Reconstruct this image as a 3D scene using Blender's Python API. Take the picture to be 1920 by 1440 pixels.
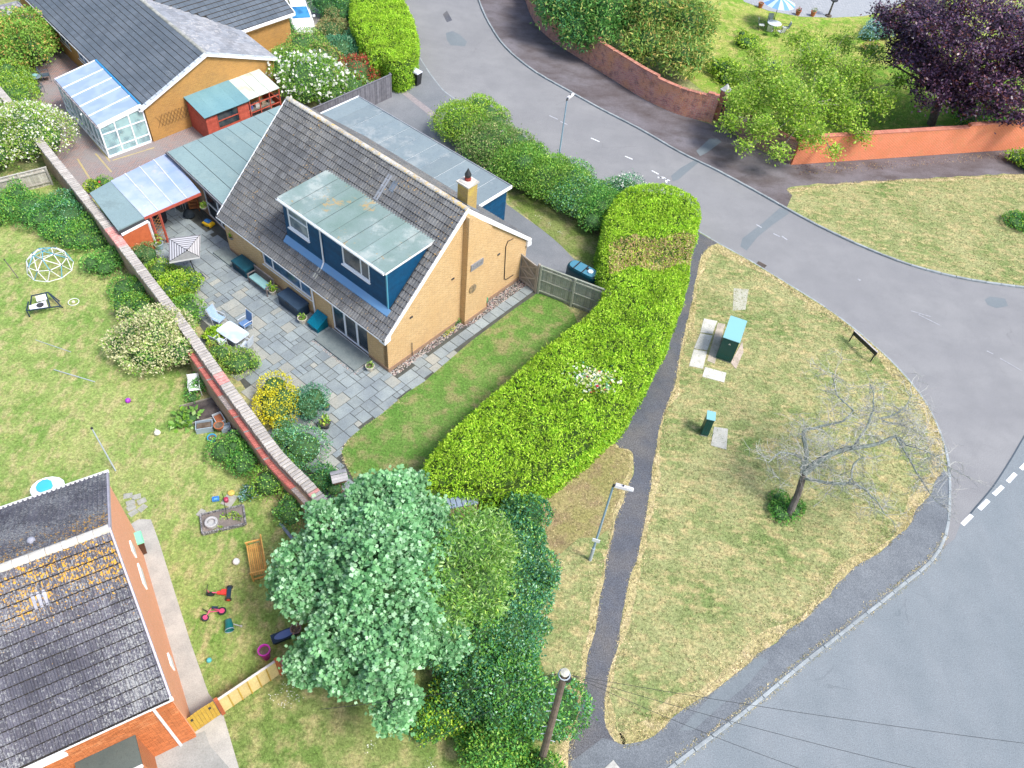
import bpy, math, random
import numpy as np
from mathutils import Vector, Matrix
from mathutils.geometry import tessellate_polygon
for o in list(bpy.data.objects): bpy.data.objects.remove(o)
SC = bpy.context.scene
COL = SC.collection
rng = np.random.default_rng(7)
random.seed(7)
V3 = lambda *a: np.array(a, float)
# ---------------------------------------------------------------- camera
CF, CTH, CROLL, CH = 1478.5, math.radians(48.9), math.radians(6.9), 30.0
_fw = V3(0, math.cos(CTH), -math.sin(CTH)); _r = V3(1, 0, 0); _u = np.cross(_r, _fw)
CR = math.cos(CROLL)*_r + math.sin(CROLL)*_u; CU = -math.sin(CROLL)*_r + math.cos(CROLL)*_u
cam = bpy.data.cameras.new('camera'); camo = bpy.data.objects.new('camera', cam); COL.objects.link(camo)
cam.sensor_width = 36; cam.lens = 36*CF/1920; cam.clip_end = 1500; cam.clip_start = 0.3
camo.matrix_world = Matrix(((CR[0], CU[0], -_fw[0], 0), (CR[1], CU[1], -_fw[1], 0), (CR[2], CU[2], -_fw[2], CH), (0, 0, 0, 1)))
SC.camera = camo
# ---------------------------------------------------------------- light
wd = bpy.data.worlds.new('World'); SC.world = wd; wd.use_nodes = True
nt = wd.node_tree; bg = nt.nodes['Background']
sky = nt.nodes.new('ShaderNodeTexSky'); sky.sky_type = 'NISHITA'; sky.sun_disc = False
SUN_EL, SUN_AZ = math.radians(56), math.radians(117)      # azimuth clockwise from +Y
sky.sun_elevation = SUN_EL; sky.sun_rotation = SUN_AZ
sky.air_density = 1.0; sky.dust_density = 3.0; sky.ozone_density = 1.0
nt.links.new(sky.outputs[0], bg.inputs[0]); bg.inputs[1].default_value = 0.10
sun = bpy.data.lights.new('sun', 'SUN'); suno = bpy.data.objects.new('sun', sun); COL.objects.link(suno)
sun.energy = 1.5; sun.angle = math.radians(14); sun.color = (1.0, 0.96, 0.9)
sd = Vector((math.sin(SUN_AZ)*math.cos(SUN_EL), math.cos(SUN_AZ)*math.cos(SUN_EL), math.sin(SUN_EL)))
suno.rotation_euler = sd.to_track_quat('Z', 'Y').to_euler()
SC.view_settings.view_transform = 'Standard'; SC.view_settings.look = 'None'
SC.view_settings.gamma = 1; SC.view_settings.use_curve_mapping = False
SC.view_settings.exposure = 1.5
SC.render.engine = 'CYCLES'
SC.cycles.max_bounces = 6; SC.cycles.transparent_max_bounces = 8
# ---------------------------------------------------------------- geometry helpers
def G(px, py, z=0.0):
    d = (px-960)*CR-(py-720)*CU+CF*_fw
    t = (z-CH)/d[2]
    return np.array([0, 0, CH])+t*d
def G2(px, py, z=0.0): return G(px, py, z)[:2]
def PJ(P):
    v = np.asarray(P, float)-V3(0, 0, CH)
    w = v@_fw
    return 960+CF*(v@CR)/w, 720-CF*(v@CU)/w
class Frame:
    """local ground frame; x and y axes may be a few degrees off square"""
    def __init__(s, o, ax=0.0, ay=None):
        if ay is None: ay = ax+90
        s.o = np.array(o[:2], float); s.ax = ax; s.ay = ay
        a, b = math.radians(ax), math.radians(ay)
        s.x = V3(math.cos(a), math.sin(a)); s.y = V3(math.cos(b), math.sin(b))
        s.inv = np.linalg.inv(np.column_stack([s.x, s.y]))
        s.z = o[2] if len(o) > 2 else 0.0
    def __call__(s, P):
        P = np.atleast_2d(np.asarray(P, float))
        xy = s.o+P[:, :1]*s.x+P[:, 1:2]*s.y
        return np.column_stack([xy, P[:, 2]+s.z])
    def L(s, px, py, z=0.0):
        return s.inv@(G(px, py, z)[:2]-s.o)
def at(px, py, ang=0.0, z=0.0):
    g = G(px, py, z); return Frame((g[0], g[1], z), ang)
WORLD = Frame((0, 0), 0)
def tag(o, label=None, cat=None, group=None, kind=None):
    if label: o['label'] = label
    if cat: o['category'] = cat
    if group: o['group'] = group
    if kind: o['kind'] = kind
    return o
def thing(name, label, cat, loc, group=None):
    o = bpy.data.objects.new(name, None); COL.objects.link(o); o.empty_display_size = .2
    loc = list(loc) + [0.0]*(3-len(loc)); o.location = loc
    return tag(o, label, cat, group)
def wloc(o):
    p = np.zeros(3)
    while o is not None:
        p += np.array(o.location); o = o.parent
    return p
def mesh_np(name, v, faces, mats, midx=None, smooth=False):
    """faces: (N,k) array or list of lists"""
    me = bpy.data.meshes.new(name)
    v = np.asarray(v, np.float32)
    if isinstance(faces, np.ndarray):
        n, k = faces.shape
        me.vertices.add(len(v)); me.vertices.foreach_set('co', v.ravel())
        me.loops.add(n*k); me.loops.foreach_set('vertex_index', faces.astype(np.int32).ravel())
        me.polygons.add(n)
        me.polygons.foreach_set('loop_start', np.arange(0, n*k, k, dtype=np.int32))
        try: me.polygons.foreach_set('loop_total', np.full(n, k, np.int32))
        except Exception: pass
        me.update(calc_edges=True)
    else:
        me.from_pydata([tuple(map(float, p)) for p in v], [], faces)
        me.update()
    for m in (mats if isinstance(mats, (list, tuple)) else [mats]): me.materials.append(m)
    if midx is not None: me.polygons.foreach_set('material_index', np.asarray(midx, np.int32))
    me.polygons.foreach_set('use_smooth', np.full(len(me.polygons), bool(smooth)))
    me.update()
    return me
def link(name, me, parent=None, loc=(0, 0, 0), rot=None, kind=None):
    o = bpy.data.objects.new(name, me); COL.objects.link(o)
    if parent is not None: o.parent = parent
    o.location = loc
    if rot is not None: o.rotation_euler = rot
    if kind: o['kind'] = kind
    return o
class MB:
    def __init__(s, T=WORLD): s.T = T; s.v = []; s.f = []; s.m = []; s.n = 0; s.mi = 0
    def add(s, pts, faces, local=True):
        p = s.T(pts) if local else np.asarray(pts, float)
        s.v.append(p); b = s.n
        for f in faces: s.f.append([i+b for i in f]); s.m.append(s.mi)
        s.n += len(p); return s
    def box(s, x0, x1, y0, y1, z0, z1):
        return s.hexa([(x0, y0, z0), (x1, y0, z0), (x1, y1, z0), (x0, y1, z0), (x0, y0, z1), (x1, y0, z1), (x1, y1, z1), (x0, y1, z1)])
    def hexa(s, p):
        return s.add(p, [(3, 2, 1, 0), (4, 5, 6, 7), (0, 1, 5, 4), (1, 2, 6, 5), (2, 3, 7, 6), (3, 0, 4, 7)])
    def cbox(s, cx, cy, z0, w, d, h, b=0.0):
        """box centred in plan, optional chamfered top edge b"""
        if b <= 0: return s.box(cx-w/2, cx+w/2, cy-d/2, cy+d/2, z0, z0+h)
        r = [(w/2, d/2, z0), (w/2, d/2, z0+h-b), (w/2-b, d/2-b, z0+h)]
        P = []
        for a, c, z in r: P += [(cx-a, cy-c, z), (cx+a, cy-c, z), (cx+a, cy+c, z), (cx-a, cy+c, z)]
        F = [(3, 2, 1, 0), (8, 9, 10, 11)]
        for k in (0, 4):
            for i in range(4): F.append((k+i, k+(i+1) % 4, k+4+(i+1) % 4, k+4+i))
        return s.add(P, F)
    def plate(s, quad, t):
        """sloping slab: 4 pts of the top face (counter-clockwise from above), thickness t straight down"""
        q = [tuple(p) for p in quad]; lo = [(p[0], p[1], p[2]-t) for p in q]
        n = len(q)
        F = [tuple(range(n)), tuple(range(2*n-1, n-1, -1))]
        for i in range(n): j = (i+1) % n; F.append((i, n+i, n+j, j))
        return s.add(q+lo, F)
    def prism(s, poly, z0, z1):
        n = len(poly); A = sum(poly[i][0]*poly[(i+1) % n][1]-poly[(i+1) % n][0]*poly[i][1] for i in range(n))
        if A < 0: poly = poly[::-1]
        tris = tessellate_polygon([[Vector((p[0], p[1], 0)) for p in poly]])
        top = [(p[0], p[1], z1) for p in poly]; bot = [(p[0], p[1], z0) for p in poly]
        F = []
        for t in tris:
            a, b, c = t; P = poly
            cr = (P[b][0]-P[a][0])*(P[c][1]-P[a][1])-(P[b][1]-P[a][1])*(P[c][0]-P[a][0])
            F.append((a, b, c) if cr > 0 else (a, c, b))
            F.append((n+a, n+c, n+b) if cr > 0 else (n+a, n+b, n+c))
        for i in range(n): j = (i+1) % n; F.append((i, n+i, n+j, j))
        return s.add(top+bot, F)
    def wallpoly(s, pts, axis, a, b):
        """vertical slab: pts (u,z) polygon, along the y axis (axis='x': constant x from a to b) or along x (axis='y')"""
        n = len(pts)
        if axis == 'x': P = [(a, u, z) for u, z in pts]+[(b, u, z) for u, z in pts]
        else: P = [(u, a, z) for u, z in pts]+[(u, b, z) for u, z in pts]
        tris = tessellate_polygon([[Vector((p[0], p[1], 0)) for p in pts]])
        F = [tuple(t) for t in tris]+[tuple(n+i for i in t[::-1]) for t in tris]
        for i in range(n): j = (i+1) % n; F.append((i, j, n+j, n+i))
        return s.add(P, F)
    def tube(s, pts, r, n=6, cap=True, local=True):
        P = s.T(pts) if local else np.asarray(pts, float)
        m = len(P); r = [r]*m if np.isscalar(r) else list(r)
        ref = None; rings = []
        for i in range(m):
            d = P[min(i+1, m-1)]-P[max(i-1, 0)]; L = np.linalg.norm(d); d = d/L if L > 1e-9 else V3(0, 0, 1)
            if ref is None: ref = V3(1, 0, 0) if abs(d[0]) < .8 else V3(0, 1, 0)
            a = np.cross(d, ref); a /= np.linalg.norm(a)+1e-9; b = np.cross(d, a); ref = -b if abs(np.dot(b, d)) < .9 else ref
            ref = np.cross(a, d)
            an = np.arange(n)*2*math.pi/n
            rings.append(P[i]+r[i]*(np.cos(an)[:, None]*a+np.sin(an)[:, None]*b))
        F = []
        for i in range(m-1):
            for k in range(n): F.append((i*n+k, i*n+(k+1) % n, (i+1)*n+(k+1) % n, (i+1)*n+k))
        if cap: F += [tuple(range(n))[::-1], tuple((m-1)*n+k for k in range(n))]
        return s.add(np.vstack(rings), F, local=False)
    def bar(s, p, q, w, h=None):
        """rectangular bar between two local points; w sideways, h up"""
        h = h or w; P, Q = s.T([p, q]); d = Q-P; d /= np.linalg.norm(d)
        up = V3(0, 0, 1) if abs(d[2]) < .95 else V3(0, 1, 0)
        a = np.cross(d, up); a /= np.linalg.norm(a); b = np.cross(a, d)
        c = [(-1, -1), (1, -1), (1, 1), (-1, 1)]
        pts = [P+a*w/2*i+b*h/2*j for i, j in c]+[Q+a*w/2*i+b*h/2*j for i, j in c]
        return s.add(pts, [(0, 3, 2, 1), (4, 5, 6, 7), (0, 1, 5, 4), (1, 2, 6, 5), (2, 3, 7, 6), (3, 0, 4, 7)], local=False)
    def lathe(s, cx, cy, prof, n=14, cap=True, rx=1, ry=1):
        P = []; m = len(prof)
        for r, z in prof:
            for k in range(n): a = k*2*math.pi/n; P.append((cx+r*rx*math.cos(a), cy+r*ry*math.sin(a), z))
        F = []
        for i in range(m-1):
            for k in range(n): F.append((i*n+k, i*n+(k+1) % n, (i+1)*n+(k+1) % n, (i+1)*n+k))
        if cap: F += [tuple(range(n))[::-1], tuple((m-1)*n+k for k in range(n))]
        return s.add(P, F)
    def ball(s, c, r, n=10, m=7, sz=1):
        return s.lathe(c[0], c[1], [(max(.001, r*math.sin(math.pi*i/m)), c[2]-r*sz*math.cos(math.pi*i/m)) for i in range(m+1)], n)
    def disc(s, cx, cy, z, r, n=14):
        return s.add([(cx+r*math.cos(k*2*math.pi/n), cy+r*math.sin(k*2*math.pi/n), z) for k in range(n)], [tuple(range(n))])
    def build(s, name, mats, parent=None, kind=None, smooth=False, label=None):
        v = np.vstack(s.v); off = wloc(parent) if parent is not None else np.zeros(3)
        me = mesh_np(name, v-off, s.f, mats, s.m, smooth)
        o = link(name, me, parent, kind=kind)
        if label: o['label'] = label
        return o
    def solo(s, name, mats, label, cat, group=None, kind=None, smooth=False):
        """one-mesh thing with its origin at the base"""
        v = np.vstack(s.v); c = (v.min(0)+v.max(0))/2; c[2] = v[:, 2].min()
        me = mesh_np(name, v-c, s.f, mats, s.m, smooth)
        o = link(name, me, None, tuple(c)); return tag(o, label, cat, group, kind)
def sheet(name, poly, z, m, parent=None, th=0.0, kind='structure'):
    b = MB()
    if th > 0: b.prism([tuple(p[:2]) for p in poly], z-th, z)
    else:
        P = [tuple(p[:2]) for p in poly]; n = len(P)
        tris = tessellate_polygon([[Vector((p[0], p[1], 0)) for p in P]])
        F = []
        for a, c, d in tris:
            cr = (P[c][0]-P[a][0])*(P[d][1]-P[a][1])-(P[c][1]-P[a][1])*(P[d][0]-P[a][0])
            F.append((a, c, d) if cr > 0 else (a, d, c))
        b.add([(p[0], p[1], z) for p in P], F)
    o = b.build(name, m, parent)
    if parent is None and kind: o['kind'] = kind
    return o
def pxpoly(pts, z=0.0): return [tuple(G2(x, y, z)) for x, y in pts]
def smooth_line(P, step=0.5):
    """Catmull-Rom through 2-D/3-D points"""
    P = [np.array(p, float) for p in P]; out = []
    for i in range(len(P)-1):
        p0 = P[max(i-1, 0)]; p1 = P[i]; p2 = P[i+1]; p3 = P[min(i+2, len(P)-1)]
        n = max(1, int(np.linalg.norm(p2-p1)/step))
        for k in range(n):
            t = k/n
            out.append(.5*((2*p1)+(-p0+p2)*t+(2*p0-5*p1+4*p2-p3)*t*t+(-p0+3*p1-3*p2+p3)*t**3))
    out.append(P[-1]); return out
def arclen(P):
    P = np.array(P); d = np.r_[0, np.cumsum(np.linalg.norm(np.diff(P, axis=0), axis=1))]; return P, d
def along(P, d, s):
    x = np.array([np.interp(s, d, P[:, k]) for k in range(P.shape[1])]); return x
def offset_line(P, w):
    P = np.array(P); t = np.gradient(P, axis=0); t /= np.linalg.norm(t, axis=1)[:, None]+1e-9
    return P+np.column_stack([-t[:, 1], t[:, 0]])*w
def inpoly(pts, poly):
    x, y = pts[:, 0], pts[:, 1]; c = np.zeros(len(pts), bool); n = len(poly); j = n-1
    for i in range(n):
        xi, yi = poly[i][:2]; xj, yj = poly[j][:2]
        if yi != yj: c ^= ((yi > y) != (yj > y)) & (x < (xj-xi)*(y-yi)/(yj-yi)+xi)
        j = i
    return c
def polydist(pts, poly):
    d = np.full(len(pts), 1e9); n = len(poly)
    for i in range(n):
        a = np.array(poly[i][:2]); b = np.array(poly[(i+1) % n][:2]); ab = b-a
        t = np.clip(((pts-a)@ab)/(ab@ab+1e-12), 0, 1)
        d = np.minimum(d, np.linalg.norm(pts-(a+t[:, None]*ab), axis=1))
    return d
def randin(poly, n):
    P = np.array([p[:2] for p in poly]); lo, hi = P.min(0), P.max(0)
    out = []; got = 0
    while got < n:
        q = lo+rng.random((int(n*1.5)+50, 2))*(hi-lo); q = q[inpoly(q, poly)]
        out.append(q); got += len(q)
        if len(q) == 0: break
    return np.vstack(out)[:n]
def euler_of(ex, ey, ez):
    return Matrix(((ex[0], ey[0], ez[0]), (ex[1], ey[1], ez[1]), (ex[2], ey[2], ez[2]))).to_euler()
def pieces(name, parent, meshes, tr, limit=300, fieldname=None):
    """tr: list of (pos, ex, ey, ez[, mesh index]) world; the nearest `limit` become child objects, the rest one stuff part"""
    off = wloc(parent)
    def key(t):
        p = t[0]; x, y = PJ(p); pen = 0 if (-40 < x < 1960 and -40 < y < 1480) else 1000
        return pen+np.linalg.norm(p-V3(0, 0, CH))
    tr = sorted(tr, key=key)
    for t in tr[:limit]:
        k = t[4] if len(t) > 4 else random.randrange(len(meshes))
        o = link(name, meshes[k], parent, tuple(t[0]-off))
        ex, ey, ez = t[1:4]
        sx, sy, sz = (np.linalg.norm(e) for e in (ex, ey, ez))
        o.rotation_euler = euler_of(ex/sx, ey/sy, ez/sz); o.scale = (sx, sy, sz)
    rest = tr[limit:]
    if rest:
        vs = []; fs = []; ms = []; n = 0; cache = {}
        for t in rest:
            k = t[4] if len(t) > 4 else random.randrange(len(meshes))
            if k not in cache:
                me = meshes[k]; a = np.zeros(len(me.vertices)*3); me.vertices.foreach_get('co', a)
                cache[k] = (a.reshape(-1, 3), [list(p.vertices) for p in me.polygons], [p.material_index for p in me.polygons])
            a, f, mi = cache[k]
            B = np.column_stack(t[1:4]); vs.append(a@B.T+t[0]-off)
            fs += [[i+n for i in q] for q in f]; ms += mi; n += len(a)
        me = mesh_np(name, np.vstack(vs), fs, [m for m in meshes[0].materials], ms)
        link(fieldname or name+'s', me, parent, kind='stuff')
def box_mesh(name, w, d, h, m, b=0.0, jitter=0.0, z0=0.0):
    q = MB(); q.cbox(0, 0, z0, w, d, h, b)
    v = np.vstack(q.v)
    if jitter: v = v+rng.normal(0, jitter, v.shape)
    return mesh_np(name, v, q.f, m)
# ---------------------------------------------------------------- materials
class NT:
    def __init__(s, name):
        s.m = bpy.data.materials.new(name); s.m.use_nodes = True; s.t = s.m.node_tree
        s.b = s.t.nodes['Principled BSDF']; s._pos = None
    def n(s, typ, **kw):
        q = s.t.nodes.new('ShaderNode'+typ)
        for k, v in kw.items(): setattr(q, k, v)
        return q
    def l(s, a, b): s.t.links.new(a, b)
    def pos(s):
        if s._pos is None: s._pos = s.n('NewGeometry').outputs['Position']
        return s._pos
    def noise(s, scale, detail=3, rough=.55, vec=None, out=0, stretch=None):
        q = s.n('TexNoise'); q.inputs['Scale'].default_value = scale; q.inputs['Detail'].default_value = detail
        q.inputs['Roughness'].default_value = rough
        v = vec or s.pos()
        if stretch:
            mp = s.n('Mapping'); mp.inputs['Scale'].default_value = stretch[:3]
            if len(stretch) > 3: mp.inputs['Rotation'].default_value = (0, 0, stretch[3])
            s.l(v, mp.inputs[0]); v = mp.outputs[0]
        s.l(v, q.inputs['Vector']); return q.outputs[out]
    def ramp(s, fac, stops):
        q = s.n('ValToRGB'); e = q.color_ramp.elements
        while len(e) < len(stops): e.new(.5)
        for i, (p, c) in enumerate(stops):
            e[i].position = p; e[i].color = (c, c, c, 1) if np.isscalar(c) else (*c, 1)
        s.l(fac, q.inputs[0]); return q.outputs[0]
    def mix(s, fac, a, b, mode='MIX'):
        q = s.n('Mix', data_type='RGBA', blend_type=mode)
        for v, i in ((fac, 0), (a, 6), (b, 7)):
            if hasattr(v, 'links') or hasattr(v, 'is_output'): s.l(v, q.inputs[i])
            elif i == 0: q.inputs[0].default_value = v
            else: q.inputs[i].default_value = (v, v, v, 1) if np.isscalar(v) else (*v, 1)
        return q.outputs[2]
    def math(s, op, a, b=0.0, c=None):
        q = s.n('Math', operation=op)
        for i, v in enumerate((a, b) if c is None else (a, b, c)):
            if hasattr(v, 'is_output'): s.l(v, q.inputs[i])
            else: q.inputs[i].default_value = v
        return q.outputs[0]
    def rand(s):
        a = s.n('ObjectInfo').outputs['Random']; g = s.n('NewGeometry').outputs['Random Per Island']
        return s.math('FRACT', s.math('ADD', a, g))
    def bump(s, h, strength=.5, dist=.02):
        q = s.n('Bump'); q.inputs['Strength'].default_value = strength; q.inputs['Distance'].default_value = dist
        s.l(h, q.inputs['Height']); s.l(q.outputs[0], s.b.inputs['Normal'])
    def fin(s, col, rough=.8, spec=.3, metal=0.0):
        if hasattr(col, 'is_output'): s.l(col, s.b.inputs['Base Color'])
        else: s.b.inputs['Base Color'].default_value = (*col, 1)
        s.b.inputs['Roughness'].default_value = rough; s.b.inputs['Specular IOR Level'].default_value = spec
        s.b.inputs['Metallic'].default_value = metal
        return s.m
def sc(c, k): return tuple(min(1, x*k) for x in c)
def M(name, c, c2=None, rough=.75, var=.18, scale=2.5, fine=25, bump=.25, spec=.3, metal=0.0, dist=.006):
    """generic worn surface: two tones by noise, fine speckle, per-piece brightness"""
    t = NT(name); c2 = c2 or sc(c, .72)
    col = t.mix(t.ramp(t.noise(scale, 4), [(.35, 0.), (.65, 1.)]), c, c2)
    r = t.rand(); col = t.mix(1.0, col, t.ramp(r, [(0, 1-var), (1, 1+var)]), 'MULTIPLY') if var else col
    f = t.noise(fine, 3); col = t.mix(1.0, col, t.ramp(f, [(.3, .82), (.7, 1.12)]), 'MULTIPLY')
    if bump: t.bump(f, bump, dist)
    return t.fin(col, rough, spec, metal)
def paint(name, c, rough=.45, var=0.0, spec=.4, dirt=.12):
    t = NT(name); f = t.noise(3, 4)
    col = t.mix(t.ramp(f, [(.45, 0.), (.8, dirt)]), c, sc((.25, .24, .2), 1.0))
    if var: col = t.mix(1.0, col, t.ramp(t.rand(), [(0, 1-var), (1, 1+var)]), 'MULTIPLY')
    return t.fin(col, rough, spec)
def leafmat(name, c, c2, c3=None, p3=.12, rough=.5, transl=.25, spec=.25):
    """leaf colour varied leaf by leaf, slightly translucent"""
    t = NT(name); r = t.rand()
    stops = [(0, c), (.8, c2)] if c3 is None else [(0, c), (1-p3-.02, c2), (1-p3, c3)]
    col = t.ramp(r, stops)
    col = t.mix(1.0, col, t.ramp(t.noise(.9, 3), [(.3, .75), (.7, 1.22)]), 'MULTIPLY')
    t.fin(col, rough, spec)
    tr = t.n('BsdfTranslucent'); t.l(col, tr.inputs[0])
    mx = t.n('MixShader'); mx.inputs[0].default_value = transl
    out = t.t.nodes['Material Output']
    t.l(t.b.outputs[0], mx.inputs[1]); t.l(tr.outputs[0], mx.inputs[2]); t.l(mx.outputs[0], out.inputs[0])
    return t.m
def grassmat(name, green, pale, tan, bias=.5, streak=None, blade=False):
    t = NT(name)
    big = t.noise(.35, 5, .6); mid = t.noise(1.6, 5, .65); st = t.noise(1.1, 4, .6, stretch=streak or (1, 1, 1))
    a = t.mix(t.ramp(big, [(bias-.14, 0.), (bias+.14, 1.)]), green, pale)
    a = t.mix(t.ramp(t.math('MULTIPLY', mid, st), [(.22, 0.), (.36, .85)]), a, tan)
    a = t.mix(t.ramp(t.noise(5, 3), [(.55, 0.), (.75, .5)]), a, sc(green, .6))
    f = t.noise(38, 4, .75)
    a = t.mix(1.0, a, t.ramp(f, [(.28, .5), (.72, 1.45)]), 'MULTIPLY')
    a = t.mix(1.0, a, t.ramp(t.noise(9, 5, .8), [(.36, .6), (.62, 1.28)]), 'MULTIPLY')
    if blade: a = t.mix(1.0, a, t.ramp(t.rand(), [(0, .72), (1, 1.45)]), 'MULTIPLY')
    else: t.bump(t.noise(22, 4, .8), .9, .04)
    return t.fin(a, .95, .1)
def asphaltmat(name, c, c2, stain=None, sp=.5, streak=None, ps=None):
    t = NT(name)
    a = t.mix(t.ramp(t.noise(.22, 5, .6, stretch=streak or (1, 1, 1)), [(.35, 0.), (.65, 1.)]), c, c2)
    a = t.mix(t.ramp(t.noise(1.3, 5, .7), [(.5, 0.), (.78, .22)]), a, sc(c, .6))
    if stain: a = t.mix(t.ramp(t.noise(.55, 5, .6, stretch=ps or (1, 1, 1)), [(.42, 0.), (.72, .7)]), a, stain)
    g = t.noise(26, 5, .85)
    a = t.mix(1.0, a, t.ramp(g, [(.3, 1-sp*1.1), (.5, 1.0), (.72, 1+sp*1.4)]), 'MULTIPLY')
    v = t.n('TexVoronoi'); v.inputs['Scale'].default_value = 14; t.l(t.pos(), v.inputs['Vector'])
    a = t.mix(t.ramp(v.outputs['Distance'], [(.05, .45), (.11, 0.)]), a, sc(c2, 1.7))
    cr = t.n('TexVoronoi', feature='DISTANCE_TO_EDGE'); cr.inputs['Scale'].default_value = .33
    w = t.mix(.35, t.pos(), t.noise(1.2, 3, out=1)); t.l(w, cr.inputs['Vector'])
    brk = t.ramp(t.noise(.4, 2), [(.58, 0.), (.66, .5)])
    a = t.mix(t.math('MULTIPLY', t.ramp(cr.outputs['Distance'], [(.0, .7), (.005, 0.)]), brk), a, sc(c, .35))
    t.bump(g, .35, .01)
    return t.fin(a, .9, .2)
def brickmat(name, fr, c1, c2, mortar, bw=.225, bh=.075, var=None, dirt=None, bumps=.5, ms=.01):
    """coursed brick, laid out along the walls of frame fr"""
    t = NT(name); ge = t.n('NewGeometry'); P = ge.outputs['Position']; N = ge.outputs['Normal']
    def dot(v, d):
        q = t.n('VectorMath', operation='DOT_PRODUCT'); t.l(v, q.inputs[0]); q.inputs[1].default_value = (d[0], d[1], 0); return q.outputs['Value']
    nx = t.math('GREATER_THAN', t.math('ABSOLUTE', dot(N, fr.x)), .7)
    u = t.math('ADD', t.math('MULTIPLY', dot(P, fr.y), nx), t.math('MULTIPLY', dot(P, fr.x), t.math('SUBTRACT', 1.0, nx)))
    sep = t.n('SeparateXYZ'); t.l(P, sep.inputs[0])
    cb = t.n('CombineXYZ'); t.l(u, cb.inputs[0]); t.l(sep.outputs[2], cb.inputs[1])
    br = t.n('TexBrick'); t.l(cb.outputs[0], br.inputs['Vector'])
    br.inputs['Scale'].default_value = 1; br.inputs['Mortar Size'].default_value = ms; br.inputs['Mortar Smooth'].default_value = .3
    br.inputs['Brick Width'].default_value = bw; br.inputs['Row Height'].default_value = bh; br.inputs['Bias'].default_value = 0
    br.inputs['Color1'].default_value = (*c1, 1); br.inputs['Color2'].default_value = (*c2, 1); br.inputs['Mortar'].default_value = (*mortar, 1)
    a = br.outputs['Color']
    if var: a = t.mix(t.ramp(t.noise(.8, 4), [(.4, 0.), (.7, .6)]), a, var)
    if dirt: a = t.mix(t.ramp(t.noise(2.2, 5, .7), [(.5, 0.), (.7, .75)]), a, dirt)
    a = t.mix(1.0, a, t.ramp(t.noise(20, 3), [(.3, .85), (.7, 1.12)]), 'MULTIPLY')
    t.bump(t.math('SUBTRACT', 1.0, br.outputs['Fac']), bumps, .012)
    return t.fin(a, .85, .2)
def tilemat(name, c, c2, lichen, moss, amt=.5, amt2=.3, spot=9, orange=None, oa=.58, oz=None, tv=.2):
    t = NT(name)
    a = t.mix(t.ramp(t.noise(.6, 4), [(.4, 0.), (.65, 1.)]), c, c2)
    a = t.mix(1.0, a, t.ramp(t.rand(), [(0, 1-tv), (1, 1+tv)]), 'MULTIPLY')
    zone = t.noise(.45, 3)
    sp = t.noise(spot, 5, .85)
    a = t.mix(t.ramp(t.math('ADD', sp, t.math('MULTIPLY', zone, .35)), [(.76-amt*.1, 0.), (.82-amt*.1, .85)]), a, lichen)
    sp2 = t.noise(spot*1.9, 4, .8)
    a = t.mix(t.ramp(sp2, [(.6-amt2*.1, 0.), (.68-amt2*.1, .8)]), a, moss)
    if orange:
        sp3 = t.noise(spot*.75, 3, .7, vec=None, stretch=(1.01, .97, 1.3))
        g_ = t.math('ADD', sp3, t.math('MULTIPLY', t.noise(.5, 2, stretch=(1.3, 1.1, 1)), .3))
        if oz:
            s_ = t.n('SeparateXYZ'); t.l(t.pos(), s_.inputs[0]); mr = t.n('MapRange'); t.l(s_.outputs[2], mr.inputs[0]); mr.inputs[1].default_value = oz[0]; mr.inputs[2].default_value = oz[1]; mr.inputs[3].default_value = -.16; mr.inputs[4].default_value = .045
            g_ = t.math('ADD', g_, mr.outputs[0])
        a = t.mix(t.ramp(g_, [(oa+.15, 0.), (oa+.19, .95)]), a, orange)
    t.bump(sp, .5, .012)
    return t.fin(a, .9, .2)
def feltmat(name, c, c2, blot=None, amt=.5, rust=None):
    t = NT(name)
    a = t.mix(t.ramp(t.noise(.5, 5, .65), [(.35, 0.), (.65, 1.)]), c, c2)
    a = t.mix(1.0, a, t.ramp(t.rand(), [(0, .93), (1, 1.07)]), 'MULTIPLY')
    if blot:
        a = t.mix(t.ramp(t.math('MULTIPLY', t.noise(1.4, 6, .75), t.noise(.5, 2)), [(.27, 0.), (.36, amt)]), a, blot)
    if rust: a = t.mix(t.ramp(t.math('MULTIPLY', t.noise(4.5, 5, .8), t.noise(.8, 2, stretch=(1.2, .9, 1))), [(.36, 0.), (.40, .75)]), a, rust)
    f = t.noise(40, 3, .8); a = t.mix(1.0, a, t.ramp(f, [(.3, .82), (.7, 1.15)]), 'MULTIPLY')
    a = t.mix(t.ramp(t.noise(8, 5, .8), [(.52, 0.), (.7, .45)]), a, sc(c, .55))
    t.bump(t.noise(3, 5), .25, .02)
    return t.fin(a, .85, .2)
def glassmat(name, c, alpha=1.0, rough=.05, spec=.7, blot=None):
    t = NT(name)
    col = t.mix(t.ramp(t.noise(1.2, 2), [(.4, 0.), (.6, 1.)]), c, blot or sc(c, 1.9))
    t.fin(col, rough, spec); t.b.inputs['Alpha'].default_value = alpha
    return t.m
white = paint('white_pvc', (.8, .82, .84), .35, spec=.4, dirt=.1)
black = paint('black_paint', (.018, .02, .024), .5)
dkgrey = M('dark_grey', (.05, .055, .06), var=.1)
greymetal = paint('galvanised_grey', (.36, .42, .47), .4, spec=.5)
win_dark = glassmat('window_glass', (.015, .03, .045), blot=(.07, .08, .09))
win_blue = glassmat('window_glass_sky', (.03, .08, .14), blot=(.1, .2, .32))
earth = M('soil', (.09, .065, .045), (.16, .13, .1), rough=.95, var=0, scale=3, bump=.9, dist=.04)
timber = M('weathered_timber', (.3, .27, .23), (.2, .19, .17), scale=4, fine=30)
timber_dark = M('dark_timber', (.14, .115, .095), (.09, .075, .06))
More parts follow.
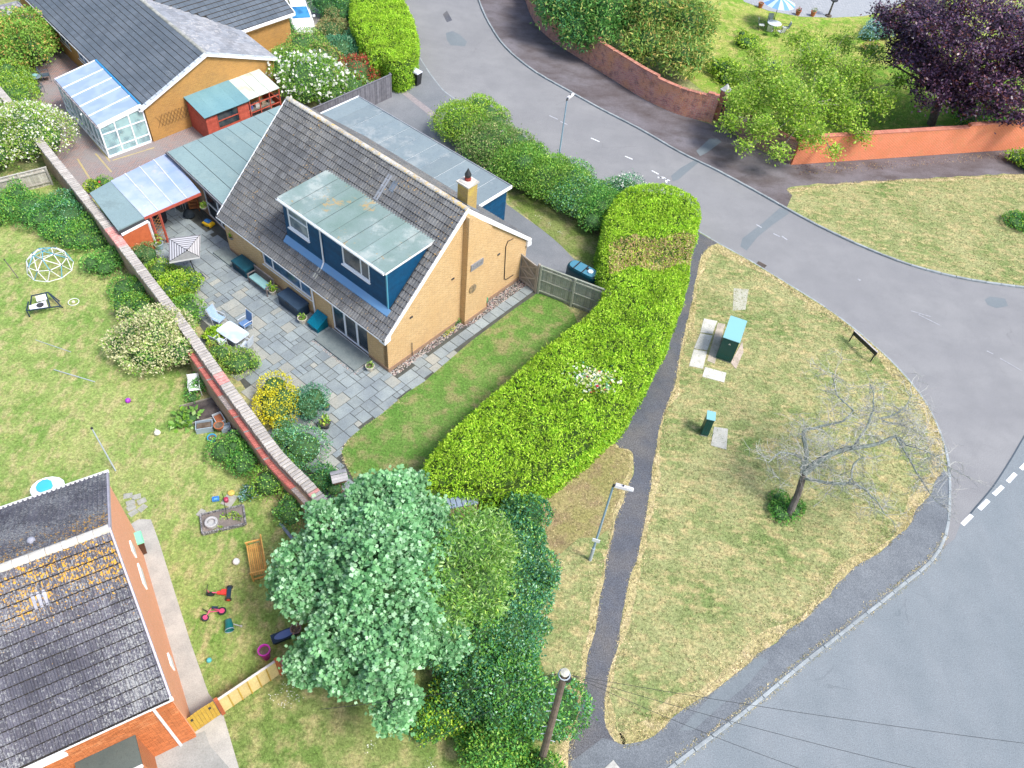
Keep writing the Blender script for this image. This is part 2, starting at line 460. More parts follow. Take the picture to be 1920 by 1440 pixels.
bark = M('bark', (.10, .085, .075), (.17, .155, .14), rough=.95, var=0, scale=6, bump=.8, dist=.02)
terracotta = M('terracotta', (.42, .15, .07), (.32, .11, .05), var=.15)
# ---------------------------------------------------------------- ground
grass_dry = grassmat('verge_grass', (.15, .225, .07), (.32, .33, .155), (.47, .39, .20), .46, (1, 3.2, 1, .5))
grass_lawn = grassmat('lawn_grass', (.16, .28, .06), (.31, .37, .125), (.43, .38, .19), .5, (2.5, 1, 1, .6))
grass_house = grassmat('house_lawn_grass', (.10, .22, .04), (.17, .27, .07), (.28, .25, .12), .55)
grass_lush = grassmat('lush_grass', (.12, .25, .03), (.20, .32, .04), (.30, .33, .08), .6)
grass_tan = grassmat('dead_grass', (.36, .32, .14), (.46, .40, .21), (.54, .45, .27), .45)
dirt_verge = grassmat('bare_verge', (.27, .25, .10), (.35, .29, .15), (.25, .185, .11), .5)
asphalt = asphaltmat('old_asphalt', (.20, .204, .213), (.23, .234, .24), stain=(.178, .183, .192), streak=(.5, 1.6, 1, .75), sp=.35)
asphalt_new = asphaltmat('newer_asphalt', (.17, .198, .218), (.198, .222, .24), stain=(.155, .182, .20), sp=.4, streak=(2.2, .5, 1, -.7))
asphalt_path = asphaltmat('footpath_asphalt', (.075, .082, .10), (.10, .108, .128), stain=(.14, .13, .12), sp=.8)
asphalt_stain = asphaltmat('stained_pavement', (.115, .10, .105), (.165, .155, .17), stain=(.06, .045, .04), sp=.5, ps=(.9, 1.7, 1, -.65))
asphalt_pave = asphaltmat('pavement_asphalt', (.135, .152, .17), (.17, .188, .205), stain=(.095, .108, .125), sp=.6)
patchm = asphaltmat('patch_asphalt', (.145, .17, .188), (.165, .19, .205), sp=.3)
drivem = asphaltmat('driveway_asphalt', (.16, .175, .19), (.20, .21, .225), stain=(.13, .145, .16), sp=.3)
concrete = M('concrete', (.42, .41, .38), (.33, .33, .31), var=.05, scale=1.5, fine=30, rough=.9)
slabm = M('stone_slab', (.25, .29, .295), (.19, .225, .245), var=.12, scale=1.1, fine=22, rough=.85, bump=.4)
slabtan = M('stone_slab_pale', (.32, .325, .29), (.27, .29, .275), var=.10, scale=1.1, fine=22, rough=.85, bump=.4)
jointm = M('joint_mortar', (.055, .06, .055), (.08, .085, .075), var=0)
kerbm = M('kerb_concrete', (.30, .335, .35), (.22, .25, .265), var=.12, scale=3, fine=30)
line_white = M('road_paint', (.75, .78, .8), (.6, .63, .66), var=0, scale=6, fine=18)
line_worn = M('worn_road_paint', (.45, .47, .5), (.27, .28, .31), var=0, scale=9, fine=20)

kA = [(715, -110), (730, -45), (742, 0), (762, 50), (780, 100), (805, 140), (830, 172), (862, 195), (905, 232), (960, 272), (1060, 328), (1150, 372), (1250, 412), (1300, 431), (1345, 458), (1400, 488), (1480, 537), (1560, 588), (1640, 652), (1700, 712), (1740, 768), (1766, 830), (1775, 880), (1776, 940), (1770, 1000), (1745, 1048), (1693, 1092), (1605, 1162), (1500, 1244), (1400, 1327), (1300, 1402), (1250, 1440), (1195, 1485), (1120, 1560)]
kB = [(880, -110), (889, -40), (899, 0), (916, 40), (948, 88), (1000, 132), (1060, 167), (1130, 206), (1200, 242), (1280, 288), (1340, 317), (1400, 349), (1450, 377), (1500, 405), (1560, 436), (1640, 472), (1720, 501), (1800, 521), (1860, 531), (1930, 540), (2060, 556), (2300, 580)]
kAw = smooth_line(pxpoly(kA), .8); kBw = smooth_line(pxpoly(kB), .8)
kA_l = [tuple(p) for p in kAw]; kB_l = [tuple(p) for p in kBw]
sheet('ground', [(-300, -200), (300, -200), (300, 400), (-300, 400)], -.06, grass_dry)
sheet('road', kA_l+[(60, -40), (200, 20)]+kB_l[::-1]+[(10, 200), (-60, 200)][:0], 0.0, asphalt)
ZL = .08
sheet('verge', kA_l+[(kA_l[-1][0]-3, -40), (-150, -40), (-150, 170), (kA_l[0][0], 170)], ZL, grass_dry, th=.2)
sheet('far_verge', kB_l+[(200, 60), (200, 200), (kB_l[0][0], 200)], ZL, grass_dry, th=.2)
# newer road surface, seam, patches and lines
sheet('newer_road_surface', pxpoly([(1990, 700), (1922, 815), (1897, 858), (1862, 912), (1826, 955), (1800, 985), (1790, 1010), (1740, 1052), (1693, 1096), (1605, 1166), (1500, 1248), (1400, 1331), (1300, 1406), (1250, 1444), (1120, 1560), (1500, 1700), (2300, 1500), (2300, 700)]), .004, asphalt_new)
sm = MB(); pl = smooth_line(pxpoly([(1990, 700), (1922, 815), (1897, 858), (1862, 912), (1826, 955), (1803, 983)]), .5)
L_, R_ = offset_line(pl, .035), offset_line(pl, -.035)
for i in range(len(pl)-1): sm.add([(*L_[i], .008), (*R_[i], .008), (*R_[i+1], .008), (*L_[i+1], .008)], [(0, 1, 2, 3)])
tag(sm.build('tar_seam', asphaltmat('tar', (.05, .07, .09), (.07, .09, .11), sp=.2)), kind='structure')
def patch(px, name='road_patch', m=None, z=.006): sheet(name, pxpoly(px), z, m or patchm)
patch([(836, 62), (848, 58), (862, 65), (876, 78), (872, 87), (845, 85), (838, 75)])
patch([(830, 27), (838, 20), (848, 38), (838, 42)], m=asphalt_path)
patch([(1258, 330), (1276, 315), (1306, 298), (1312, 303), (1280, 330), (1272, 337), (1262, 340)])
patch([(1392, 447), (1430, 418), (1462, 390), (1475, 392), (1480, 400), (1447, 423), (1420, 445), (1400, 470), (1388, 462)])
patch([(1846, 562), (1856, 556), (1885, 560), (1890, 574), (1868, 578), (1852, 572)])
def dash(a, b, w=.11, m=None, z=.012, n=1):
    A, B = G2(*a), G2(*b); d = (B-A)/np.linalg.norm(B-A); q = V3(-d[1], d[0])*w/2
    k = MB().add([(*(A-q), z), (*(B-q), z), (*(B+q), z), (*(A+q), z)], [(0, 1, 2, 3)])
    return k
for i, (a, b) in enumerate([((1914, 880), (1925, 869)), ((1889, 904), (1904, 888)), ((1863, 928), (1880, 912)), ((1836, 955), (1853, 938)), ((1804, 984), (1822, 966))]):
    tag(dash(a, b, .2, z=.014).build('road_dash', line_white), kind='structure')
for a, b in [((1030, 217), (1046, 224)), ((1051, 228), (1064, 234)), ((1108, 259), (1124, 266)), ((1172, 293), (1186, 299)), ((1222, 320), (1235, 327)), ((1236, 332), (1256, 339)), ((1450, 438), (1462, 444)), ((1466, 443), (1476, 450)), ((1608, 523), (1613, 526)), ((1418, 421), (1428, 427))]:
    tag(dash(a, b, .1).build('road_dash', line_worn if a[0] > 1290 or a[0] < 1100 else line_white), kind='structure')
b = MB(); arc = smooth_line(pxpoly([(1233, 333), (1243, 333), (1249, 337), (1249, 343)]), .1); A1, A2 = offset_line(arc, .07), offset_line(arc, -.07)
for i in range(len(arc)-1): b.add([(*A1[i], .012), (*A2[i], .012), (*A2[i+1], .012), (*A1[i+1], .012)], [(3, 2, 1, 0), (0, 1, 2, 3)][1:])
tag(b.build('road_curved_mark', line_white), kind='structure')
for a, b_ in [((1708, 583), (1745, 594)), ((1722, 590), (1762, 610)), ((1850, 658), (1862, 664)), ((1875, 672), (1915, 695))]:
    tag(dash(a, b_, .05).build('road_dash', line_worn), kind='structure')
# drains in the gutter
def drain(px, py, ang, label):
    F = at(px, py, ang, .0); r = thing('storm_drain', label, 'drain', (*F.o, 0), 'iron drains in the road gutter')
    MB(F).box(-.28, .28, -.19, .19, .006, .016).build('frame', M('drain_pit', (.03, .03, .032), var=0), r)
    k = MB(F)
    for i in range(9): x = -.24+i*.06; k.box(x-.014, x+.014, -.17, .17, .017, .03)
    k.box(-.28, .28, .17, .2, .017, .03); k.box(-.28, .28, -.2, -.17, .017, .03)
    k.build('grate', M('drain_iron', (.16, .13, .11), var=0), r)
drain(1518, 406, -30, 'iron gutter drain beside the kerb of the right-hand verge')
drain(1427, 497, -36, 'iron gutter drain beside the tip of the grass island')
# pavements and paths
def edge_rough(P, amp=.06, step=.25):
    Q, d = arclen(smooth_line(P, step)); n = len(Q)
    w = np.convolve(rng.normal(0, 1, n+8), np.ones(4)/2, 'same')[4:4+n]*amp
    return [tuple(p) for p in offset_line(Q, 0)+np.column_stack([w, np.roll(w, 3)])]
ISL_L = [(1335, 462), (1320, 474), (1312, 490), (1305, 530), (1295, 580), (1282, 630), (1272, 680), (1262, 730), (1243, 780), (1232, 830), (1224, 880), (1215, 940), (1205, 1000), (1193, 1050), (1178, 1090), (1168, 1160), (1155, 1220), (1142, 1262), (1134, 1310), (1136, 1362), (1152, 1388), (1168, 1401)]
ISL_B = [(1168, 1401), (1200, 1392), (1238, 1373), (1262, 1340), (1310, 1318), (1345, 1290), (1400, 1248), (1450, 1205), (1500, 1168), (1560, 1110), (1590, 1075), (1640, 1040), (1690, 1000), (1718, 960), (1742, 925), (1748, 905), (1768, 885)]
PATH_L = [(1290, 428), (1280, 480), (1268, 560), (1240, 640), (1205, 710), (1165, 770), (1150, 815), (1154, 838), (1183, 850), (1184, 890), (1172, 930), (1158, 970), (1147, 1010), (1137, 1060), (1127, 1120), (1115, 1180), (1103, 1225), (1098, 1270), (1090, 1310), (1078, 1370), (1068, 1440), (1062, 1500)]
kApath = pxpoly([(x, y) for x, y in kA if y >= 880 and x > 1240])
fp = edge_rough(pxpoly(ISL_L), .03)
left = edge_rough(pxpoly(PATH_L), .04)
bot = edge_rough(pxpoly(ISL_B), .05)
sheet('footpath', [tuple(G2(1300, 433)), tuple(G2(1345, 458))]+fp+[tuple(G2(1180, 1470))]+left[::-1], ZL+.006, asphalt_path)
lowpave = [tuple(p) for p in smooth_line(pxpoly([(1776, 890), (1776, 940), (1770, 1000), (1745, 1048), (1693, 1092), (1605, 1162), (1500, 1244), (1400, 1327), (1300, 1402), (1250, 1440), (1195, 1485)]), .8)]
sheet('pavement', bot+lowpave+[tuple(G2(1050, 1500)), tuple(G2(1070, 1430)), tuple(G2(1130, 1385))], ZL+.010, asphalt_pave)
patch([(1155, 820), (1190, 818), (1205, 838), (1192, 846), (1160, 842)], 'path_patch', asphalt_path, ZL+.011)
patch([(1310, 1330), (1345, 1292), (1420, 1232), (1440, 1240), (1395, 1290), (1350, 1325), (1300, 1370), (1272, 1372)], 'pavement_patch', patchm, ZL+.014)
# upper pavement between the kerb and the brick wall
WB = [(968, -110), (975, -40), (985, 0), (1000, 38), (1030, 72), (1090, 112), (1150, 150), (1210, 187), (1270, 214), (1330, 232), (1372, 250), (1430, 284), (1482, 309), (1560, 301), (1650, 295), (1750, 288), (1920, 276), (2100, 262)]
WBw = pxpoly(WB, ZL)
VB = [(2100, 318), (1920, 327), (1830, 331), (1750, 335), (1650, 341), (1560, 346), (1500, 350), (1474, 356), (1485, 368)]
kBpart = [p for p, q in zip(smooth_line(pxpoly(kB), .8), smooth_line([V3(*q) for q in kB], 1e9) if 0 else smooth_line(pxpoly(kB), .8))]
kBlim = [tuple(p) for p in kBw if PJ((p[0], p[1], 0))[0] < 1482]
sheet('upper_pavement', kBlim+edge_rough(pxpoly(VB[::-1]), .06)+WBw[::-1], ZL+.006, asphalt_stain)
patch([(1305, 285), (1330, 262), (1345, 262), (1352, 268), (1325, 288), (1312, 295)], 'pavement_patch', patchm, ZL+.01)
# kerb stones, each its own piece
kerb = thing('kerb', None, None, (0, 0, 0)); kerb['kind'] = 'structure'; kerb.name = 'kerb'
kmesh = [box_mesh('kerb_stone', .88, .14, .17, kerbm, .02, .004) for _ in range(4)]
ktr = []
for line, off, zt, cond in ((kAw, .07, -.055, lambda x, y: not (862 < x < 1290 and y < 430)), (kBw, -.07, -.05, lambda x, y: True)):
    P, d = arclen(offset_line(line, off)); s = .45
    while s < d[-1]-.5:
        a, b = along(P, d, s-.44), along(P, d, s+.44); c = (a+b)/2; t = (b-a)/np.linalg.norm(b-a)
        x, y = PJ((*c, 0))
        if cond(x, y) and -150 < x < 2050:
            zz = zt if (line is kBw or y > 850) else zt-.045
            zz += random.uniform(-.006, .006)
            j = random.uniform(-.012, .012)
            ktr.append((V3(c[0], c[1], zz), V3(t[0], t[1], j), V3(-t[1], t[0], 0), V3(0, 0, 1)))
        s += .9
pieces('kerb_stone', kerb, kmesh, ktr)
# private ground
H = Frame(G(729, 700), 54.07)
lawn_edge = [(1075, 590), (1045, 560), (1012, 549), (960, 585), (880, 645), (796, 718), (762, 740), (715, 780), (687, 799), (668, 814), (652, 828), (641, 850), (647, 870), (660, 896), (672, 918), (720, 1000), (860, 1000), (1000, 850), (1120, 700)]
NL = [(-500, 180), (-100, 230), (60, 330), (112, 330), (200, 480), (262, 590), (330, 690), (400, 790), (470, 880), (545, 990), (640, 1090), (600, 1212), (525, 1262), (415, 1335), (392, 1310), (300, 1330), (100, 1500), (-900, 1200)]
sheet('neighbour_lawn', pxpoly(NL), ZL+.004, grass_lawn)
sheet('front_lawn', pxpoly([(418, 1336), (525, 1266), (650, 1190), (1000, 1200), (1060, 1380), (1010, 1445), (1000, 1600), (500, 1600), (447, 1445)]), ZL+.004, grassmat('front_lawn_grass', (.12, .21, .045), (.24, .28, .10), (.40, .36, .17), .52))
sheet('bare_verge', pxpoly([(1152, 800), (1154, 838), (1183, 850), (1184, 890), (1172, 930), (1150, 985), (1120, 1010), (1085, 1010), (1040, 1050), (1000, 950), (1050, 870)]), ZL+.003, dirt_verge)
sheet('concrete_path', pxpoly([(246, 985), (262, 975), (284, 976), (300, 1020), (328, 1110), (358, 1205), (392, 1302), (418, 1336), (450, 1445), (470, 1560), (200, 1560), (290, 1420), (352, 1395), (340, 1330), (300, 1190), (260, 1060)]), ZL+.012, concrete)
patch([(296, 1420), (362, 1380), (385, 1372), (395, 1400), (430, 1440), (440, 1520), (250, 1520)], 'wet_drive', M('damp_concrete', (.24, .25, .24), (.33, .34, .33), var=0, scale=.8), ZL+.016)
# patio: dark bed with separate slabs
PAT = [(640, 965), (600, 960), (560, 880), (470, 745), (440, 700), (380, 620), (290, 490), (262, 440), (300, 400), (395, 300), (440, 330), (560, 520), (729, 700), (975, 515), (1012, 549), (960, 586), (880, 646), (796, 719), (762, 741), (715, 781), (687, 800), (668, 815), (652, 829), (640, 850), (646, 870), (660, 896), (672, 918), (700, 960)]
PATW = pxpoly(PAT)
sheet('patio', PATW, ZL+.012, jointm)
patio = bpy.data.objects['patio']
sizes = [(2, 2), (2, 2), (2, 2), (3, 2), (2, 3), (2, 1), (1, 2), (3, 2), (1, 1)]
smesh = {}
for a, c in set(sizes):
    for mi, m in enumerate((slabm, slabtan)):
        smesh[(a, c, mi)] = box_mesh('slab', a*.31-.03, c*.31-.03, .03, m, .004, .0025)
keys = list(smesh); slabs = []
used = set(); nx0, nx1, ny0, ny1 = -32, 36, -22, 68
houseL = [(-.02, -.3), (10.4, -.3), (10.4, 13), (-.02, 13)]
for i in range(nx0, nx1):
    for j in range(ny0, ny1):
        if (i, j) in used: continue
        random.shuffle(sizes)
        if i*.31 > 0 : opts = [(2, 2), (2, 2), (2, 3)][::1]
        else: opts = sizes
        for a, c in list(opts)+[(1, 1)]:
            if all((i+p, j+q) not in used for p in range(a) for q in range(c)): break
        for p in range(a):
            for q in range(c): used.add((i+p, j+q))
        cx, cy = (i+a/2)*.31, (j+c/2)*.31
        w = H([(cx, cy, 0)])[0]
        if not inpoly(np.array([[w[0], w[1]]]), PATW)[0] or (cx > .1 and cy > -.45): continue
        tan = random.random() < (.55 if (cx < -3.2 and cy > 2) else .12)
        ks = (a, c, 1 if tan else 0)
        if ks not in smesh: smesh[ks] = box_mesh('slab', a*.31-.03, c*.31-.03, .03, slabtan if tan else slabm, .004, .0025); keys.append(ks)
        x3 = V3(*H.x, random.uniform(-.006, .006)); y3 = V3(*H.y, random.uniform(-.006, .006))
        slabs.append((V3(w[0], w[1], ZL+.008+random.uniform(-.003, .003)), x3, y3, V3(0, 0, 1), keys.index(ks)))
pieces('slab', patio, [smesh[k] for k in keys], slabs)
sheet('house_lawn', pxpoly(lawn_edge), ZL+.045, grass_house, th=.04)
# drive, rear grass strip
sheet('driveway', pxpoly([(742, 0), (762, 50), (780, 100), (805, 140), (830, 172), (862, 195), (905, 240), (950, 385), (1040, 450), (1068, 480), (1110, 520), (1130, 560), (1000, 560), (960, 500), (880, 400), (700, 300), (560, 230), (680, 150), (740, 150), (765, 120), (720, 0)]), ZL+.008, drivem)
sheet('rear_grass', pxpoly([(950, 352), (1000, 345), (1090, 380), (1180, 420), (1200, 470), (1150, 540), (1120, 530), (1100, 497), (1062, 472), (1035, 448), (1000, 420), (955, 380)]), ZL+.012, grassmat('rear_grass', (.13, .2, .04), (.2, .24, .08), (.27, .25, .12), .52))
sheet('drive_edging', pxpoly([(752, 176), (760, 171), (840, 232), (832, 240)]), ZL+.013, M('block_edging', (.3, .27, .27), (.22, .2, .21), var=0, scale=6))
def pavermat(name, fr, c1, c2, mortar, bw=.21, bh=.105, alt=None):
    t = NT(name); P = t.pos()
    def dot(d):
        q = t.n('VectorMath', operation='DOT_PRODUCT'); t.l(P, q.inputs[0]); q.inputs[1].default_value = (d[0], d[1], 0); return q.outputs['Value']
    cb = t.n('CombineXYZ'); t.l(dot(fr.x), cb.inputs[0]); t.l(dot(fr.y), cb.inputs[1])
    br = t.n('TexBrick'); t.l(cb.outputs[0], br.inputs['Vector']); br.inputs['Scale'].default_value = 1
    br.inputs['Mortar Size'].default_value = .012; br.inputs['Brick Width'].default_value = bw; br.inputs['Row Height'].default_value = bh
    br.inputs['Color1'].default_value = (*c1, 1); br.inputs['Color2'].default_value = (*c2, 1); br.inputs['Mortar'].default_value = (*mortar, 1)
    a = t.mix(t.ramp(t.noise(.35, 4), [(.42, 0.), (.6, .8)]), br.outputs['Color'], alt or c2)
    a = t.mix(1.0, a, t.ramp(t.noise(12, 3), [(.3, .85), (.7, 1.12)]), 'MULTIPLY')
    t.bump(t.math('SUBTRACT', 1.0, br.outputs['Fac']), .6, .01)
    return t.fin(a, .85, .2)
T = Frame(G(288, 278), 50.5, 137.0)
blockpave = pavermat('block_paving', T, (.38, .24, .21), (.27, .24, .25), (.10, .085, .08), alt=(.25, .24, .24))
sheet('block_paved_yard', pxpoly([(60, 0), (110, -60), (300, -20), (420, 100), (560, 160), (480, 230), (395, 300), (330, 330), (190, 372), (166, 375), (108, 300), (60, 220), (25, 150), (20, 60)]), ZL+.008, blockpave)
yl = paint('yellow_block', (.55, .45, .15))
for a, c in [((212, 303), (290, 279)), ((207, 305), (128, 205)), ((210, 325), (180, 290)), ((146, 300), (182, 358))]:
    tag(dash(a, c, .1, z=ZL+.012).build('yellow_block_line', M('yellow_blocks', (.45, .37, .16), (.35, .3, .17), var=0)), kind='structure')
# top right garden
sheet('garden_lawn', pxpoly([(1290, -60), (1850, -60), (2000, 100), (1990, 262), (1760, 235), (1482, 262), (1340, 190), (1250, 120)], 0), ZL+.004, grassmat('sunny_lawn', (.16, .31, .035), (.33, .37, .09), (.46, .41, .15), .5))
sheet('border_grass', pxpoly([(1340, 190), (1360, 120), (1450, 150), (1600, 130), (1720, 120), (1920, 150), (2000, 262), (1760, 236), (1482, 262)]), ZL+.008, grass_lush)
sheet('round_terrace', pxpoly([(1340, -90), (1360, -40), (1395, 5), (1440, 22), (1500, 33), (1560, 35), (1620, 32), (1660, 22), (1700, 2), (1740, -60), (1700, -120)]), ZL+.02, pavermat('terrace_paving', Frame((0, 0), 30), (.34, .36, .38), (.29, .31, .33), (.16, .17, .18), .3, .3), th=.03)
sheet('parking_drive', pxpoly([(540, -60), (585, -60), (600, 0), (600, 60), (560, 75), (535, 60)]), ZL+.008, M('gravel_drive', (.33, .31, .28), (.26, .25, .25), var=0, scale=2))
# ---------------------------------------------------------------- buildings: helpers
def wall_open(b, axis, c0, c1, u0, u1, z0, z1, ops):
    """rectangular wall with openings (ua,ub,za,zb); axis 'x': wall runs along y between x=c0..c1"""
    def bx(ua, ub, za, zb):
        if ub-ua < 1e-3 or zb-za < 1e-3: return
        if axis == 'x': b.box(c0, c1, ua, ub, za, zb)
        else: b.box(ua, ub, c0, c1, za, zb)
    ops = sorted(ops); u = u0
    for ua, ub, za, zb in ops:
        bx(u, ua, z0, z1); bx(ua, ub, z0, za); bx(ua, ub, zb, z1); u = ub
    bx(u, u1, z0, z1)
def window(T, root, axis, c, ua, ub, za, zb, divs=(), trans=(), glass=None, sill=True, out=-1, depth=.07, fw=.085, name='window', heads=None):
    """window/door set in an opening. frame outer face at coordinate c; divs: vertical bars at u; trans: horizontal bars (ua,ub,z)"""
    g = glass or win_dark
    def bx(b, ua, ub, za, zb, d0, d1):
        lo, hi = min(c-out*d0, c-out*d1), max(c-out*d0, c-out*d1)
        if axis == 'x': b.box(lo, hi, ua, ub, za, zb)
        else: b.box(ua, ub, lo, hi, za, zb)
    f = MB(T)
    bx(f, ua, ub, za, za+fw, 0, depth); bx(f, ua, ub, zb-fw, zb, 0, depth)
    bx(f, ua, ua+fw, za+fw, zb-fw, 0, depth); bx(f, ub-fw, ub, za+fw, zb-fw, 0, depth)
    for u, w in divs: bx(f, u-w/2, u+w/2, za+fw, zb-fw, 0, depth)
    for a, b_, z in trans: bx(f, a, b_, z-.03, z+.03, -.012, depth)
    fo = f.build(name, white, root)
    edges = [ua+fw]+[x for u, w in divs for x in (u-w/2, u+w/2)]+[ub-fw]
    for i in range(0, len(edges), 2):
        p = MB(T); bx(p, edges[i], edges[i+1], za+fw, zb-fw, depth*.45, depth*.6); p.build('pane', g, fo)
    if sill:
        s = MB(T); bx(s, ua-.05, ub+.05, za-.06, za-.002, -.09, depth); s.build('sill', white, fo)
    return fo
edgem = M('tile_shadow_edge', (.022, .02, .018), (.04, .036, .03), var=0)  # course shadow line painted into the tile lip colour, along with edge dirt
def double_roll_tile(name, m, w=.332, l=.42, t=.05, roll=.05, lipw=.07):
    xs = [0, .06, .10, .14, .2, .26, .30, .335]
    xs = np.array([0, .25, .33, .42, .5, .5, .75, .83, .92, 1.0]); hs = np.array([0, 0, .8, .8, 0, 0, 0, .8, .8, 0])
    xs = np.array([0, .22, .30, .40, .48, .72, .80, .90, .985]); hs = np.array([0, 0, 1, 1, 0, 0, 1, 1, 0])
    P = []; n = len(xs)
    for y, zb in ((0, t), (l, 0.0)):
        for x, h in zip(xs, hs): P.append(((x-.5)*w, y, zb+h*roll))
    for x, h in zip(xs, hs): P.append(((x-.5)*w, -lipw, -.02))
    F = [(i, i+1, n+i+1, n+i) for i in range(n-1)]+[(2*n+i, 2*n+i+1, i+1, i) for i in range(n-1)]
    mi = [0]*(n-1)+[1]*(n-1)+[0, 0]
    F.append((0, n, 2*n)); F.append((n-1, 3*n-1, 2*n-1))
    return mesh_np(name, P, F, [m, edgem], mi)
def flat_tile(name, m, w=.33, l=.4, t=.022):
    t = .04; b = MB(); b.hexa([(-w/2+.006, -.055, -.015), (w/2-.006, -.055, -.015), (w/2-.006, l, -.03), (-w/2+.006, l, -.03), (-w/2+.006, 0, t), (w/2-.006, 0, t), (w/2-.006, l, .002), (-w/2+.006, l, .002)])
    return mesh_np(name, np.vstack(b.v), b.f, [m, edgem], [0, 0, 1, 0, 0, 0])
def tile_field(T, root, mesh, p0, p1, q0, rowlen, nrow, ncol, skip=None, name='roof_tile', jit=.004, field=None, rowoff=0):
    """p0->p1: eave line (local), q0: ridge point above p0; rows climb from the eave"""
    P0, P1, Q0 = T([p0, p1, q0]); e = (P1-P0)/ncol; up = (Q0-P0)/nrow
    ex = e/np.linalg.norm(e); ey = up/np.linalg.norm(up); ez = np.cross(ex, ey); ez /= np.linalg.norm(ez)
    if ez[2] < 0: ez = -ez; 
    flip = np.dot(np.cross(ex, ey), ez) < 0
    tr = []
    for r in range(nrow):
        for k in range(ncol):
            u = (k+.5+(.5*(r % 2) if rowoff else 0))/ncol; v = r/nrow
            if u > 1: continue
            if skip and skip(u, (r+.5)/nrow): continue
            p = P0+(P1-P0)*u+up*r+ez*random.uniform(0, jit)
            x = -ex if flip else ex
            tr.append((p, x+ez*random.uniform(-.012, .012), ey+ez*random.uniform(-.01, .01), ez))
    pieces(name, root, mesh, tr, fieldname=field)
def ridge_tiles(T, root, a, b, m, r=.13, l=.45, name='ridge_tile', drop=.05):
    A, B = T([a, b]); L = np.linalg.norm(B-A); n = max(1, int(L/l)); t = (B-A)/L
    q = MB(); k = 7
    for y, rr in ((0, r*1.04), (L/n-.012, r)):
        for i in range(k): an = math.pi*i/(k-1); q.v.append(np.array([[rr*math.cos(an), y, rr*math.sin(an)*.75-drop]]))
    F = [(i, i+1, k+i+1, k+i) for i in range(k-1)]+[tuple(range(k))[::-1], tuple(range(k, 2*k))]
    me = mesh_np(name, np.vstack(q.v), F, m)
    side = np.cross(t, V3(0, 0, 1)); side /= np.linalg.norm(side)
    pieces(name, root, [me], [(A+t*L*i/n+V3(0, 0, random.uniform(0, .008)), side, t, np.cross(side, t)) for i in range(n)])
def gutter(T, root, a, b, side, m=None, r=.055, name='gutter'):
    """open trough from a to b; side=(dx,dy) unit local outward"""
    m = m or white; q = MB(T); ax, ay, az = a; bx_, by, bz = b; sx, sy = side
    prof = [(0, .05), (.0, -.04), (.03, -.07), (.08, -.07), (.11, -.04), (.11, .05), (.098, .05), (.098, -.03), (.075, -.055), (.035, -.055), (.012, -.03), (.012, .05)]
    n = len(prof); P = [(ax+sx*u, ay+sy*u, az+w) for u, w in prof]+[(bx_+sx*u, by+sy*u, bz+w) for u, w in prof]
    q.add(P, [(i, (i+1) % n, n+(i+1) % n, n+i) for i in range(n)]+[tuple(range(n)), tuple(range(2*n-1, n-1, -1))])
    return q.build(name, m, root)
# ================================================================ main house
brick_y = brickmat('buff_brick', H, (.60, .37, .155), (.46, .26, .095), (.66, .54, .35), bumps=.7, ms=.014, dirt=(.50, .34, .18), var=(.56, .36, .17))
tile_main = tilemat('house_roof_tile', (.118, .126, .138), (.158, .165, .17), (.27, .27, .245), (.05, .045, .04), .2, .5, 12, orange=(.5, .3, .07), oa=.66)
blueclad = M('navy_cladding', (.004, .068, .16), (.006, .055, .13), var=.12, scale=3, fine=20, rough=.55, bump=.1)
leadblue = paint('blue_flashing', (.12, .26, .46), .45)
felt = feltmat('green_felt', (.205, .29, .295), (.175, .255, .265), (.27, .345, .335), .4)
feltd = feltmat('dormer_felt', (.15, .225, .205), (.22, .29, .29), (.38, .42, .40), .6, rust=(.38, .26, .10))
feltb = feltmat('rear_felt', (.20, .25, .27), (.165, .215, .245), (.34, .37, .37), .5)
lead = M('lead_sheet', (.28, .30, .33), (.2, .22, .25), var=.05)
ridgem = tilemat('ridge_tile', (.42, .41, .38), (.34, .33, .31), (.6, .58, .52), (.2, .18, .13), .6, .5, 8, orange=(.55, .38, .12), oa=.56)
house = thing('chalet_house', 'buff brick house with steep grey tiled roof and navy clad dormer, centre of the photo', 'house', (*H.o, 0))
EZ, RX, RZ = 2.55, 5.3, 7.4
sl = (RZ-EZ)/(RX+.2)                      # roof pitch
zr = lambda x: EZ+(x+.2)*sl
HL = 12.95
b = MB(H)
dW = (1.46, 4.18, .17, 2.2); kW = (5.75, 9.75, 1.12, 2.14)
wall_open(b, 'x', 0, .28, 0, HL, 0, EZ+.05, [dW, kW])
b.wallpoly([(0, 0), (10.4, 0), (10.4, 2.6), (5.3, RZ-.12), (0, EZ+.02)], 'y', 0.002, .28)
b.wallpoly([(0.003, 0), (10.4, 0), (10.4, 2.6), (5.3, RZ-.12), (0.003, EZ+.02)], 'y', HL-.28, HL-.002)
b.box(10.12, 10.4, .28, HL-.28, 0, 2.6)
b.build('wall', brick_y, house)
MB(H).box(.3, 10.1, .3, HL-.3, .1, .16).build('floor', dkgrey, house)
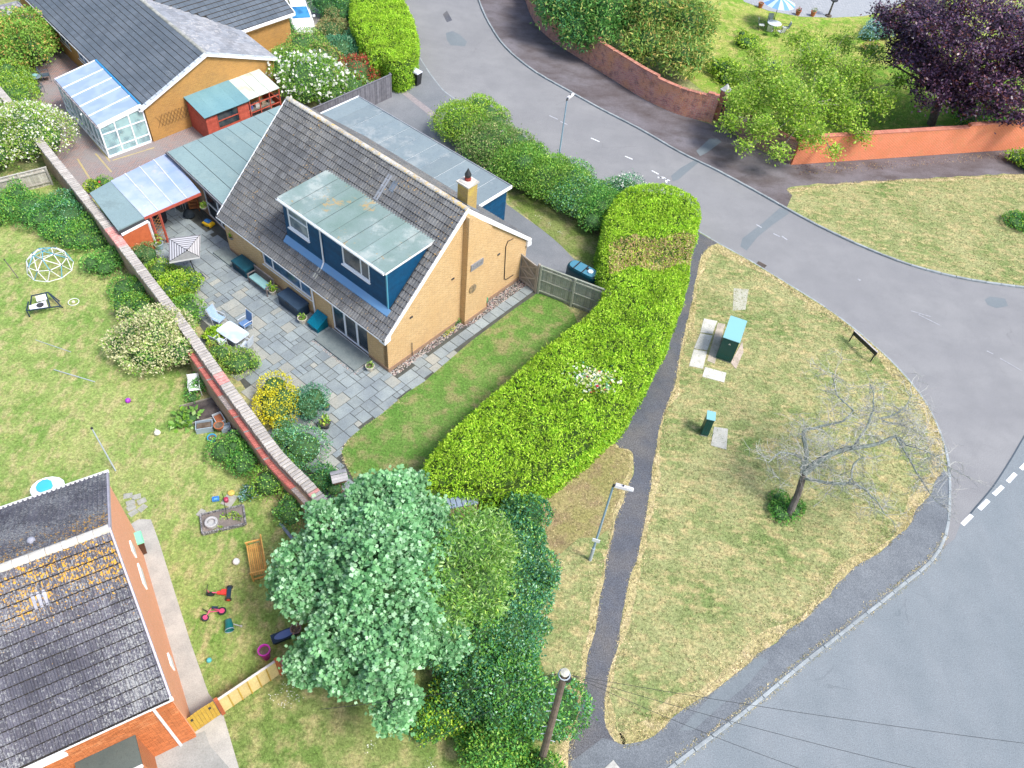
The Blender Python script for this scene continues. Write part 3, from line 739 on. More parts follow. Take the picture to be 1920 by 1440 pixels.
# chimney breast and stack
b = MB(H); b.wallpoly([(5.15, 0), (6.85, 0), (6.85, 5.75), (5.3, 7.22), (5.15, 7.1)], 'y', -.36, .001)
b.build('chimney_breast', brick_y, house)
brick_c = brickmat('chimney_brick', H, (.48, .33, .10), (.36, .25, .09), (.3, .25, .15), dirt=(.52, .40, .08), bumps=.5)
ch = MB(H).box(5.82, 6.48, .42, 1.08, 6.2, 8.05).build('chimney', brick_c, house)
b = MB(H); b.box(5.76, 6.54, .36, 1.14, 8.052, 8.13); b.cbox(6.15, .75, 8.13, .6, .6, .07, .05); b.build('chimney_crown', M('flaunching', (.62, .6, .55), (.4, .38, .34), var=0), ch)
b = MB(H); b.lathe(6.15, .75, [(.15, 8.19), (.16, 8.3), (.135, 8.32), (.135, 8.42)]); b.build('chimney_pot', M('pot', (.3, .05, .04), var=0), ch)
b = MB(H); b.lathe(6.15, .75, [(.15, 8.40), (.16, 8.52), (.09, 8.66), (.02, 8.82)]); b.build('chimney_cowl', black, ch)
MB(H).hexa([(5.7, .3, zr(5.3)-.3), (6.6, .3, zr(5.3)-1.15), (6.6, 1.2, zr(5.3)-1.15), (5.7, 1.2, zr(5.3)-.3), (5.7, .3, 7.25), (6.6, .3, 6.45), (6.6, 1.2, 6.45), (5.7, 1.2, 7.25)]).build('chimney_flashing', lead, ch)
# roof slabs
under = M('roof_underlay', (.06, .06, .06), var=0)
b = MB(H); b.plate([(-.2, -.1, EZ-.03), (RX, -.1, RZ-.03), (RX, HL+.1, RZ-.03), (-.2, HL+.1, EZ-.03)], .1)
b.plate([(RX, -.1, RZ-.03), (10.62, -.1, RZ-.03-(10.62-RX)*sl), (10.62, HL+.1, RZ-.03-(10.62-RX)*sl), (RX, HL+.1, RZ-.03)], .1)
roof = b.build('roof', under, house)
DX0, DX1, DY0, DY1, DZ = .76, 3.66, .66, 8.12, 5.93
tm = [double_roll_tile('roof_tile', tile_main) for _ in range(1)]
def skip_d(u, v):
    y = (-.1)+(HL+.2)*(1-u); x = -.2+(RX+.2)*v
    return DX0-.05 < x < DX1-.05 and DY0-.05 < y < DY1+.05
NR, NC = 20, 39
tile_field(H, roof, tm, (-.24, HL+.1, EZ-.02), (-.24, -.1, EZ-.02), (RX-.02, HL+.1, RZ-.02), .36, NR, NC, skip_d, field='roof_tiles')
# rear slope tiles all as one field part
P_ = []
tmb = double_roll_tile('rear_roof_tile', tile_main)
def stuff_tiles(T, root, me, p0, p1, q0, nrow, ncol, name):
    P0, P1, Q0 = T([p0, p1, q0]); up = (Q0-P0)/nrow; ex = (P1-P0)/np.linalg.norm(P1-P0); ey = up/np.linalg.norm(up); ez = np.cross(ex, ey)
    if ez[2] < 0: ex = -ex; ez = -ez
    a = np.zeros(len(me.vertices)*3); me.vertices.foreach_get('co', a); a = a.reshape(-1, 3)
    f = [list(p.vertices) for p in me.polygons]; vs = []; fs = []; n = 0; off = wloc(root)
    for r in range(nrow):
        for k in range(ncol):
            p = P0+(P1-P0)*(k+.5)/ncol+up*r+ez*random.uniform(0, .004)
            vs.append(a@np.column_stack([ex, ey, ez]).T+p-off); fs += [[i+n for i in q] for q in f]; n += len(a)
    link(name, mesh_np(name, np.vstack(vs), fs, list(me.materials)), root, kind='stuff')
stuff_tiles(H, roof, tmb, (10.66, -.1, RZ-(10.66-RX)*sl-.01), (10.66, HL+.1, RZ-(10.66-RX)*sl-.01), (RX+.02, -.1, RZ-.02), NR, NC, 'rear_roof_tiles')
ridge_tiles(H, roof, (RX, -.1, RZ+.03), (RX, HL+.1, RZ+.03), ridgem, .15)
# barge boards, soffit ends, gutter
for s_, xe in ((1, -.2), (-1, 10.62)):
    for y in (-.125, HL+.103):
        z0 = zr(xe) if s_ > 0 else RZ-(10.62-RX)*sl
        MB(H).hexa([(xe, y, z0-.20), (RX, y, RZ-.26), (RX, y+.05, RZ-.26), (xe, y+.05, z0-.20), (xe, y, z0+.07), (RX, y, RZ+.07), (RX, y+.05, RZ+.07), (xe, y+.05, z0+.07)]).build('barge_board', white, house)
b = MB(H); b.hexa([(-.24, -.12, EZ-.28), (.15, -.12, EZ-.2), (.15, .3, EZ-.2), (-.24, .3, EZ-.28), (-.24, -.12, EZ-.06), (.15, -.12, EZ+.2), (.15, .3, EZ+.1), (-.24, .3, EZ-.1)])
b.hexa([(10.3, -.12, 2.35), (10.66, -.12, 2.3), (10.66, .4, 2.3), (10.3, .4, 2.35), (10.3, -.12, 2.75), (10.66, -.12, 2.5), (10.66, .4, 2.5), (10.3, .4, 2.75)])
b.build('box_end', white, house)
b = MB(H); b.box(-.2, -.175, .3, HL+.1, EZ-.18, EZ-.035); b.box(-.174, .0, .3, HL, EZ-.18, EZ-.16); b.build('fascia', white, house)
gutter(H, house, (-.21, .0, EZ-.04), (-.21, HL+.1, EZ-.04), (-1, 0))
window(H, house, 'x', .07, *dW[:4], divs=((2.33, .12), (3.25, .12)), name='patio_door', sill=False)
MB(H).box(-.05, .08, dW[0]-.05, dW[1]+.05, dW[2]-.06, dW[2]).build('door_sill', white, house)
window(H, house, 'x', .07, *kW[:4], divs=((6.65, .08), (8.95, .08)), glass=win_blue, name='kitchen_window')
for y0, y1 in ((3.45, 4.05), (1.62, 2.2)): MB(H).box(-.14, -.02, y0, y1, 2.16, 2.24).build('door_hood', white, house)
# downpipes
b = MB(H); b.tube([(-.27, 5.5, EZ-.08), (-.07, 5.5, EZ-.3), (-.07, 5.5, .1)], .045, 8); b.build('downpipe', white, house)
b = MB(H); b.tube([(DX0-.28, 5.25, DZ-.05), (DX0-.06, 5.25, DZ-.25), (DX0-.06, 5.25, zr(DX0)+.2), (DX0-.25, 5.25, zr(DX0-.2)+.06)], .04, 8); b.build('dormer_downpipe', white, house)
# gable details
plinth = M('plinth_brick', (.33, .22, .14), (.26, .18, .13), var=0, scale=6)
b = MB(H); b.box(-.03, 5.14, -.03, -.001, 0.08, .33); b.box(5.12, 6.88, -.39, -.361, .08, .33); b.box(6.86, 10.42, -.03, -.001, .08, .33); b.box(-.03, -.001, .0, 1.4, .08, .33); b.box(-.03, -.001, 4.25, 12.9, .08, .33)
b.build('plinth', plinth, house)
def on_gable(px, py, yy=-.01):
    """local x,z on the plane y=yy seen through a pixel"""
    d = (px-960)*CR-(py-720)*CU+CF*_fw
    nrm = np.cross(V3(*H.x, 0), V3(0, 0, 1)); P0 = H([(0, yy, 0)])[0]; t = ((P0-V3(0, 0, CH))@nrm)/(d@nrm)
    p = V3(0, 0, CH)+t*d; l = H.inv@(p[:2]-H.o); return l[0], p[2]
def on_front(px, py, xx=-.01, Fm=None):
    Fm = Fm or H
    d = (px-960)*CR-(py-720)*CU+CF*_fw
    nrm = np.cross(V3(*Fm.y, 0), V3(0, 0, 1)); P0 = Fm([(xx, 0, 0)])[0]; t = ((P0-V3(0, 0, CH))@nrm)/(d@nrm)
    p = V3(0, 0, CH)+t*d; l = Fm.inv@(p[:2]-Fm.o); return l[1], p[2]
x, z = on_gable(894, 496, -.37); b = MB(H); b.box(x-.45, x+.45, -.41, -.362, z-.2, z+.2)
for i in range(9): xx = x-.4+.1*i; b.box(xx, xx+.05, -.425, -.405, z-.15+.04*(i % 3), z+.06+.04*((i*2) % 3))
b.build('relief_plaque', M('plaque_stone', (.30, .30, .31), (.2, .2, .21), var=0, scale=9), house)
x, z = on_gable(886, 541, -.37); b = MB(H)
P = [(x+.27*math.cos(a), -.40, z+.27*math.sin(a)) for a in np.linspace(0, 2*math.pi, 18, endpoint=False)]
b.add(P+[(p[0], -.362, p[2]) for p in P], [tuple(range(18))]+[(i, 18+i, 18+(i+1) % 18, (i+1) % 18) for i in range(18)])
for a in np.linspace(0, math.pi, 5)[:-1]: b.bar((x-.24*math.cos(a), -.41, z-.24*math.sin(a)), (x+.24*math.cos(a), -.41, z+.24*math.sin(a)), .03)
b.build('round_plaque', M('bronze_plaque', (.2, .17, .12), (.3, .22, .12), var=0), house)
for px, py in ((771, 595), (849, 523), (935, 477)):
    x, z = on_gable(px, py); MB(H).box(x-.09, x+.09, -.04, -.002, z-.04, z+.05).build('air_vent', dkgrey, house)
b = MB(H)
c = [on_gable(*p) for p in ((962, 447), (952, 452), (948, 462), (945, 523), (950, 523), (962, 515))]
b.tube([(x, -.03, z) for x, z in c], .022, 5); b.build('cable', black, house)
b = MB(H); x, z = on_gable(773, 675, -.05); b.tube([(x, -.06, .08), (x, -.06, 1.1)], .02, 5); b.build('hose_pipe', dkgrey, house)
# step slab at the patio door
tag(MB(H).cbox(-.62, 2.75, ZL, 1.15, 3.1, .13, .01).build('doorstep_slab', M('dark_step', (.17, .2, .2), (.12, .15, .155), var=0, scale=2), house))
# ---- dormer
zf = zr(DX0)
b = MB(H)
lw = (6.75, 7.95, 4.25, 5.2); rw = (2.35, 4.35, 4.25, 5.2)
lw = (on_front(580, 449, DX0)[0], on_front(543, 425, DX0)[0]+.02, on_front(580, 452, DX0)[1], 5.6); rw = (on_front(694, 530, DX0)[0], on_front(643, 492, DX0)[0], on_front(694, 530, DX0)[1], 5.6)
print('dormer win', lw, rw)
wall_open(b, 'x', DX0+.02, DX0+.12, DY0, DY1, zf, DZ-.02, [rw, lw])
for y in (DY0, DY1-.1): b.wallpoly([(DX0+.02, zf-.05), (DX1-.25, zr(DX1-.25)-.1), (DX1-.25, DZ-.04), (DX0+.02, DZ-.02)], 'y', y, y+.1)
dor = b.build('dormer', blueclad, house)
nb = 15; bh_ = (DZ-.02-zf)/nb
for i in range(nb):
    z0 = zf+i*bh_; z1 = z0+bh_-.012
    segs = [DY0-.02, DY1+.02]
    cuts = []
    for wa in (rw, lw):
        if z1 > wa[2]-.06 and z0 < wa[3]: cuts.append((wa[0]-.01, wa[1]+.01))
    u = segs[0]
    bb = MB(H)
    for ca, cb_ in sorted(cuts): bb.hexa([(DX0-.012, u, z0), (DX0+.02, u, z0), (DX0+.02, ca, z0), (DX0-.012, ca, z0), (DX0+.006, u, z1), (DX0+.02, u, z1), (DX0+.02, ca, z1), (DX0+.006, ca, z1)]); u = cb_
    bb.hexa([(DX0-.012, u, z0), (DX0+.02, u, z0), (DX0+.02, segs[1], z0), (DX0-.012, segs[1], z0), (DX0+.006, u, z1), (DX0+.02, u, z1), (DX0+.02, segs[1], z1), (DX0+.006, segs[1], z1)])
    bb.build('cladding_board', blueclad, dor)
    # right cheek boards follow the roof slope
    xa = DX0; xb = min(DX1-.1, (z0-EZ)/sl-.2)
    if xb > xa+.1: MB(H).hexa([(xa, DY0-.012, z0), (xb, DY0-.012, z0), (xb, DY0, z0), (xa, DY0, z0), (xa, DY0-.002, z1), (xb, DY0-.002, z1), (xb, DY0, z1), (xa, DY0, z1)]).build('cladding_board', blueclad, dor)
MB(H).box(DX0-.04, DX0+.02, DY0-.04, DY0+.03, zf, DZ-.03).build('corner_trim', paint('light_blue_trim', (.08, .3, .42)), dor)
window(H, house, 'x', DX0+.01, *rw, divs=((rw[0]+.62, .07),), name='dormer_window')
window(H, house, 'x', DX0+.01, *lw, trans=((lw[0], lw[1], lw[2]*.4+lw[3]*.6),), glass=glassmat('curtain_glass', (.1, .14, .17), blot=(.25, .3, .32)), name='dormer_window')
b = MB(H); xw = DX0-.012
b.hexa([(xw-.24, DY0-.2, zr(xw-.24)+.05), (xw, DY0-.2, zr(xw)+.06), (xw, DY1+.1, zr(xw)+.06), (xw-.24, DY1+.1, zr(xw-.24)+.05), (xw-.24, DY0-.2, zr(xw-.24)+.125), (xw, DY0-.2, zr(xw)+.19), (xw, DY1+.1, zr(xw)+.19), (xw-.24, DY1+.1, zr(xw-.24)+.125)])
b.build('flashing', leadblue, house)
DB = .12                                    # rise to the back of the dormer roof
b = MB(H); b.plate([(DX0-.16, DY0-.13, DZ), (DX1+.1, DY0-.13, DZ+DB), (DX1+.1, DY1+.13, DZ+DB), (DX0-.16, DY1+.13, DZ)], .14)
dr = b.build('dormer_roof', white, house)
MB(H).plate([(DX0-.15, DY0-.12, DZ+.006), (DX1+.09, DY0-.12, DZ+DB+.006), (DX1+.09, DY1+.12, DZ+DB+.006), (DX0-.15, DY1+.12, DZ+.006)], .003).build('felt_underlay', dkgrey, dr)
ns = 8; wdt = (DY1-DY0+.3)/ns
for i in range(ns):
    y0 = DY0-.15+i*wdt; z = .012+(.006 if i % 2 else 0)
    MB(H).plate([(DX0-.18, y0, DZ+z), (DX1+.14, y0, DZ+DB+z+.02), (DX1+.14, y0+wdt-.025, DZ+DB+z+.02), (DX0-.18, y0+wdt-.025, DZ+z)], .012 if i % 2 else .008).build('felt_sheet', feltd, dr)
gutter(H, dr, (DX0-.18, DY0-.1, DZ-.04), (DX0-.18, DY1+.1, DZ-.04), (-1, 0), white)
MB(H).box(DX0-.175, DX0-.16, DY0-.1, DY1+.1, DZ-.16, DZ-.02).build('fascia', black, dr)
# lead strip and vent tile above the dormer (under the ridge)
for (x0, x1, y0, y1, m) in ((DX1+.12, 4.85, 4.55, 4.85, lead), (4.35, 4.75, 4.0, 4.35, M('vent_tile', (.16, .2, .25), var=0))):
    MB(H).plate([(x0, y0, zr(x0)+.09), (x1, y0, zr(x1)+.09), (x1, y1, zr(x1)+.09), (x0, y1, zr(x0)+.09)], .05).build('roof_vent', m, roof)
b = MB(H); b.plate([(.05, 5.25, zr(.05)+.07), (.62, 5.25, zr(.62)+.07), (.62, 5.55, zr(.62)+.07), (.05, 5.55, zr(.05)+.07)], .03); b.build('stained_patch', M('bleached_tile', (.42, .42, .38), (.33, .34, .3), var=0), roof)
# ---- rear flat-roofed wing (right)
b = MB(H); b.box(10.42, 13.2, 4.0, 16.8, 0, 2.62); b.build('rear_wing', blueclad, house)
for i in range(11):
    z0 = .1+i*.23
    MB(H).box(10.45, 13.22, 3.97, 3.999, z0, z0+.215).build('cladding_board', blueclad, house)
b = MB(H); b.box(9.9, 13.36, 3.82, 16.98, 2.64, 2.80); fr_ = b.build('rear_flat_roof', white, house)
for i in range(11):
    y0 = 3.8+i*1.2; MB(H).box(9.7, 13.4, y0, min(y0+1.2, 17.02)-.025, 2.802, 2.815+(.006 if i % 2 else 0)).build('felt_sheet', feltb, fr_)
MB(H).box(13.36, 13.42, 3.8, 17.0, 2.68, 2.86).build('edge_trim', lead, fr_)
MB(H).box(9.9, 13.42, 16.99, 17.05, 2.68, 2.86).build('edge_trim', white, fr_)
MB(H).box(10.6, 13.42, 3.75, 3.81, 2.66, 2.86).build('edge_trim', white, fr_)
# ---- left flat-roofed wing
LW = [(.45, 12.75), (1.22, 19.84), (9.2, 19.7), (9.2, 12.75)]
pinkb = brickmat('pink_brick', H, (.45, .27, .17), (.40, .24, .14), (.38, .28, .2), bumps=.4)
b = MB(H); b.prism([(.75, 12.96), (1.42, 19.6), (9.0, 19.5), (9.0, 12.96)], 0, 2.4); b.build('left_wing_wall', pinkb, house)
b = MB(H); b.prism(LW, 2.42, 2.60); lf = b.build('left_flat_roof', dkgrey, house)
for i in range(8):
    x0, x1 = i/8, (i+1)/8-.004
    A_ = np.array(LW[0])*(1-x0)+np.array(LW[3])*x0; B_ = np.array(LW[0])*(1-x1)+np.array(LW[3])*x1
    C_ = np.array(LW[1])*(1-x1)+np.array(LW[2])*x1; D_ = np.array(LW[1])*(1-x0)+np.array(LW[2])*x0
    MB(H).prism([tuple(A_), tuple(B_), tuple(C_), tuple(D_)], 2.602, 2.612+(.007 if i % 2 else 0)).build('felt_sheet', felt, lf)
gutter(H, lf, (.42, 12.75, 2.58), (1.19, 19.9, 2.58), (-1, 0), black)
MB(H).hexa([(.36, 12.8, 2.44), (.44, 12.8, 2.44), (1.21, 19.9, 2.44), (1.13, 19.9, 2.44), (.40, 12.8, 2.60), (.44, 12.8, 2.60), (1.21, 19.9, 2.60), (1.17, 19.9, 2.6)]).build('fascia', white, lf)
# french window wall of the left wing
FW = Frame(H([(.66, 12.95, 0)])[0][:2], H.ax, math.degrees(math.atan2(*(H([(1.33, 19.6, 0)])[0]-H([(.66, 12.95, 0)])[0])[[1, 0]])))
fa, fb = FW.L(455, 483)[1], FW.L(397, 405)[1]
b = MB(FW); wall_open(b, 'x', 0, .1, 0, 6.6, .08, 2.41, [(fa, fb, .14, 2.2)]); b.build('wing_front_wall', pinkb, house)
window(FW, house, 'x', .02, fa, fb, .14, 2.2, divs=((fa+(fb-fa)*.33, .12), (fa+(fb-fa)*.66, .12)), trans=((fa, fb, 1.1),), name='french_window', sill=False)
# ================================================================ bungalow, top left
T2 = Frame(G(288, 278), 53.0, 137.0)
brick_o = brickmat('ochre_brick', T2, (.46, .24, .06), (.36, .18, .05), (.42, .30, .14), bumps=.4, var=(.50, .27, .09), dirt=(.34, .2, .08))
slate = tilemat('bungalow_tile', (.088, .11, .135), (.11, .132, .158), (.22, .25, .27), (.07, .08, .10), -.3, .2, 9, tv=.1)
slate_l = tilemat('bungalow_tile_pale', (.23, .25, .28), (.28, .29, .31), (.45, .44, .43), (.26, .27, .30), .4, .4, 4)
bung = thing('bungalow', 'ochre brick bungalow with shallow slate-grey tiled roof and white verges, at the top left', 'house', (*T2.o, 0))
BY, BE, BX, BZ, BW_, BL = .5, 2.5, 5.15, 4.45, 10.0, 22.0
b = MB(T2)
b.wallpoly([(.3, 0), (BW_, 0), (BW_, BE), (BX, BZ-.1), (.3, BE)], 'y', BY, BY+.25)
ops = [(on_front(148, 88, .3, T2)[0], on_front(122, 57, .3, T2)[0], 1.1, 2.2), (on_front(120, 60, .3, T2)[0]+.1, on_front(103, 33, .3, T2)[0]+.6, 1.1, 2.2)]
ops = [(9.6, 11.3, 1.05, 2.15), (12.6, 14.4, 1.05, 2.15)]
wall_open(b, 'x', .3, .55, BY+.25, BL, 0, BE, ops)
b.box(BW_-.25, BW_, BY+.25, 9.0, 0, BE)
b.build('wall', brick_o, bung)
for o_ in ops: window(T2, bung, 'x', .36, *o_, divs=(((o_[0]+o_[1])/2, .08),), glass=win_blue)
bsl = (BZ-BE)/(BX-.05)
b = MB(T2); b.plate([(.05, BY-.15, BE-.03), (BX, BY-.15, BZ-.03), (BX, BL, BZ-.03), (.05, BL, BE-.03)], .1)
b.plate([(BX, BY-.15, BZ-.03), (BW_+.25, BY-.15, BE-.03), (BW_+.25, BL, BE-.03), (BX, BL, BZ-.03)], .1)
broof = b.build('roof', under, bung)
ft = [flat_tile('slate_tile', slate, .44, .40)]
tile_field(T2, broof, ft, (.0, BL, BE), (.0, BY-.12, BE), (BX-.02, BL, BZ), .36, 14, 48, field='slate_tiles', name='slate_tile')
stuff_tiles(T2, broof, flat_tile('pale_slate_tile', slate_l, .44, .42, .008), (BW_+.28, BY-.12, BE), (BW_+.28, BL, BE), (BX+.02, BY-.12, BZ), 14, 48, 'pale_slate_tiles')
ridge_tiles(T2, broof, (BX, BY-.1, BZ+.03), (BX, BL, BZ+.03), M('bungalow_ridge', (.36, .36, .33), (.24, .25, .22), var=.15, scale=5), .12)
for xa, za, xb, zb, nm in ((.0, BE, BX, BZ, 'l'), (BX, BZ, BW_+.28, BE, 'r')):
    MB(T2).hexa([(xa, BY-.19, za-.14), (xb, BY-.19, zb-.14), (xb, BY-.165, zb-.14), (xa, BY-.165, za-.14), (xa, BY-.19, za+.04), (xb, BY-.19, zb+.04), (xb, BY-.165, zb+.04), (xa, BY-.165, za+.04)]).build('barge_board', white, bung)
vm = [box_mesh('verge_tile', .20, .42, .06, M('verge_cap', (.5, .55, .6), (.4, .45, .5), var=.1), .01)]
tr = []
for xa, za, xb, zb in ((.0, BE, BX, BZ), (BX, BZ, BW_+.28, BE)):
    A_, B_ = T2([(xa, BY-.09, za+.02), (xb, BY-.09, zb+.02)]); L = np.linalg.norm(B_-A_); n = int(L/.43); t_ = (B_-A_)/L
    for i in range(n):
        s_ = np.cross(t_, V3(0, 0, 1)); s_ /= np.linalg.norm(s_); tr.append((A_+t_*L*(i+.5)/n, s_, t_, np.cross(s_, t_)))
pieces('verge_tile', broof, vm, tr)
gutter(T2, bung, (.0, BY-.15, BE-.05), (.0, BL, BE-.05), (-1, 0))
b = MB(T2); b.tube([(-.05, 8.6, BE-.1), (.22, 8.6, BE-.3), (.22, 8.6, .1)], .05, 8); b.build('downpipe', white, bung)
# trellis on the gable
x0, z0 = 0.75, .95
tb = M('trellis_wood', (.2, .12, .05), (.13, .09, .05), var=.1)
tre = thing('wall_trellis', 'diamond lattice of thin brown laths on the ochre gable wall', 'trellis', tuple(T2([(1.9, BY-.03, 1.0)])[0]))
for i in range(10):
    for dz, yy in ((1, BY-.02), (-1, BY-.035)):
        xa = .85+i*.24
        za, zb = (.85, 1.65) if dz > 0 else (1.65, .85)
        MB(T2).bar((xa, yy, za), (xa+.45, yy, zb), .022, .012).build('lath', tb, tre)
# cross wing roof and wall (behind, right)
W2 = [(BX, 12.2, BZ), (15.2, 9.6, BZ-.1)]
b = MB(T2); b.plate([(BW_+.2, 5.5, BE), (14.8, 5.2, BE), (14.8, 10.2, BZ), (BX, 10.2, BZ)], .1)
b.plate([(BX, 10.2, BZ), (14.8, 10.2, BZ), (14.8, 15.2, BE), (BW_, 15.2, BE)], .1)
wr = b.build('cross_wing_roof', under, bung)
def skw(u, v):
    x = BX+(14.8-BX)*u; y = 5.3+4.9*v
    return x < BX+ (BW_+.2-BX)*(1-v)+.0
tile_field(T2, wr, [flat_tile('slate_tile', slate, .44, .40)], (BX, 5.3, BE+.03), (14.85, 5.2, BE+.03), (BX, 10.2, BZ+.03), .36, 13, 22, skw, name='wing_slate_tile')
MB(T2).box(BW_+.2, 14.88, 5.05, 5.12, BE-.15, BE+.06).build('fascia', white, wr)
MB(T2).hexa([(14.86, 5.1, BE-.14), (14.93, 5.1, BE-.14), (14.93, 10.2, BZ-.14), (14.86, 10.2, BZ-.14), (14.86, 5.1, BE+.09), (14.93, 5.1, BE+.09), (14.93, 10.2, BZ+.09), (14.86, 10.2, BZ+.09)]).build('barge_board', white, wr)
MB(T2).box(BW_, 14.5, 5.4, 14.8, 0, BE-.05).build('cross_wing_wall', brick_o, bung)
# conservatory
C1 = Frame(G(285, 268), 50.9, 136.2)
cons = thing('conservatory', 'white framed glass conservatory against the left side of the ochre bungalow', 'conservatory', (*C1.o, 0))
cw, cl, zl, zh = -2.85, 6.6, 2.25, 2.65
cglass = glassmat('conservatory_glass', (.35, .55, .60), .32, .06, .5)
croof = glassmat('conservatory_roof_glass', (.30, .40, .54), .80, .18, .4, blot=(.36, .46, .60))
b = MB(C1); b.box(cw, -.0, 0, cl, .05, .14); b.build('floor', M('tiled_floor', (.35, .42, .45), (.28, .36, .4), var=0), cons)
b = MB(C1)
b.box(cw-.05, -.02, -.05, .05, .05, .2); b.box(cw-.05, cw+.06, .05, cl, .05, .2)
b.build('base_rail', white, cons)
def cpost(x, y, z): MB(C1).box(x-.04, x+.04, y-.04, y+.04, .2, z).build('post', white, cons)
for i in range(4): x = cw+(0-cw)*i/3; cpost(x if i else cw+.01, 0, zl+(zh-zl)*i/3-.02)
ny = 8
for i in range(1, ny+1): cpost(cw+.01, cl*i/ny, zl-.02)
for i in range(3):
    xa, xb = cw+(-cw)*i/3+.05, cw+(-cw)*(i+1)/3-.05; zt = zl+(zh-zl)*i/3-.05
    MB(C1).box(xa-.01, xb+.01, -.03, .03, .62, .69).build('rail', white, cons)
    MB(C1).box(xa-.01, xb+.01, -.03, .03, 1.62, 1.69).build('rail', white, cons)
    for za, zb in ((.2, .62), (.69, 1.62), (1.69, zt)): MB(C1).box(xa, xb, -.01, .01, za, zb).build('pane', cglass, cons)
for i in range(ny):
    ya, yb = cl*i/ny+.05, cl*(i+1)/ny-.05
    MB(C1).box(cw-.02, cw+.04, ya-.01, yb+.01, .62, .69).build('rail', white, cons)
    for za, zb in ((.2, .62), (.69, zl-.04)): MB(C1).box(cw, cw+.02, ya, yb, za, zb).build('pane', cglass, cons)
MB(C1).hexa([(cw-.05, -.06, zl-.16), (0, -.06, zh-.18), (0, .06, zh-.18), (cw-.05, .06, zl-.16), (cw-.05, -.06, zl+.02), (0, -.06, zh+.02), (0, .06, zh+.02), (cw-.05, .06, zl+.02)]).build('eave_beam', white, cons)
MB(C1).box(cw-.14, cw-.03, -.06, cl+.06, zl-.09, zl+.0).build('eave_gutter', M('gutter_grey', (.35, .34, .36), (.12, .1, .1), var=0, scale=9), cons)
MB(C1).box(-.1, .02, 0, cl, zh-.02, zh+.1).build('wall_flashing', paint('blue_wall_strip', (.02, .2, .42)), cons)
for i in range(6):
    y = i*cl/5
    MB(C1).hexa([(cw-.05, y-.035, zl+.03), (0, y-.035, zh+.03), (0, y+.035, zh+.03), (cw-.05, y+.035, zl+.03), (cw-.05, y-.035, zl+.08), (0, y-.035, zh+.08), (0, y+.035, zh+.08), (cw-.05, y+.035, zl+.08)]).build('glazing_bar', white, cons)
    if i < 5: MB(C1).plate([(cw-.04, y+.04, zl+.045), (-.1, y+.04, zh+.04), (-.1, y+cl/5-.04, zh+.04), (cw-.04, y+cl/5-.04, zl+.045)], .015).build('roof_pane', croof, cons)
MB(C1).box(cw, 0, cl+.02, cl+.12, zl+.02, zl+.07).build('end_trim', paint('purple_trim', (.16, .05, .35)), cons)
def simple_chair(name, F, label, cat, m_frame, m_seat, group=None, w=.5, arms=True, seat_h=.43, back=.5, sling=False, rec=.12):
    """outdoor chair facing local +y: seat, sloping back, four legs, arms"""
    r = thing(name, label, cat, (*F.o, F.z), group); z = 0
    MB(F).box(-w/2+.02, w/2-.02, -.23, .24, seat_h-.02, seat_h+.012).build('seat', m_seat, r)
    MB(F).hexa([(-w/2+.03, -.25, seat_h+.02), (w/2-.03, -.25, seat_h+.02), (w/2-.03, -.23, seat_h+.02), (-w/2+.03, -.23, seat_h+.02), (-w/2+.03, -.25-rec, seat_h+back), (w/2-.03, -.25-rec, seat_h+back), (w/2-.03, -.23-rec, seat_h+back), (-w/2+.03, -.23-rec, seat_h+back)]).build('backrest', m_seat, r)
    for sx in (-1, 1):
        x = sx*w/2
        MB(F).tube([(x, .24, 0), (x, .22, seat_h+(.2 if arms else 0))], .014, 5).build('leg', m_frame, r)
        MB(F).tube([(x, -.2, 0), (x, -.24, seat_h), (x, -.25-rec, seat_h+back+.02)], .014, 5).build('leg', m_frame, r)
        if arms: MB(F).tube([(x, .25, seat_h+.2), (x, -.02, seat_h+.225), (x, -.29, seat_h+.2)], .018, 5).build('arm', m_frame, r)
    return r
MB(C1).box(-2.4, -1.9, 2.1, 4.2, .14, .6).solo('daybed', M('teal_cushion', (.1, .3, .38), (.2, .42, .48), var=0), 'low teal cushioned sofa seen through the conservatory glass', 'sofa')
F_ = Frame(C1([(-1.2, 1.1, 0)])[0][:2], 190); F_.z = .14
simple_chair('wicker_chair', F_, 'brown wicker armchair inside the conservatory near its end panes', 'chair', timber, M('wicker', (.36, .26, .16), (.25, .17, .1)), w=.62)
# red shed with felt roof and glazed lean-to
S1 = Frame(G(370, 258), 52.5, 138)
redwood = M('red_stained_board', (.46, .10, .065), (.38, .075, .05), var=.1, scale=4, fine=15)
shed = thing('garden_shed', 'red boarded shed with blue-green felt roof beside the ochre gable', 'shed', (*S1.o, 0))
sp = [S1.L(*p) for p in ((343, 177), (380, 222), (463, 192), (428, 143))]
lo = [S1.L(380, 222, 1.95), S1.L(463, 192, 1.95)]; hi = [S1.L(343, 177, 2.25), S1.L(428, 143, 2.25)]
y0 = (lo[0][1]+lo[1][1])/2; y1 = (hi[0][1]+hi[1][1])/2; x0, x1 = (lo[0][0]+hi[0][0])/2, (lo[1][0]+hi[1][0])/2
b = MB(S1)
nbd = 12
zt = 1.86
def shed_boards(xa, xb, y, za, zb):
    n = max(1, int((zb-za)/.15))
    for i in range(n):
        z_ = za+(zb-za)*i/n
        MB(S1).hexa([(xa, y-.02, z_), (xb, y-.02, z_), (xb, y+.01, z_), (xa, y+.01, z_), (xa, y-.005, z_+(zb-za)/n), (xb, y-.005, z_+(zb-za)/n), (xb, y+.01, z_+(zb-za)/n), (xa, y+.01, z_+(zb-za)/n)]).build('board', redwood, shed)
sx0, sx1, sy0, sy1 = x0+.1, x1-.08, y0+.12, y1-.1
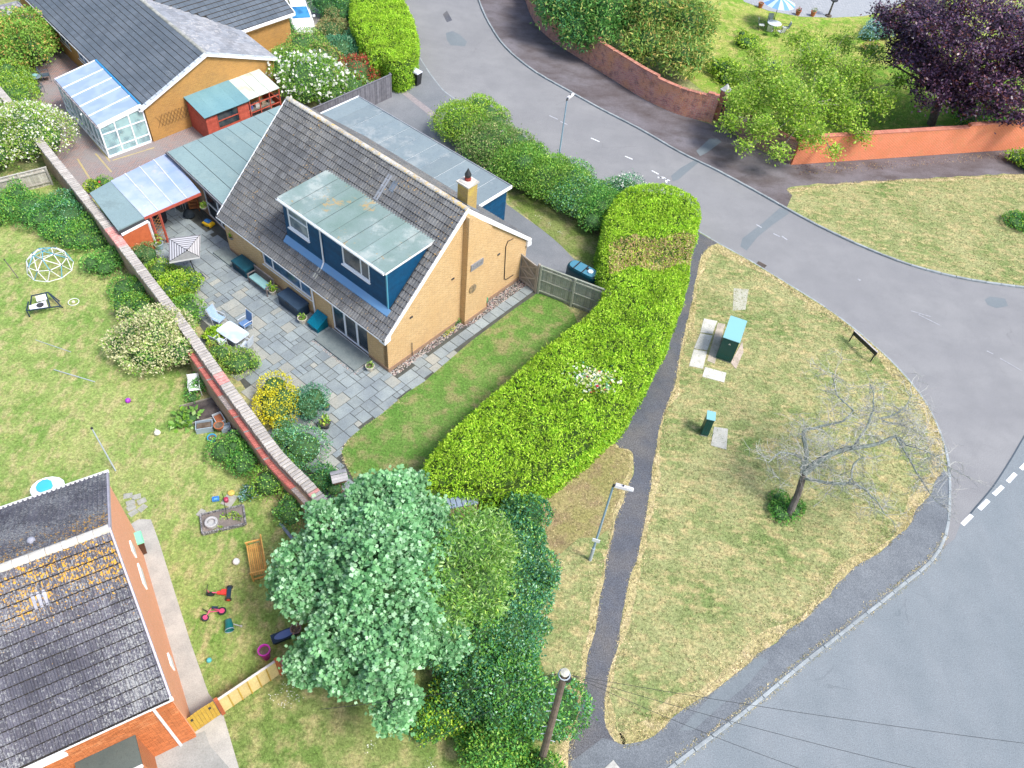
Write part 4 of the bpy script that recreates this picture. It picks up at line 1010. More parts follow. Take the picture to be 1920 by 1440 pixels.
shed_boards(sx0, sx0+.75, sy0, .1, zt); shed_boards(sx1-.75, sx1, sy0, .1, zt); shed_boards(sx0+.76, sx1-.76, sy0, .1, .85)
for i in range(12):
    z_ = .1+i*.148
    ya = sy0; MB(S1).hexa([(sx0-.02, ya, z_), (sx0+.01, ya, z_), (sx0+.01, sy1, z_), (sx0-.02, sy1, z_), (sx0-.005, ya, z_+.146), (sx0+.01, ya, z_+.146), (sx0+.01, sy1, z_+.146), (sx0-.005, sy1, z_+.146)]).build('board', redwood, shed)
b.box(sx0+.02, sx0+.06, sy0+.02, sy1, .1, 1.86); b.box(sx1-.06, sx1-.02, sy0+.02, sy1, .1, 1.86); b.box(sx0, sx1, sy1-.04, sy1, .1, 2.1)
b.build('wall_lining', redwood, shed)
MB(S1).box(sx0+.78, sx1-.78, sy0+.03, sy0+.05, .87, zt-.02).build('window_pane', win_dark, shed)
for x in (sx0+.76, sx1-.82): MB(S1).box(x, x+.06, sy0-.02, sy0+.06, .85, zt).build('window_post', redwood, shed)
MB(S1).box(sx0+.83, sx1-.83, sy0-.015, sy0+.02, 1.28, 1.34).build('window_rail', redwood, shed)
b = MB(S1); b.plate([(x0, y0, 1.95), (x1, y0, 1.95), (x1, y1, 2.25), (x0, y1, 2.25)], .07); rf = b.build('shed_roof', dkgrey, shed)
feltt = feltmat('blue_felt', (.12, .25, .29), (.16, .30, .33))
for i in range(4):
    xa = x0-.02+(x1-x0+.04)*i/4; xb = x0-.02+(x1-x0+.04)*(i+1)/4; zz = .006+(.005 if i % 2 else 0)
    MB(S1).plate([(xa, y0-.03, 1.95+zz), (xb, y0-.03, 1.95+zz), (xb, y1+.02, 2.25+zz), (xa, y1+.02, 2.25+zz)], .008).build('felt_sheet', feltt, rf)
lean = thing('greenhouse_lean_to', 'red framed lean-to with pale translucent roof sheets joined to the red shed', 'greenhouse', (*S1([(x1+1, y0+1, 0)])[0][:2], 0))
lx0, lx1 = x1+.02, x1+2.45; ly0, ly1 = y0+.1, y1-.05
poly_s = feltmat('translucent_sheet', (.50, .56, .50), (.44, .50, .43), (.36, .33, .24), .6)
for i in range(3):
    xa = lx0+(lx1-lx0)*i/3+.012; xb = lx0+(lx1-lx0)*(i+1)/3-.012
    MB(S1).plate([(xa, ly0, 1.96), (xb, ly0, 1.96), (xb, ly1, 2.22), (xa, ly1, 2.22)], .025).build('roof_sheet', poly_s, lean)
for i in range(4):
    xa = lx0+(lx1-lx0-.1)*i/3
    MB(S1).box(xa, xa+.07, ly0+.06, ly0+.13, .08, 1.92).build('post', redwood, lean)
for z_ in (.9, 1.45): MB(S1).box(lx0+.08, lx1-.02, ly0+.08, ly0+.12, z_, z_+.06).build('rail', redwood, lean)
MB(S1).box(lx1-.06, lx1, ly0+.14, ly1, .08, 1.0).build('side_panel', redwood, lean)
MB(S1).box(lx0+.2, lx1-.3, ly0+.5, ly0+1.1, .75, .8).build('bench_top', timber, lean)
for i, c in enumerate(((.1, .14, .4), (.7, .7, .68), (.45, .35, .25), (.12, .12, .12))): MB(S1).cbox(lx0+.4+i*.5, ly0+.8, .8, .3, .3, .25, .03).solo('storage_tub', paint('tub%d' % i, c), ['blue tub', 'white tub', 'tan tub', 'black tub'][i]+' on the bench inside the red framed lean-to', 'tub')
# ================================================================ carport beside the wall
cp = thing('carport', 'carport with corrugated clear roof and felt strip between the garden wall and the flat-roofed wing', 'carport', (*H([(-2, 18, 0)])[0][:2], 0))
Pq = [H.L(221, 432, 2.25), H.L(376, 361, 2.35), H.L(314, 287, 2.35), H.L(168, 362, 2.25)]
Pn = [H.L(270, 408, 2.25), H.L(207, 340, 2.25)]       # boundary felt / clear
feltc = feltmat('carport_felt', (.19, .27, .29), (.23, .32, .33), (.13, .18, .19), .5)
b = MB(H); z1_ = 2.26; P = [(*Pq[0], z1_), (*Pn[0], z1_), (*Pn[1], z1_), (*Pq[3], z1_)]
b.plate(P, .1); b.build('felt_sheet', feltc, cp)
t = NT('corrugated_clear'); cc = t.mix(t.ramp(t.noise(.9, 4), [(.4, 0.), (.62, 1.)]), (.24, .31, .46), (.16, .25, .43))
cc = t.mix(t.ramp(t.math('MULTIPLY', t.noise(3.0, 4), t.noise(.6, 2)), [(.3, 0.), (.38, .5)]), cc, (.36, .36, .33))
corr = t.fin(cc, .3, .4); t.b.inputs['Alpha'].default_value = .9
A0, A1, B0, B1 = np.array(Pn[0]), np.array(Pq[1]), np.array(Pn[1]), np.array(Pq[2])
nsh = 5
for s_ in range(nsh):
    u0, u1 = s_/nsh, (s_+1)/nsh; nseg = 18; pts = []; F = []
    for i in range(nseg+1):
        u = u0+(u1-u0)*i/nseg
        for w_ in (0, 1):
            # corrugations run from the wall to the house: ridges along a
            pts.append(None)
    pts = []
    for i in range(nseg+1):
        w_ = u0+(u1-u0)*i/nseg
        a_ = A0*(1-w_)+B0*w_; c_ = A1*(1-w_)+B1*w_; h = .018*(1 if i % 2 else -1)+.005*(s_ % 2)
        pts += [(*a_, 2.29+h), (*c_, 2.38+h)]
    for i in range(nseg): F.append((2*i, 2*i+1, 2*i+3, 2*i+2))
    MB(H).add(pts, F).build('corrugated_sheet', corr, cp)
for u in (.25, .5, .75):
    a_ = A0*(1-u)+A1*u; c_ = B0*(1-u)+B1*u
    MB(H).bar((*a_, 2.30+.09*u), (*c_, 2.30+.09*u), .06, .03).build('sheet_joint', M('joint_strip', (.6, .64, .68), var=0), cp)
for u in (0.02, .33, .66, .98):
    a_ = A0*(1-u)+B0*u; c_ = A1*(1-u)+B1*u
    MB(H).bar((*a_, 2.18), (*c_, 2.25), .06, .12).build('rafter', timber, cp)
MB(H).bar((*Pn[0], 2.19), (*Pq[1], 2.25), .05, .16).build('front_beam', redwood, cp)
MB(H).bar((*Pq[0], 2.10), (*Pn[0], 2.10), .06, .18).build('front_beam', dkgrey, cp)
MB(H).bar((*Pn[1], 2.17), (*Pq[2], 2.25), .05, .14).build('back_beam', redwood, cp)
# store front: white frame with red panel, trellis posts
a_ = np.array(H.L(228, 440, 2.0)); c_ = np.array(H.L(276, 415, 2.0)); d_ = (c_-a_)/np.linalg.norm(c_-a_)
st = thing('store_front', 'white framed store front with a red panel under the carport felt, next to the wall', 'store', tuple(H([(*a_, 0)])[0]))
MB(H).bar((*a_, 1.98), (*(c_+d_*.05), 1.98), .08, .12).build('frame', white, st)
MB(H).bar((*(c_+d_*.05), .08), (*(c_+d_*.05), 1.92), .1).build('frame', white, st)
MB(H).bar((*(a_+d_*.03), .9), (*(c_-d_*.02), .9), .03, 2.0).build('panel', M('orange_red_panel', (.50, .13, .05), (.42, .1, .04), var=.05, scale=3), st)
tre = thing('lattice_screen', 'brown lattice screen between two red posts at the front of the carport', 'trellis', tuple(H([(*(c_+d_*.4), 0)])[0]))
for k in (.25, .78): MB(H).bar((*(c_+d_*k), .05), (*(c_+d_*k), 2.15), .1).build('post', redwood, tre)
for i in range(9):
    z_ = .1+i*.2
    for s_ in (0, 1):
        p = c_+d_*.3; q = c_+d_*.73
        MB(H).bar((*p, z_+(.3 if s_ else 0)), (*q, z_+(0 if s_ else .3)), .02, .01).build('lath', M('lath_orange', (.42, .2, .07), var=.1), tre)
# ================================================================ corner house, bottom left
LH = Frame(G(370, 1383), 34.5)
brick_r = brickmat('red_brick', LH, (.50, .17, .06), (.42, .13, .05), (.48, .32, .2), bumps=.5, var=(.52, .2, .09))
lh = thing('corner_house', 'orange-red brick house with lichen-spotted grey tiled roof in the bottom left corner', 'house', (*LH.o, 0))
LE, LR, LY0, LYR, LY1 = 4.45, 7.3, .05, 4.6, 9.0
LX = -14
b = MB(LH)
wo = (on_gable.__code__ and None)
def on_x(F, px, py, yy):
    d = (px-960)*CR-(py-720)*CU+CF*_fw
    nrm = np.cross(V3(*F.x, 0), V3(0, 0, 1)); P0 = F([(0, yy, 0)])[0]; t = ((P0-V3(0, 0, CH))@nrm)/(d@nrm)
    p = V3(0, 0, CH)+t*d; l = F.inv@(p[:2]-F.o); return l[0], p[2]
wa = on_x(LH, 35, 1434, 0)[0]; wb = on_x(LH, 108, 1402, 0)[0]
print('LH window', wa, wb, on_x(LH, 110, 1405, 0), on_x(LH, 105, 1395, 0))
lwin = (wa, wb, 3.35, 4.2)
wall_open(b, 'y', .102, .25, LX, -.1, 0, LE-.05, [lwin])
render_o = M('painted_orange_gable', (.62, .27, .13), (.56, .23, .11), var=0, scale=1.2, fine=14, bump=.15)
b.build('front_wall', M('brick_bed', (.5, .36, .24), var=0), lh)
b = MB(LH); b.wallpoly([(.1, 0), (LY1-.1, 0), (LY1-.1, LE), (LYR, LR-.1), (.1, LE)], 'x', -.25, 0)
b.build('gable_wall', brickmat('gable_brick', LH, (.92, .42, .25), (.86, .37, .20), (.85, .52, .36), bumps=.35), lh)
b = MB(LH); b.box(LX, -.25, LY1-.3, LY1-.1, 0, LE); b.build('rear_wall', brick_r, lh)
# separate facing bricks on the front wall
bm = [box_mesh('brick', .215, .102, .065, M('facing_brick%d' % i, c, sc(c, .8), var=.16, scale=9, fine=40), .003, .001) for i, c in enumerate(((.52, .17, .06), (.46, .145, .05), (.56, .21, .085)))]
btr = []
for r in range(int((LE-.25)/.076)):
    z_ = .05+r*.076
    x = -.12-(.112 if r % 2 else 0)
    while x > -7.5:
        if not (lwin[0]-.12 < x < lwin[1]+.12 and lwin[2]-.07 < z_ < lwin[3]+.03):
            p = LH([(x, .056, z_)])[0]; btr.append((p, V3(*LH.x, 0), V3(*LH.y, 0), V3(0, 0, 1)))
        x -= .226
fwall = [o for o in lh.children if o.name.startswith('front_wall')][0]
pieces('brick', fwall, bm, btr)
window(LH, lh, 'y', .06, *lwin, divs=((wa+(wb-wa)*.55, .1),), glass=win_dark)
tile_l = tilemat('corner_house_tile', (.085, .086, .108), (.115, .113, .138), (.33, .34, .34), (.04, .04, .05), .75, .5, 12, orange=(.60, .33, .04), oa=.585, oz=(5.6, 7.0))
lsl = (LR-LE)/(LYR-LY0+.25)
b = MB(LH); b.plate([(.1, LY0-.25, LE-.03), (.1, LYR, LR-.03), (LX, LYR, LR-.03), (LX, LY0-.25, LE-.03)], .12)
b.plate([(.1, LYR, LR-.03), (.1, LY1+.1, LE-.03), (LX, LY1+.1, LE-.03), (LX, LYR, LR-.03)], .12)
lr = b.build('roof', under, lh)
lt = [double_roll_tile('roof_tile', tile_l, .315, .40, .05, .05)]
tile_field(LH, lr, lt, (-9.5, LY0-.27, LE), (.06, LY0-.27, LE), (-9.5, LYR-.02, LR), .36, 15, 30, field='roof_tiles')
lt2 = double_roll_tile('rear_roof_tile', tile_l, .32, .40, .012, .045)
stuff_tiles(LH, lr, lt2, (.06, LY1+.12, LE), (-9.5, LY1+.12, LE), (.06, LYR+.02, LR), 15, 30, 'far_slope_tiles')
ridge_tiles(LH, lr, (.08, LYR, LR+.03), (-10, LYR, LR+.03), M('pale_ridge', (.58, .56, .53), (.45, .42, .35), var=.12, scale=4), .15)
vg = M('lilac_verge', (.46, .44, .50), (.4, .38, .44), var=0)
for ya, za, yb, zb in ((LY0-.27, LE, LYR, LR), (LYR, LR, LY1+.12, LE)):
    MB(LH).hexa([(.02, ya, za-.14), (.13, ya, za-.14), (.13, yb, zb-.14), (.02, yb, zb-.14), (.07, ya, za+.03), (.13, ya, za+.03), (.13, yb, zb+.03), (.07, yb, zb+.03)]).build('verge', vg, lh)
gutter(LH, lh, (LX, LY0-.27, LE-.03), (.15, LY0-.27, LE-.03), (0, -1))
gutter(LH, lh, (LX, LY1+.12, LE-.03), (.15, LY1+.12, LE-.03), (0, 1))
b = MB(LH); b.tube([(-.55, LY0-.33, LE-.1), (-.55, -.02, LE-.35), (-.55, -.02, .1)], .05, 8); b.build('downpipe', white, lh)
for i in range(2):
    y = 1.9; MB(LH).plate([(-2.5-.0, 3.25, LE+(3.25+.2)*lsl+.07), (-2.05, 3.25, LE+(3.25+.2)*lsl+.07), (-2.05, 3.65, LE+(3.65+.2)*lsl+.07), (-2.5, 3.65, LE+(3.65+.2)*lsl+.07)], .03).build('roof_vent', M('light_tile', (.38, .39, .45), var=0), lr); break
b = MB(LH); b.ball((-2.2, 5.6, 6.75), .13); b.build('vent_cap', M('vent_cap', (.4, .42, .5), var=0), lr)
# porch
pa = on_x(LH, 145, 1434, -.0); print('porch', LH.L(140, 1440, 2.4), LH.L(258, 1385, 2.4), LH.L(253, 1378, 2.4))
xa, xb = LH.L(142, 1440, 2.5)[0], LH.L(256, 1388, 2.5)[0]
pr = MB(LH).box(xa, xb, -1.0, .0, 2.42, 2.52).build('porch_roof', feltmat('porch_felt', (.07, .09, .085), (.10, .12, .11)), lh)
MB(LH).box(xa, xb, -1.03, -1.0, 2.36, 2.53).build('porch_fascia', white, lh)
MB(LH).box(xa+.1, xb-.1, -.9, -.82, .1, 2.36).build('porch_door', white, lh)
for x in (xb-.06, xa): MB(LH).box(x, x+.06, -.95, 0, .1, 2.36).build('porch_side', brick_r, lh)
# little things on the gable wall
for yy, zz, w_ in ((2.2, 1.1, .5), (5.1, 2.2, .9), (6.3, 2.6, .5)):
    MB(LH).box(.0, .06, yy, yy+w_, zz, zz+.5).build('gable_window', white, lh)
# ================================================================ walls
def px_hz(px, py, z): return tuple(G2(px, py, z))
GWT = [(70, 258), (103, 300), (158, 368), (215, 440), (270, 512), (330, 590), (375, 652), (420, 715), (470, 783), (520, 850), (576, 908), (632, 970), (668, 1005)]
gwl = smooth_line([G2(x, y, 1.95) for x, y in GWT], .4)
def wallmat():
    t = NT('old_garden_brick'); ge = t.n('NewGeometry'); P = ge.outputs['Position']
    a = math.radians(-45); q = t.n('VectorMath', operation='DOT_PRODUCT'); t.l(P, q.inputs[0]); q.inputs[1].default_value = (.72, -.69, 0)
    sep = t.n('SeparateXYZ'); t.l(P, sep.inputs[0]); cb = t.n('CombineXYZ'); t.l(q.outputs['Value'], cb.inputs[0]); t.l(sep.outputs[2], cb.inputs[1])
    br = t.n('TexBrick'); t.l(cb.outputs[0], br.inputs['Vector']); br.inputs['Scale'].default_value = 1
    br.inputs['Brick Width'].default_value = .225; br.inputs['Row Height'].default_value = .075; br.inputs['Mortar Size'].default_value = .012
    br.inputs['Color1'].default_value = (.33, .15, .10, 1); br.inputs['Color2'].default_value = (.42, .27, .15, 1); br.inputs['Mortar'].default_value = (.36, .30, .25, 1)
    c = t.mix(t.ramp(t.noise(.5, 4), [(.42, 0.), (.6, .85)]), br.outputs['Color'], (.40, .30, .19))
    c = t.mix(t.ramp(t.noise(3, 5, .8), [(.52, 0.), (.68, .8)]), c, (.12, .10, .08))
    c = t.mix(t.ramp(t.noise(7, 4, .8), [(.58, 0.), (.7, .7)]), c, (.5, .47, .42))
    t.bump(t.noise(9, 4), .6, .03); return t.fin(c, .9, .2)
oldbrick = wallmat()
gwall = thing('garden_wall', 'long old brick garden wall with pale coping between the two gardens', 'wall', (*gwl[len(gwl)//2], 0))
P, D = arclen(gwl)
b = MB(); n = 60; Lp, Rp = [], []
for i in range(n+1):
    p = along(P, D, D[-1]*i/n); q = along(P, D, min(D[-1], D[-1]*i/n+.1)); p0 = along(P, D, max(0, D[-1]*i/n-.1)); t_ = (q-p0)/np.linalg.norm(q-p0); nn = V3(-t_[1], t_[0])
    Lp.append((p+nn*.17, p-nn*.17)); 
for i in range(n):
    (a1, a2), (c1, c2) = Lp[i], Lp[i+1]
    e = random.uniform(-.02, .02)
    b.hexa([(*a2, 0), (*c2, 0), (*c1, 0), (*a1, 0), (*a2, 1.80), (*c2, 1.80), (*c1, 1.80), (*a1, 1.80)])
b.build('wall_body', oldbrick, gwall)
copm = M('coping_pale', (.42, .40, .37), (.33, .31, .29), var=.16, scale=4, fine=30)
copr = M('coping_red', (.50, .20, .19), (.58, .34, .31), var=.12, scale=6, fine=30)
cms = [box_mesh('coping_tile', .15, .50, .10, copm, .02, .004), box_mesh('coping_tile', .15, .48, .11, copm, .02, .006), box_mesh('coping_tile', .15, .50, .10, copr, .02, .004)]
ctr = []; s_ = 0
while s_ < D[-1]-.2:
    p = along(P, D, s_); q = along(P, D, s_+.16); t_ = (q-p)/np.linalg.norm(q-p); x, y = PJ((*p, 1.9))
    red = (425 < y < 462) or (700 < y < 716) or (random.random() < .02 and y > 760)
    j = random.uniform(-.02, .02); h_ = random.uniform(-.012, .012)
    ctr.append((V3(p[0], p[1], 1.80+h_), V3(t_[0], t_[1], j), V3(-t_[1], t_[0], -.05+random.uniform(-.02, .02)), V3(0, 0, 1), 2 if red else random.randint(0, 1)))
    s_ += .185
pieces('coping_tile', gwall, cms, ctr)
# lower plinth ledge with red tiles on the neighbour's side
lm = M('ledge_red_brick', (.46, .14, .12), (.36, .13, .11), var=.15, scale=7, fine=30); lg = M('ledge_mortar', (.32, .28, .27), (.22, .2, .2), var=.1, scale=8)
lme = [box_mesh('ledge_brick', .10, .32, .07, lm, .008, .003), box_mesh('ledge_brick', .10, .32, .06, lg, .008, .008)]
ltr = []; s_ = 0; ledge = MB(); prev = None
while s_ < D[-1]-.2:
    p = along(P, D, s_); q = along(P, D, s_+.1); t_ = (q-p)/np.linalg.norm(q-p); nn = V3(-t_[1], t_[0]); x, y = PJ((*p, 1.5))
    if 650 < y < 1000:
        side = 1 if (nn@V3(-1, -1)) > 0 else -1
        c = p+nn*side*.38
        red = (655 < y < 735 and random.random() < .9) or (760 < y < 905 and random.random() < .95)
        if prev is not None:
            a, cc_ = prev; ledge.hexa([(*(a+nn*side*.16), 0), (*(c+nn*side*.16), 0), (*(c-nn*side*.20), 0), (*(a-nn*side*.20), 0), (*(a+nn*side*.12), 1.45), (*(c+nn*side*.12), 1.45), (*(c-nn*side*.20), 1.50), (*(a-nn*side*.20), 1.50)])
        prev = (c, 0)
        ltr.append((V3(c[0], c[1], 1.455), V3(t_[0], t_[1], random.uniform(-.04, .04)), V3(nn[0]*side, nn[1]*side, -.35), V3(0, 0, 1), 0 if red else 1))
    s_ += .112
ledge.build('ledge', oldbrick, gwall); pieces('ledge_brick', gwall, lme, ltr)
# buttress corner near the big hedge: brick pier with blue-grey coping
F_ = at(868, 975, 20); r = thing('brick_pier', 'short brick wall end with blue-grey coping between the clipped hedge and the sycamore', 'wall', (*F_.o, 0))
MB(F_).box(-.75, .6, -.18, .18, 0, 1.5).build('wall_body', oldbrick, r)
for i in range(6): MB(F_).cbox(-.7+i*.23, 0, 1.5, .21, .5, .09, .02).build('coping', M('blue_coping', (.24, .30, .40), (.18, .23, .32), var=.1), r)
# ---- curved old wall top right
curv = brickmat('curved_wall_brick', Frame((0, 0), 125), (.46, .11, .10), (.60, .24, .17), (.42, .34, .3), bw=.26, bh=.09, dirt=(.10, .07, .08), var=(.62, .28, .10), bumps=.8, ms=.02)
cw1 = thing('curved_brick_wall', 'old curving red brick wall with stepped broken top above the dark pavement', 'wall', (*G2(1100, 118), 0))
pts = [(968, -110), (975, -40), (985, 0), (1000, 38), (1030, 72), (1090, 112), (1150, 150), (1210, 187), (1270, 214), (1334, 231)]
CWl = smooth_line([G2(x, y, .09) for x, y in pts], .5); P, D = arclen(CWl)
n = len(P); b = MB(); cap = []
wobble = 0
for i in range(n-1):
    x, y = PJ((*P[i], 0))
    hgt = 2.35 if x < 1115 else (2.15 if x < 1210 else (2.0 if x < 1300 else 2.2))
    if x < 1032: hgt = 2.45
    t_ = (P[i+1]-P[i])/np.linalg.norm(P[i+1]-P[i]); nn = V3(-t_[1], t_[0])
    t2 = (P[min(i+2, n-1)]-P[i+1]); t2 = t2/np.linalg.norm(t2) if np.linalg.norm(t2) > 0 else t_; n2 = V3(-t2[1], t2[0])
    o_ = .36
    b.hexa([(*P[i], 0), (*P[i+1], 0), (*(P[i+1]+n2*o_), 0), (*(P[i]+nn*o_), 0), (*(P[i]+nn*.05), hgt), (*(P[i+1]+n2*.05), hgt), (*(P[i+1]+n2*o_), hgt), (*(P[i]+nn*o_), hgt)])
    cap.append((P[i]+nn*.2, t_, hgt))
b.build('wall_body', curv, cw1)
capm = box_mesh('coping_brick', .105, .33, .07, M('cap_brick', (.44, .17, .12), (.38, .2, .15), var=.2, scale=6), .006, .005)
Pc, Dc = arclen([c[0] for c in cap]); ctr = []; s_ = .1
while s_ < Dc[-1]:
    p = along(Pc, Dc, s_); k = min(len(cap)-1, int(np.searchsorted(Dc, s_))); _, t_, hh = cap[max(0, k-1)]
    if random.random() < .93: ctr.append((V3(p[0], p[1], hh-.003), V3(t_[0], t_[1], random.uniform(-.05, .05)), V3(-t_[1], t_[0], 0), V3(0, 0, 1)))
    s_ += .115
pieces('coping_brick', cw1, [capm], ctr)
F_ = at(1342, 226, -38); b = MB(F_); b.box(-.25, .25, -.1, .4, 0, 2.35); b.build('pier', curv, cw1)
b = MB(F_); b.cbox(0, .15, 2.35, .62, .62, .1, .03); b.add([(-.25, -.1, 2.45), (.25, -.1, 2.45), (.25, .4, 2.45), (-.25, .4, 2.45), (0, .15, 2.85)], [(0, 1, 4), (1, 2, 4), (2, 3, 4), (3, 0, 4)]); b.build('pier_cap', M('stone_cap', (.62, .63, .62), var=0), cw1)
# iron gate
gA, gB = G2(1345, 234, .09), G2(1372, 249, .09); F_ = Frame(gA, math.degrees(math.atan2(*(gB-gA)[::-1]))); gl = np.linalg.norm(gB-gA)
gate = thing('iron_gate', 'black iron bar gate between the curved wall and the overhung wall', 'gate', (*gA, .09))
gl = max(gl, 1.1)
for i in range(13): x = .06+i*(gl-.1)/12; MB(F_).tube([(x, 0, .15), (x, 0, 1.75)], .012, 4).build('bar', black, gate)
for z_ in (.2, .95, 1.6): MB(F_).box(0, gl, -.015, .015, z_, z_+.04).build('rail', black, gate)
for x in (0, gl): MB(F_).box(x-.04, x+.04, -.04, .04, .05, 2.2).build('post', black, gate)
# middle wall (under the tree), then the orange wall
def straight_wall(name, label, a, c, h1, h2, mat, thick=.3, cop=None, copc=None, step=None, back=None):
    A_, B_ = G2(*a, .09), G2(*c, .09); F = Frame(A_, math.degrees(math.atan2(*(B_-A_)[::-1]))); L = np.linalg.norm(B_-A_)
    r = thing(name, label, 'wall', (*A_, 0)); b = MB(F)
    if step: b.box(0, step*L, 0, thick, 0, h1); b.box(step*L, L, 0, thick, 0, h2)
    else: b.hexa([(0, 0, 0), (L, 0, 0), (L, thick, 0), (0, thick, 0), (0, 0, h1), (L, 0, h2), (L, thick, h2), (0, thick, h1)])
    b.build('wall_body', mat, r)
    if cop:
        tr = []; s_ = .06
        while s_ < L:
            h = (h1 if s_ < step*L else h2) if step else h1+(h2-h1)*s_/L
            p = F([(s_, thick/2, h)])[0]; tr.append((p, V3(*F.x, random.uniform(-.01, .01)), V3(*F.y, 0), V3(0, 0, 1))); s_ += cop
        pieces('coping_brick', r, [box_mesh('coping_brick', cop-.01, thick+.06, .08, copc, .012, .003)], tr)
    return F, L, r
FrM = Frame((0, 0), math.degrees(math.atan2(*(G2(1482, 309)-G2(1374, 251))[::-1])))
mid = brickmat('banded_wall_brick', FrM, (.44, .20, .15), (.10, .07, .08), (.46, .36, .3), bw=.24, bh=.085, dirt=(.5, .32, .14), bumps=.5)
straight_wall('overhung_brick_wall', 'banded dark and red brick wall half hidden under the light green tree', (1375, 251), (1480, 308), 1.75, 1.75, mat=mid, cop=.115, copc=M('mid_cap', (.42, .2, .15), var=.2))
FrO = Frame((0, 0), math.degrees(math.atan2(*(G2(1920, 281)-G2(1482, 309))[::-1])))
orange = brickmat('orange_wall_brick', FrO, (.72, .155, .045), (.62, .125, .035), (.80, .40, .26), bw=.23, bh=.08, bumps=.8, ms=.018, var=(.66, .22, .10), dirt=(.58, .26, .12))
straight_wall('orange_brick_wall', 'bright orange-red straight brick wall with a stepped coping, upper right', (1484, 309), (2080, 268), 2.15, 2.35, orange, cop=.115, copc=M('orange_cap', (.58, .24, .17), (.52, .2, .14), var=.12), step=.49)
# far left wall stub
b_ = straight_wall('far_garden_wall', 'short length of red brick wall with pale coping at the left edge', (-60, 130), (30, 238), 1.7, 1.7, oldbrick, cop=.15, copc=copm, thick=.4)
# ---- fences
def board_fence(name, label, a, c, h, m, mp=None, bw=.1, gap=.006, posts=3, front=1, cap=True, bh=(0.05, 0.0), rails=2, z=.08, lean=0.0):
    A_, B_ = (np.array(a), np.array(c)); F = Frame(A_, math.degrees(math.atan2(*(B_-A_)[::-1]))); L = np.linalg.norm(B_-A_)
    r = thing(name, label, 'fence', (*A_, 0)); mp = mp or m
    n = int(L/(bw+gap))
    for i in range(n):
        x = i*L/n; MB(F).box(x, x+bw, -.012-.008*(i % 2), .006-.008*(i % 2), z, z+h-.03+random.uniform(-.008, .008)).build('board', m, r)
    for i in range(posts):
        x = (L-.1)*i/max(1, posts-1); MB(F).box(x, x+.1, .03*front if front > 0 else -.13, .13 if front > 0 else -.03, 0, z+h+.06).build('post', mp, r)
    for i in range(rails):
        z_ = z+.2+(h-.45)*i/max(1, rails-1); MB(F).box(0, L, .008 if front > 0 else -.075, .075 if front > 0 else -.024, z_, z_+.08).build('rail', mp, r)
    if cap: MB(F).box(-.02, L+.02, -.05, .05, z+h-.03, z+h).build('cap_rail', mp, r)
    return F, L, r
gpost = G2(1008, 549, .08); gend = G2(1135, 598, .08)
fgrey = M('grey_green_fence', (.33, .35, .29), (.25, .28, .23), var=.18, scale=4, fine=26)
board_fence('garden_fence', 'weathered grey-green board fence from the gate to the clipped hedge', gpost, gend, 2.0, fgrey, bw=.11, posts=3, front=-1, rails=3)
# side gate with cross braces
ga, gb = G2(972, 523, .08), G2(1003, 548, .08)
F_ = Frame(ga, math.degrees(math.atan2(*(gb-ga)[::-1]))); gl = np.linalg.norm(gb-ga)
r = thing('side_gate', 'weathered grey timber gate with cross braces between the house corner and the fence', 'gate', (*ga, .08))
gm = M('gate_timber', (.27, .25, .22), (.2, .185, .165), var=.15, scale=4)
n = int(gl/.12)
for i in range(n): MB(F_).box(i*gl/n+.005, (i+1)*gl/n-.005, 0, .02, .12, 1.95).build('board', gm, r)
gp = M('gate_rail', (.36, .33, .29), (.3, .28, .25), var=.1)
for z_ in (.2, 1.0, 1.85): MB(F_).box(0, gl, -.04, -.002, z_, z_+.1).build('rail', gp, r)
for x in (0, gl-.09): MB(F_).box(x, x+.09, -.045, -.003, .12, 1.98).build('stile', gp, r)
for z_ in (.3, 1.1): 
    MB(F_).bar((.08, -.03, z_), (gl-.08, -.03, z_+.75), .03, .08).build('brace', gp, r); MB(F_).bar((.08, -.028, z_+.75), (gl-.08, -.028, z_), .03, .08).build('brace', gp, r)
for x in (-.1, gl+.02): MB(F_).box(x, x+.1, -.06, .05, 0, 2.2).build('post', gp, r)
# yellow new fence + gate bottom left
ynew = M('new_pale_timber', (.66, .52, .24), (.6, .45, .2), var=.1, scale=3, fine=20)
yamb = M('amber_timber', (.52, .34, .05), (.44, .27, .04), var=.08, scale=3, fine=20)
tops = [(418, 1302, 1.6), (520, 1240, 1.6)]
fa_, fb_ = G2(420, 1335, .08), G2(524, 1264, .08)
F_ = Frame(fa_, math.degrees(math.atan2(*(fb_-fa_)[::-1]))); fl = np.linalg.norm(fb_-fa_)
r = thing('pale_timber_fence', 'new pale yellow board fence beside the amber gate, bottom left', 'fence', (*fa_, 0))
n = 6
for i in range(n): MB(F_).box(i*fl/n+.006, (i+1)*fl/n-.006, -.02, .0, .1, 1.3).build('board', ynew, r)
MB(F_).box(0, fl, -.05, .03, 1.302, 1.34).build('cap_rail', M('silver_cap', (.62, .6, .58), var=0), r)
for i in range(1, n): MB(F_).box(i*fl/n-.02, i*fl/n+.02, -.05, -.022, .1, 1.29).build('batten', yamb, r)
redpost = M('red_brown_post', (.42, .12, .05), (.36, .1, .04), var=.05)
for x in (-.1, fl): MB(F_).box(x, x+.13, -.09, .05, 0, 1.45).build('post', redpost, r)
ga_, gb_ = G2(366, 1372, .08), fa_+(fa_-fb_)/fl*.12
F_ = Frame(ga_, math.degrees(math.atan2(*(gb_-ga_)[::-1]))); gl = np.linalg.norm(gb_-ga_)
r = thing('amber_gate', 'amber stained timber gate between the corner house and the pale fence', 'gate', (*ga_, .08))
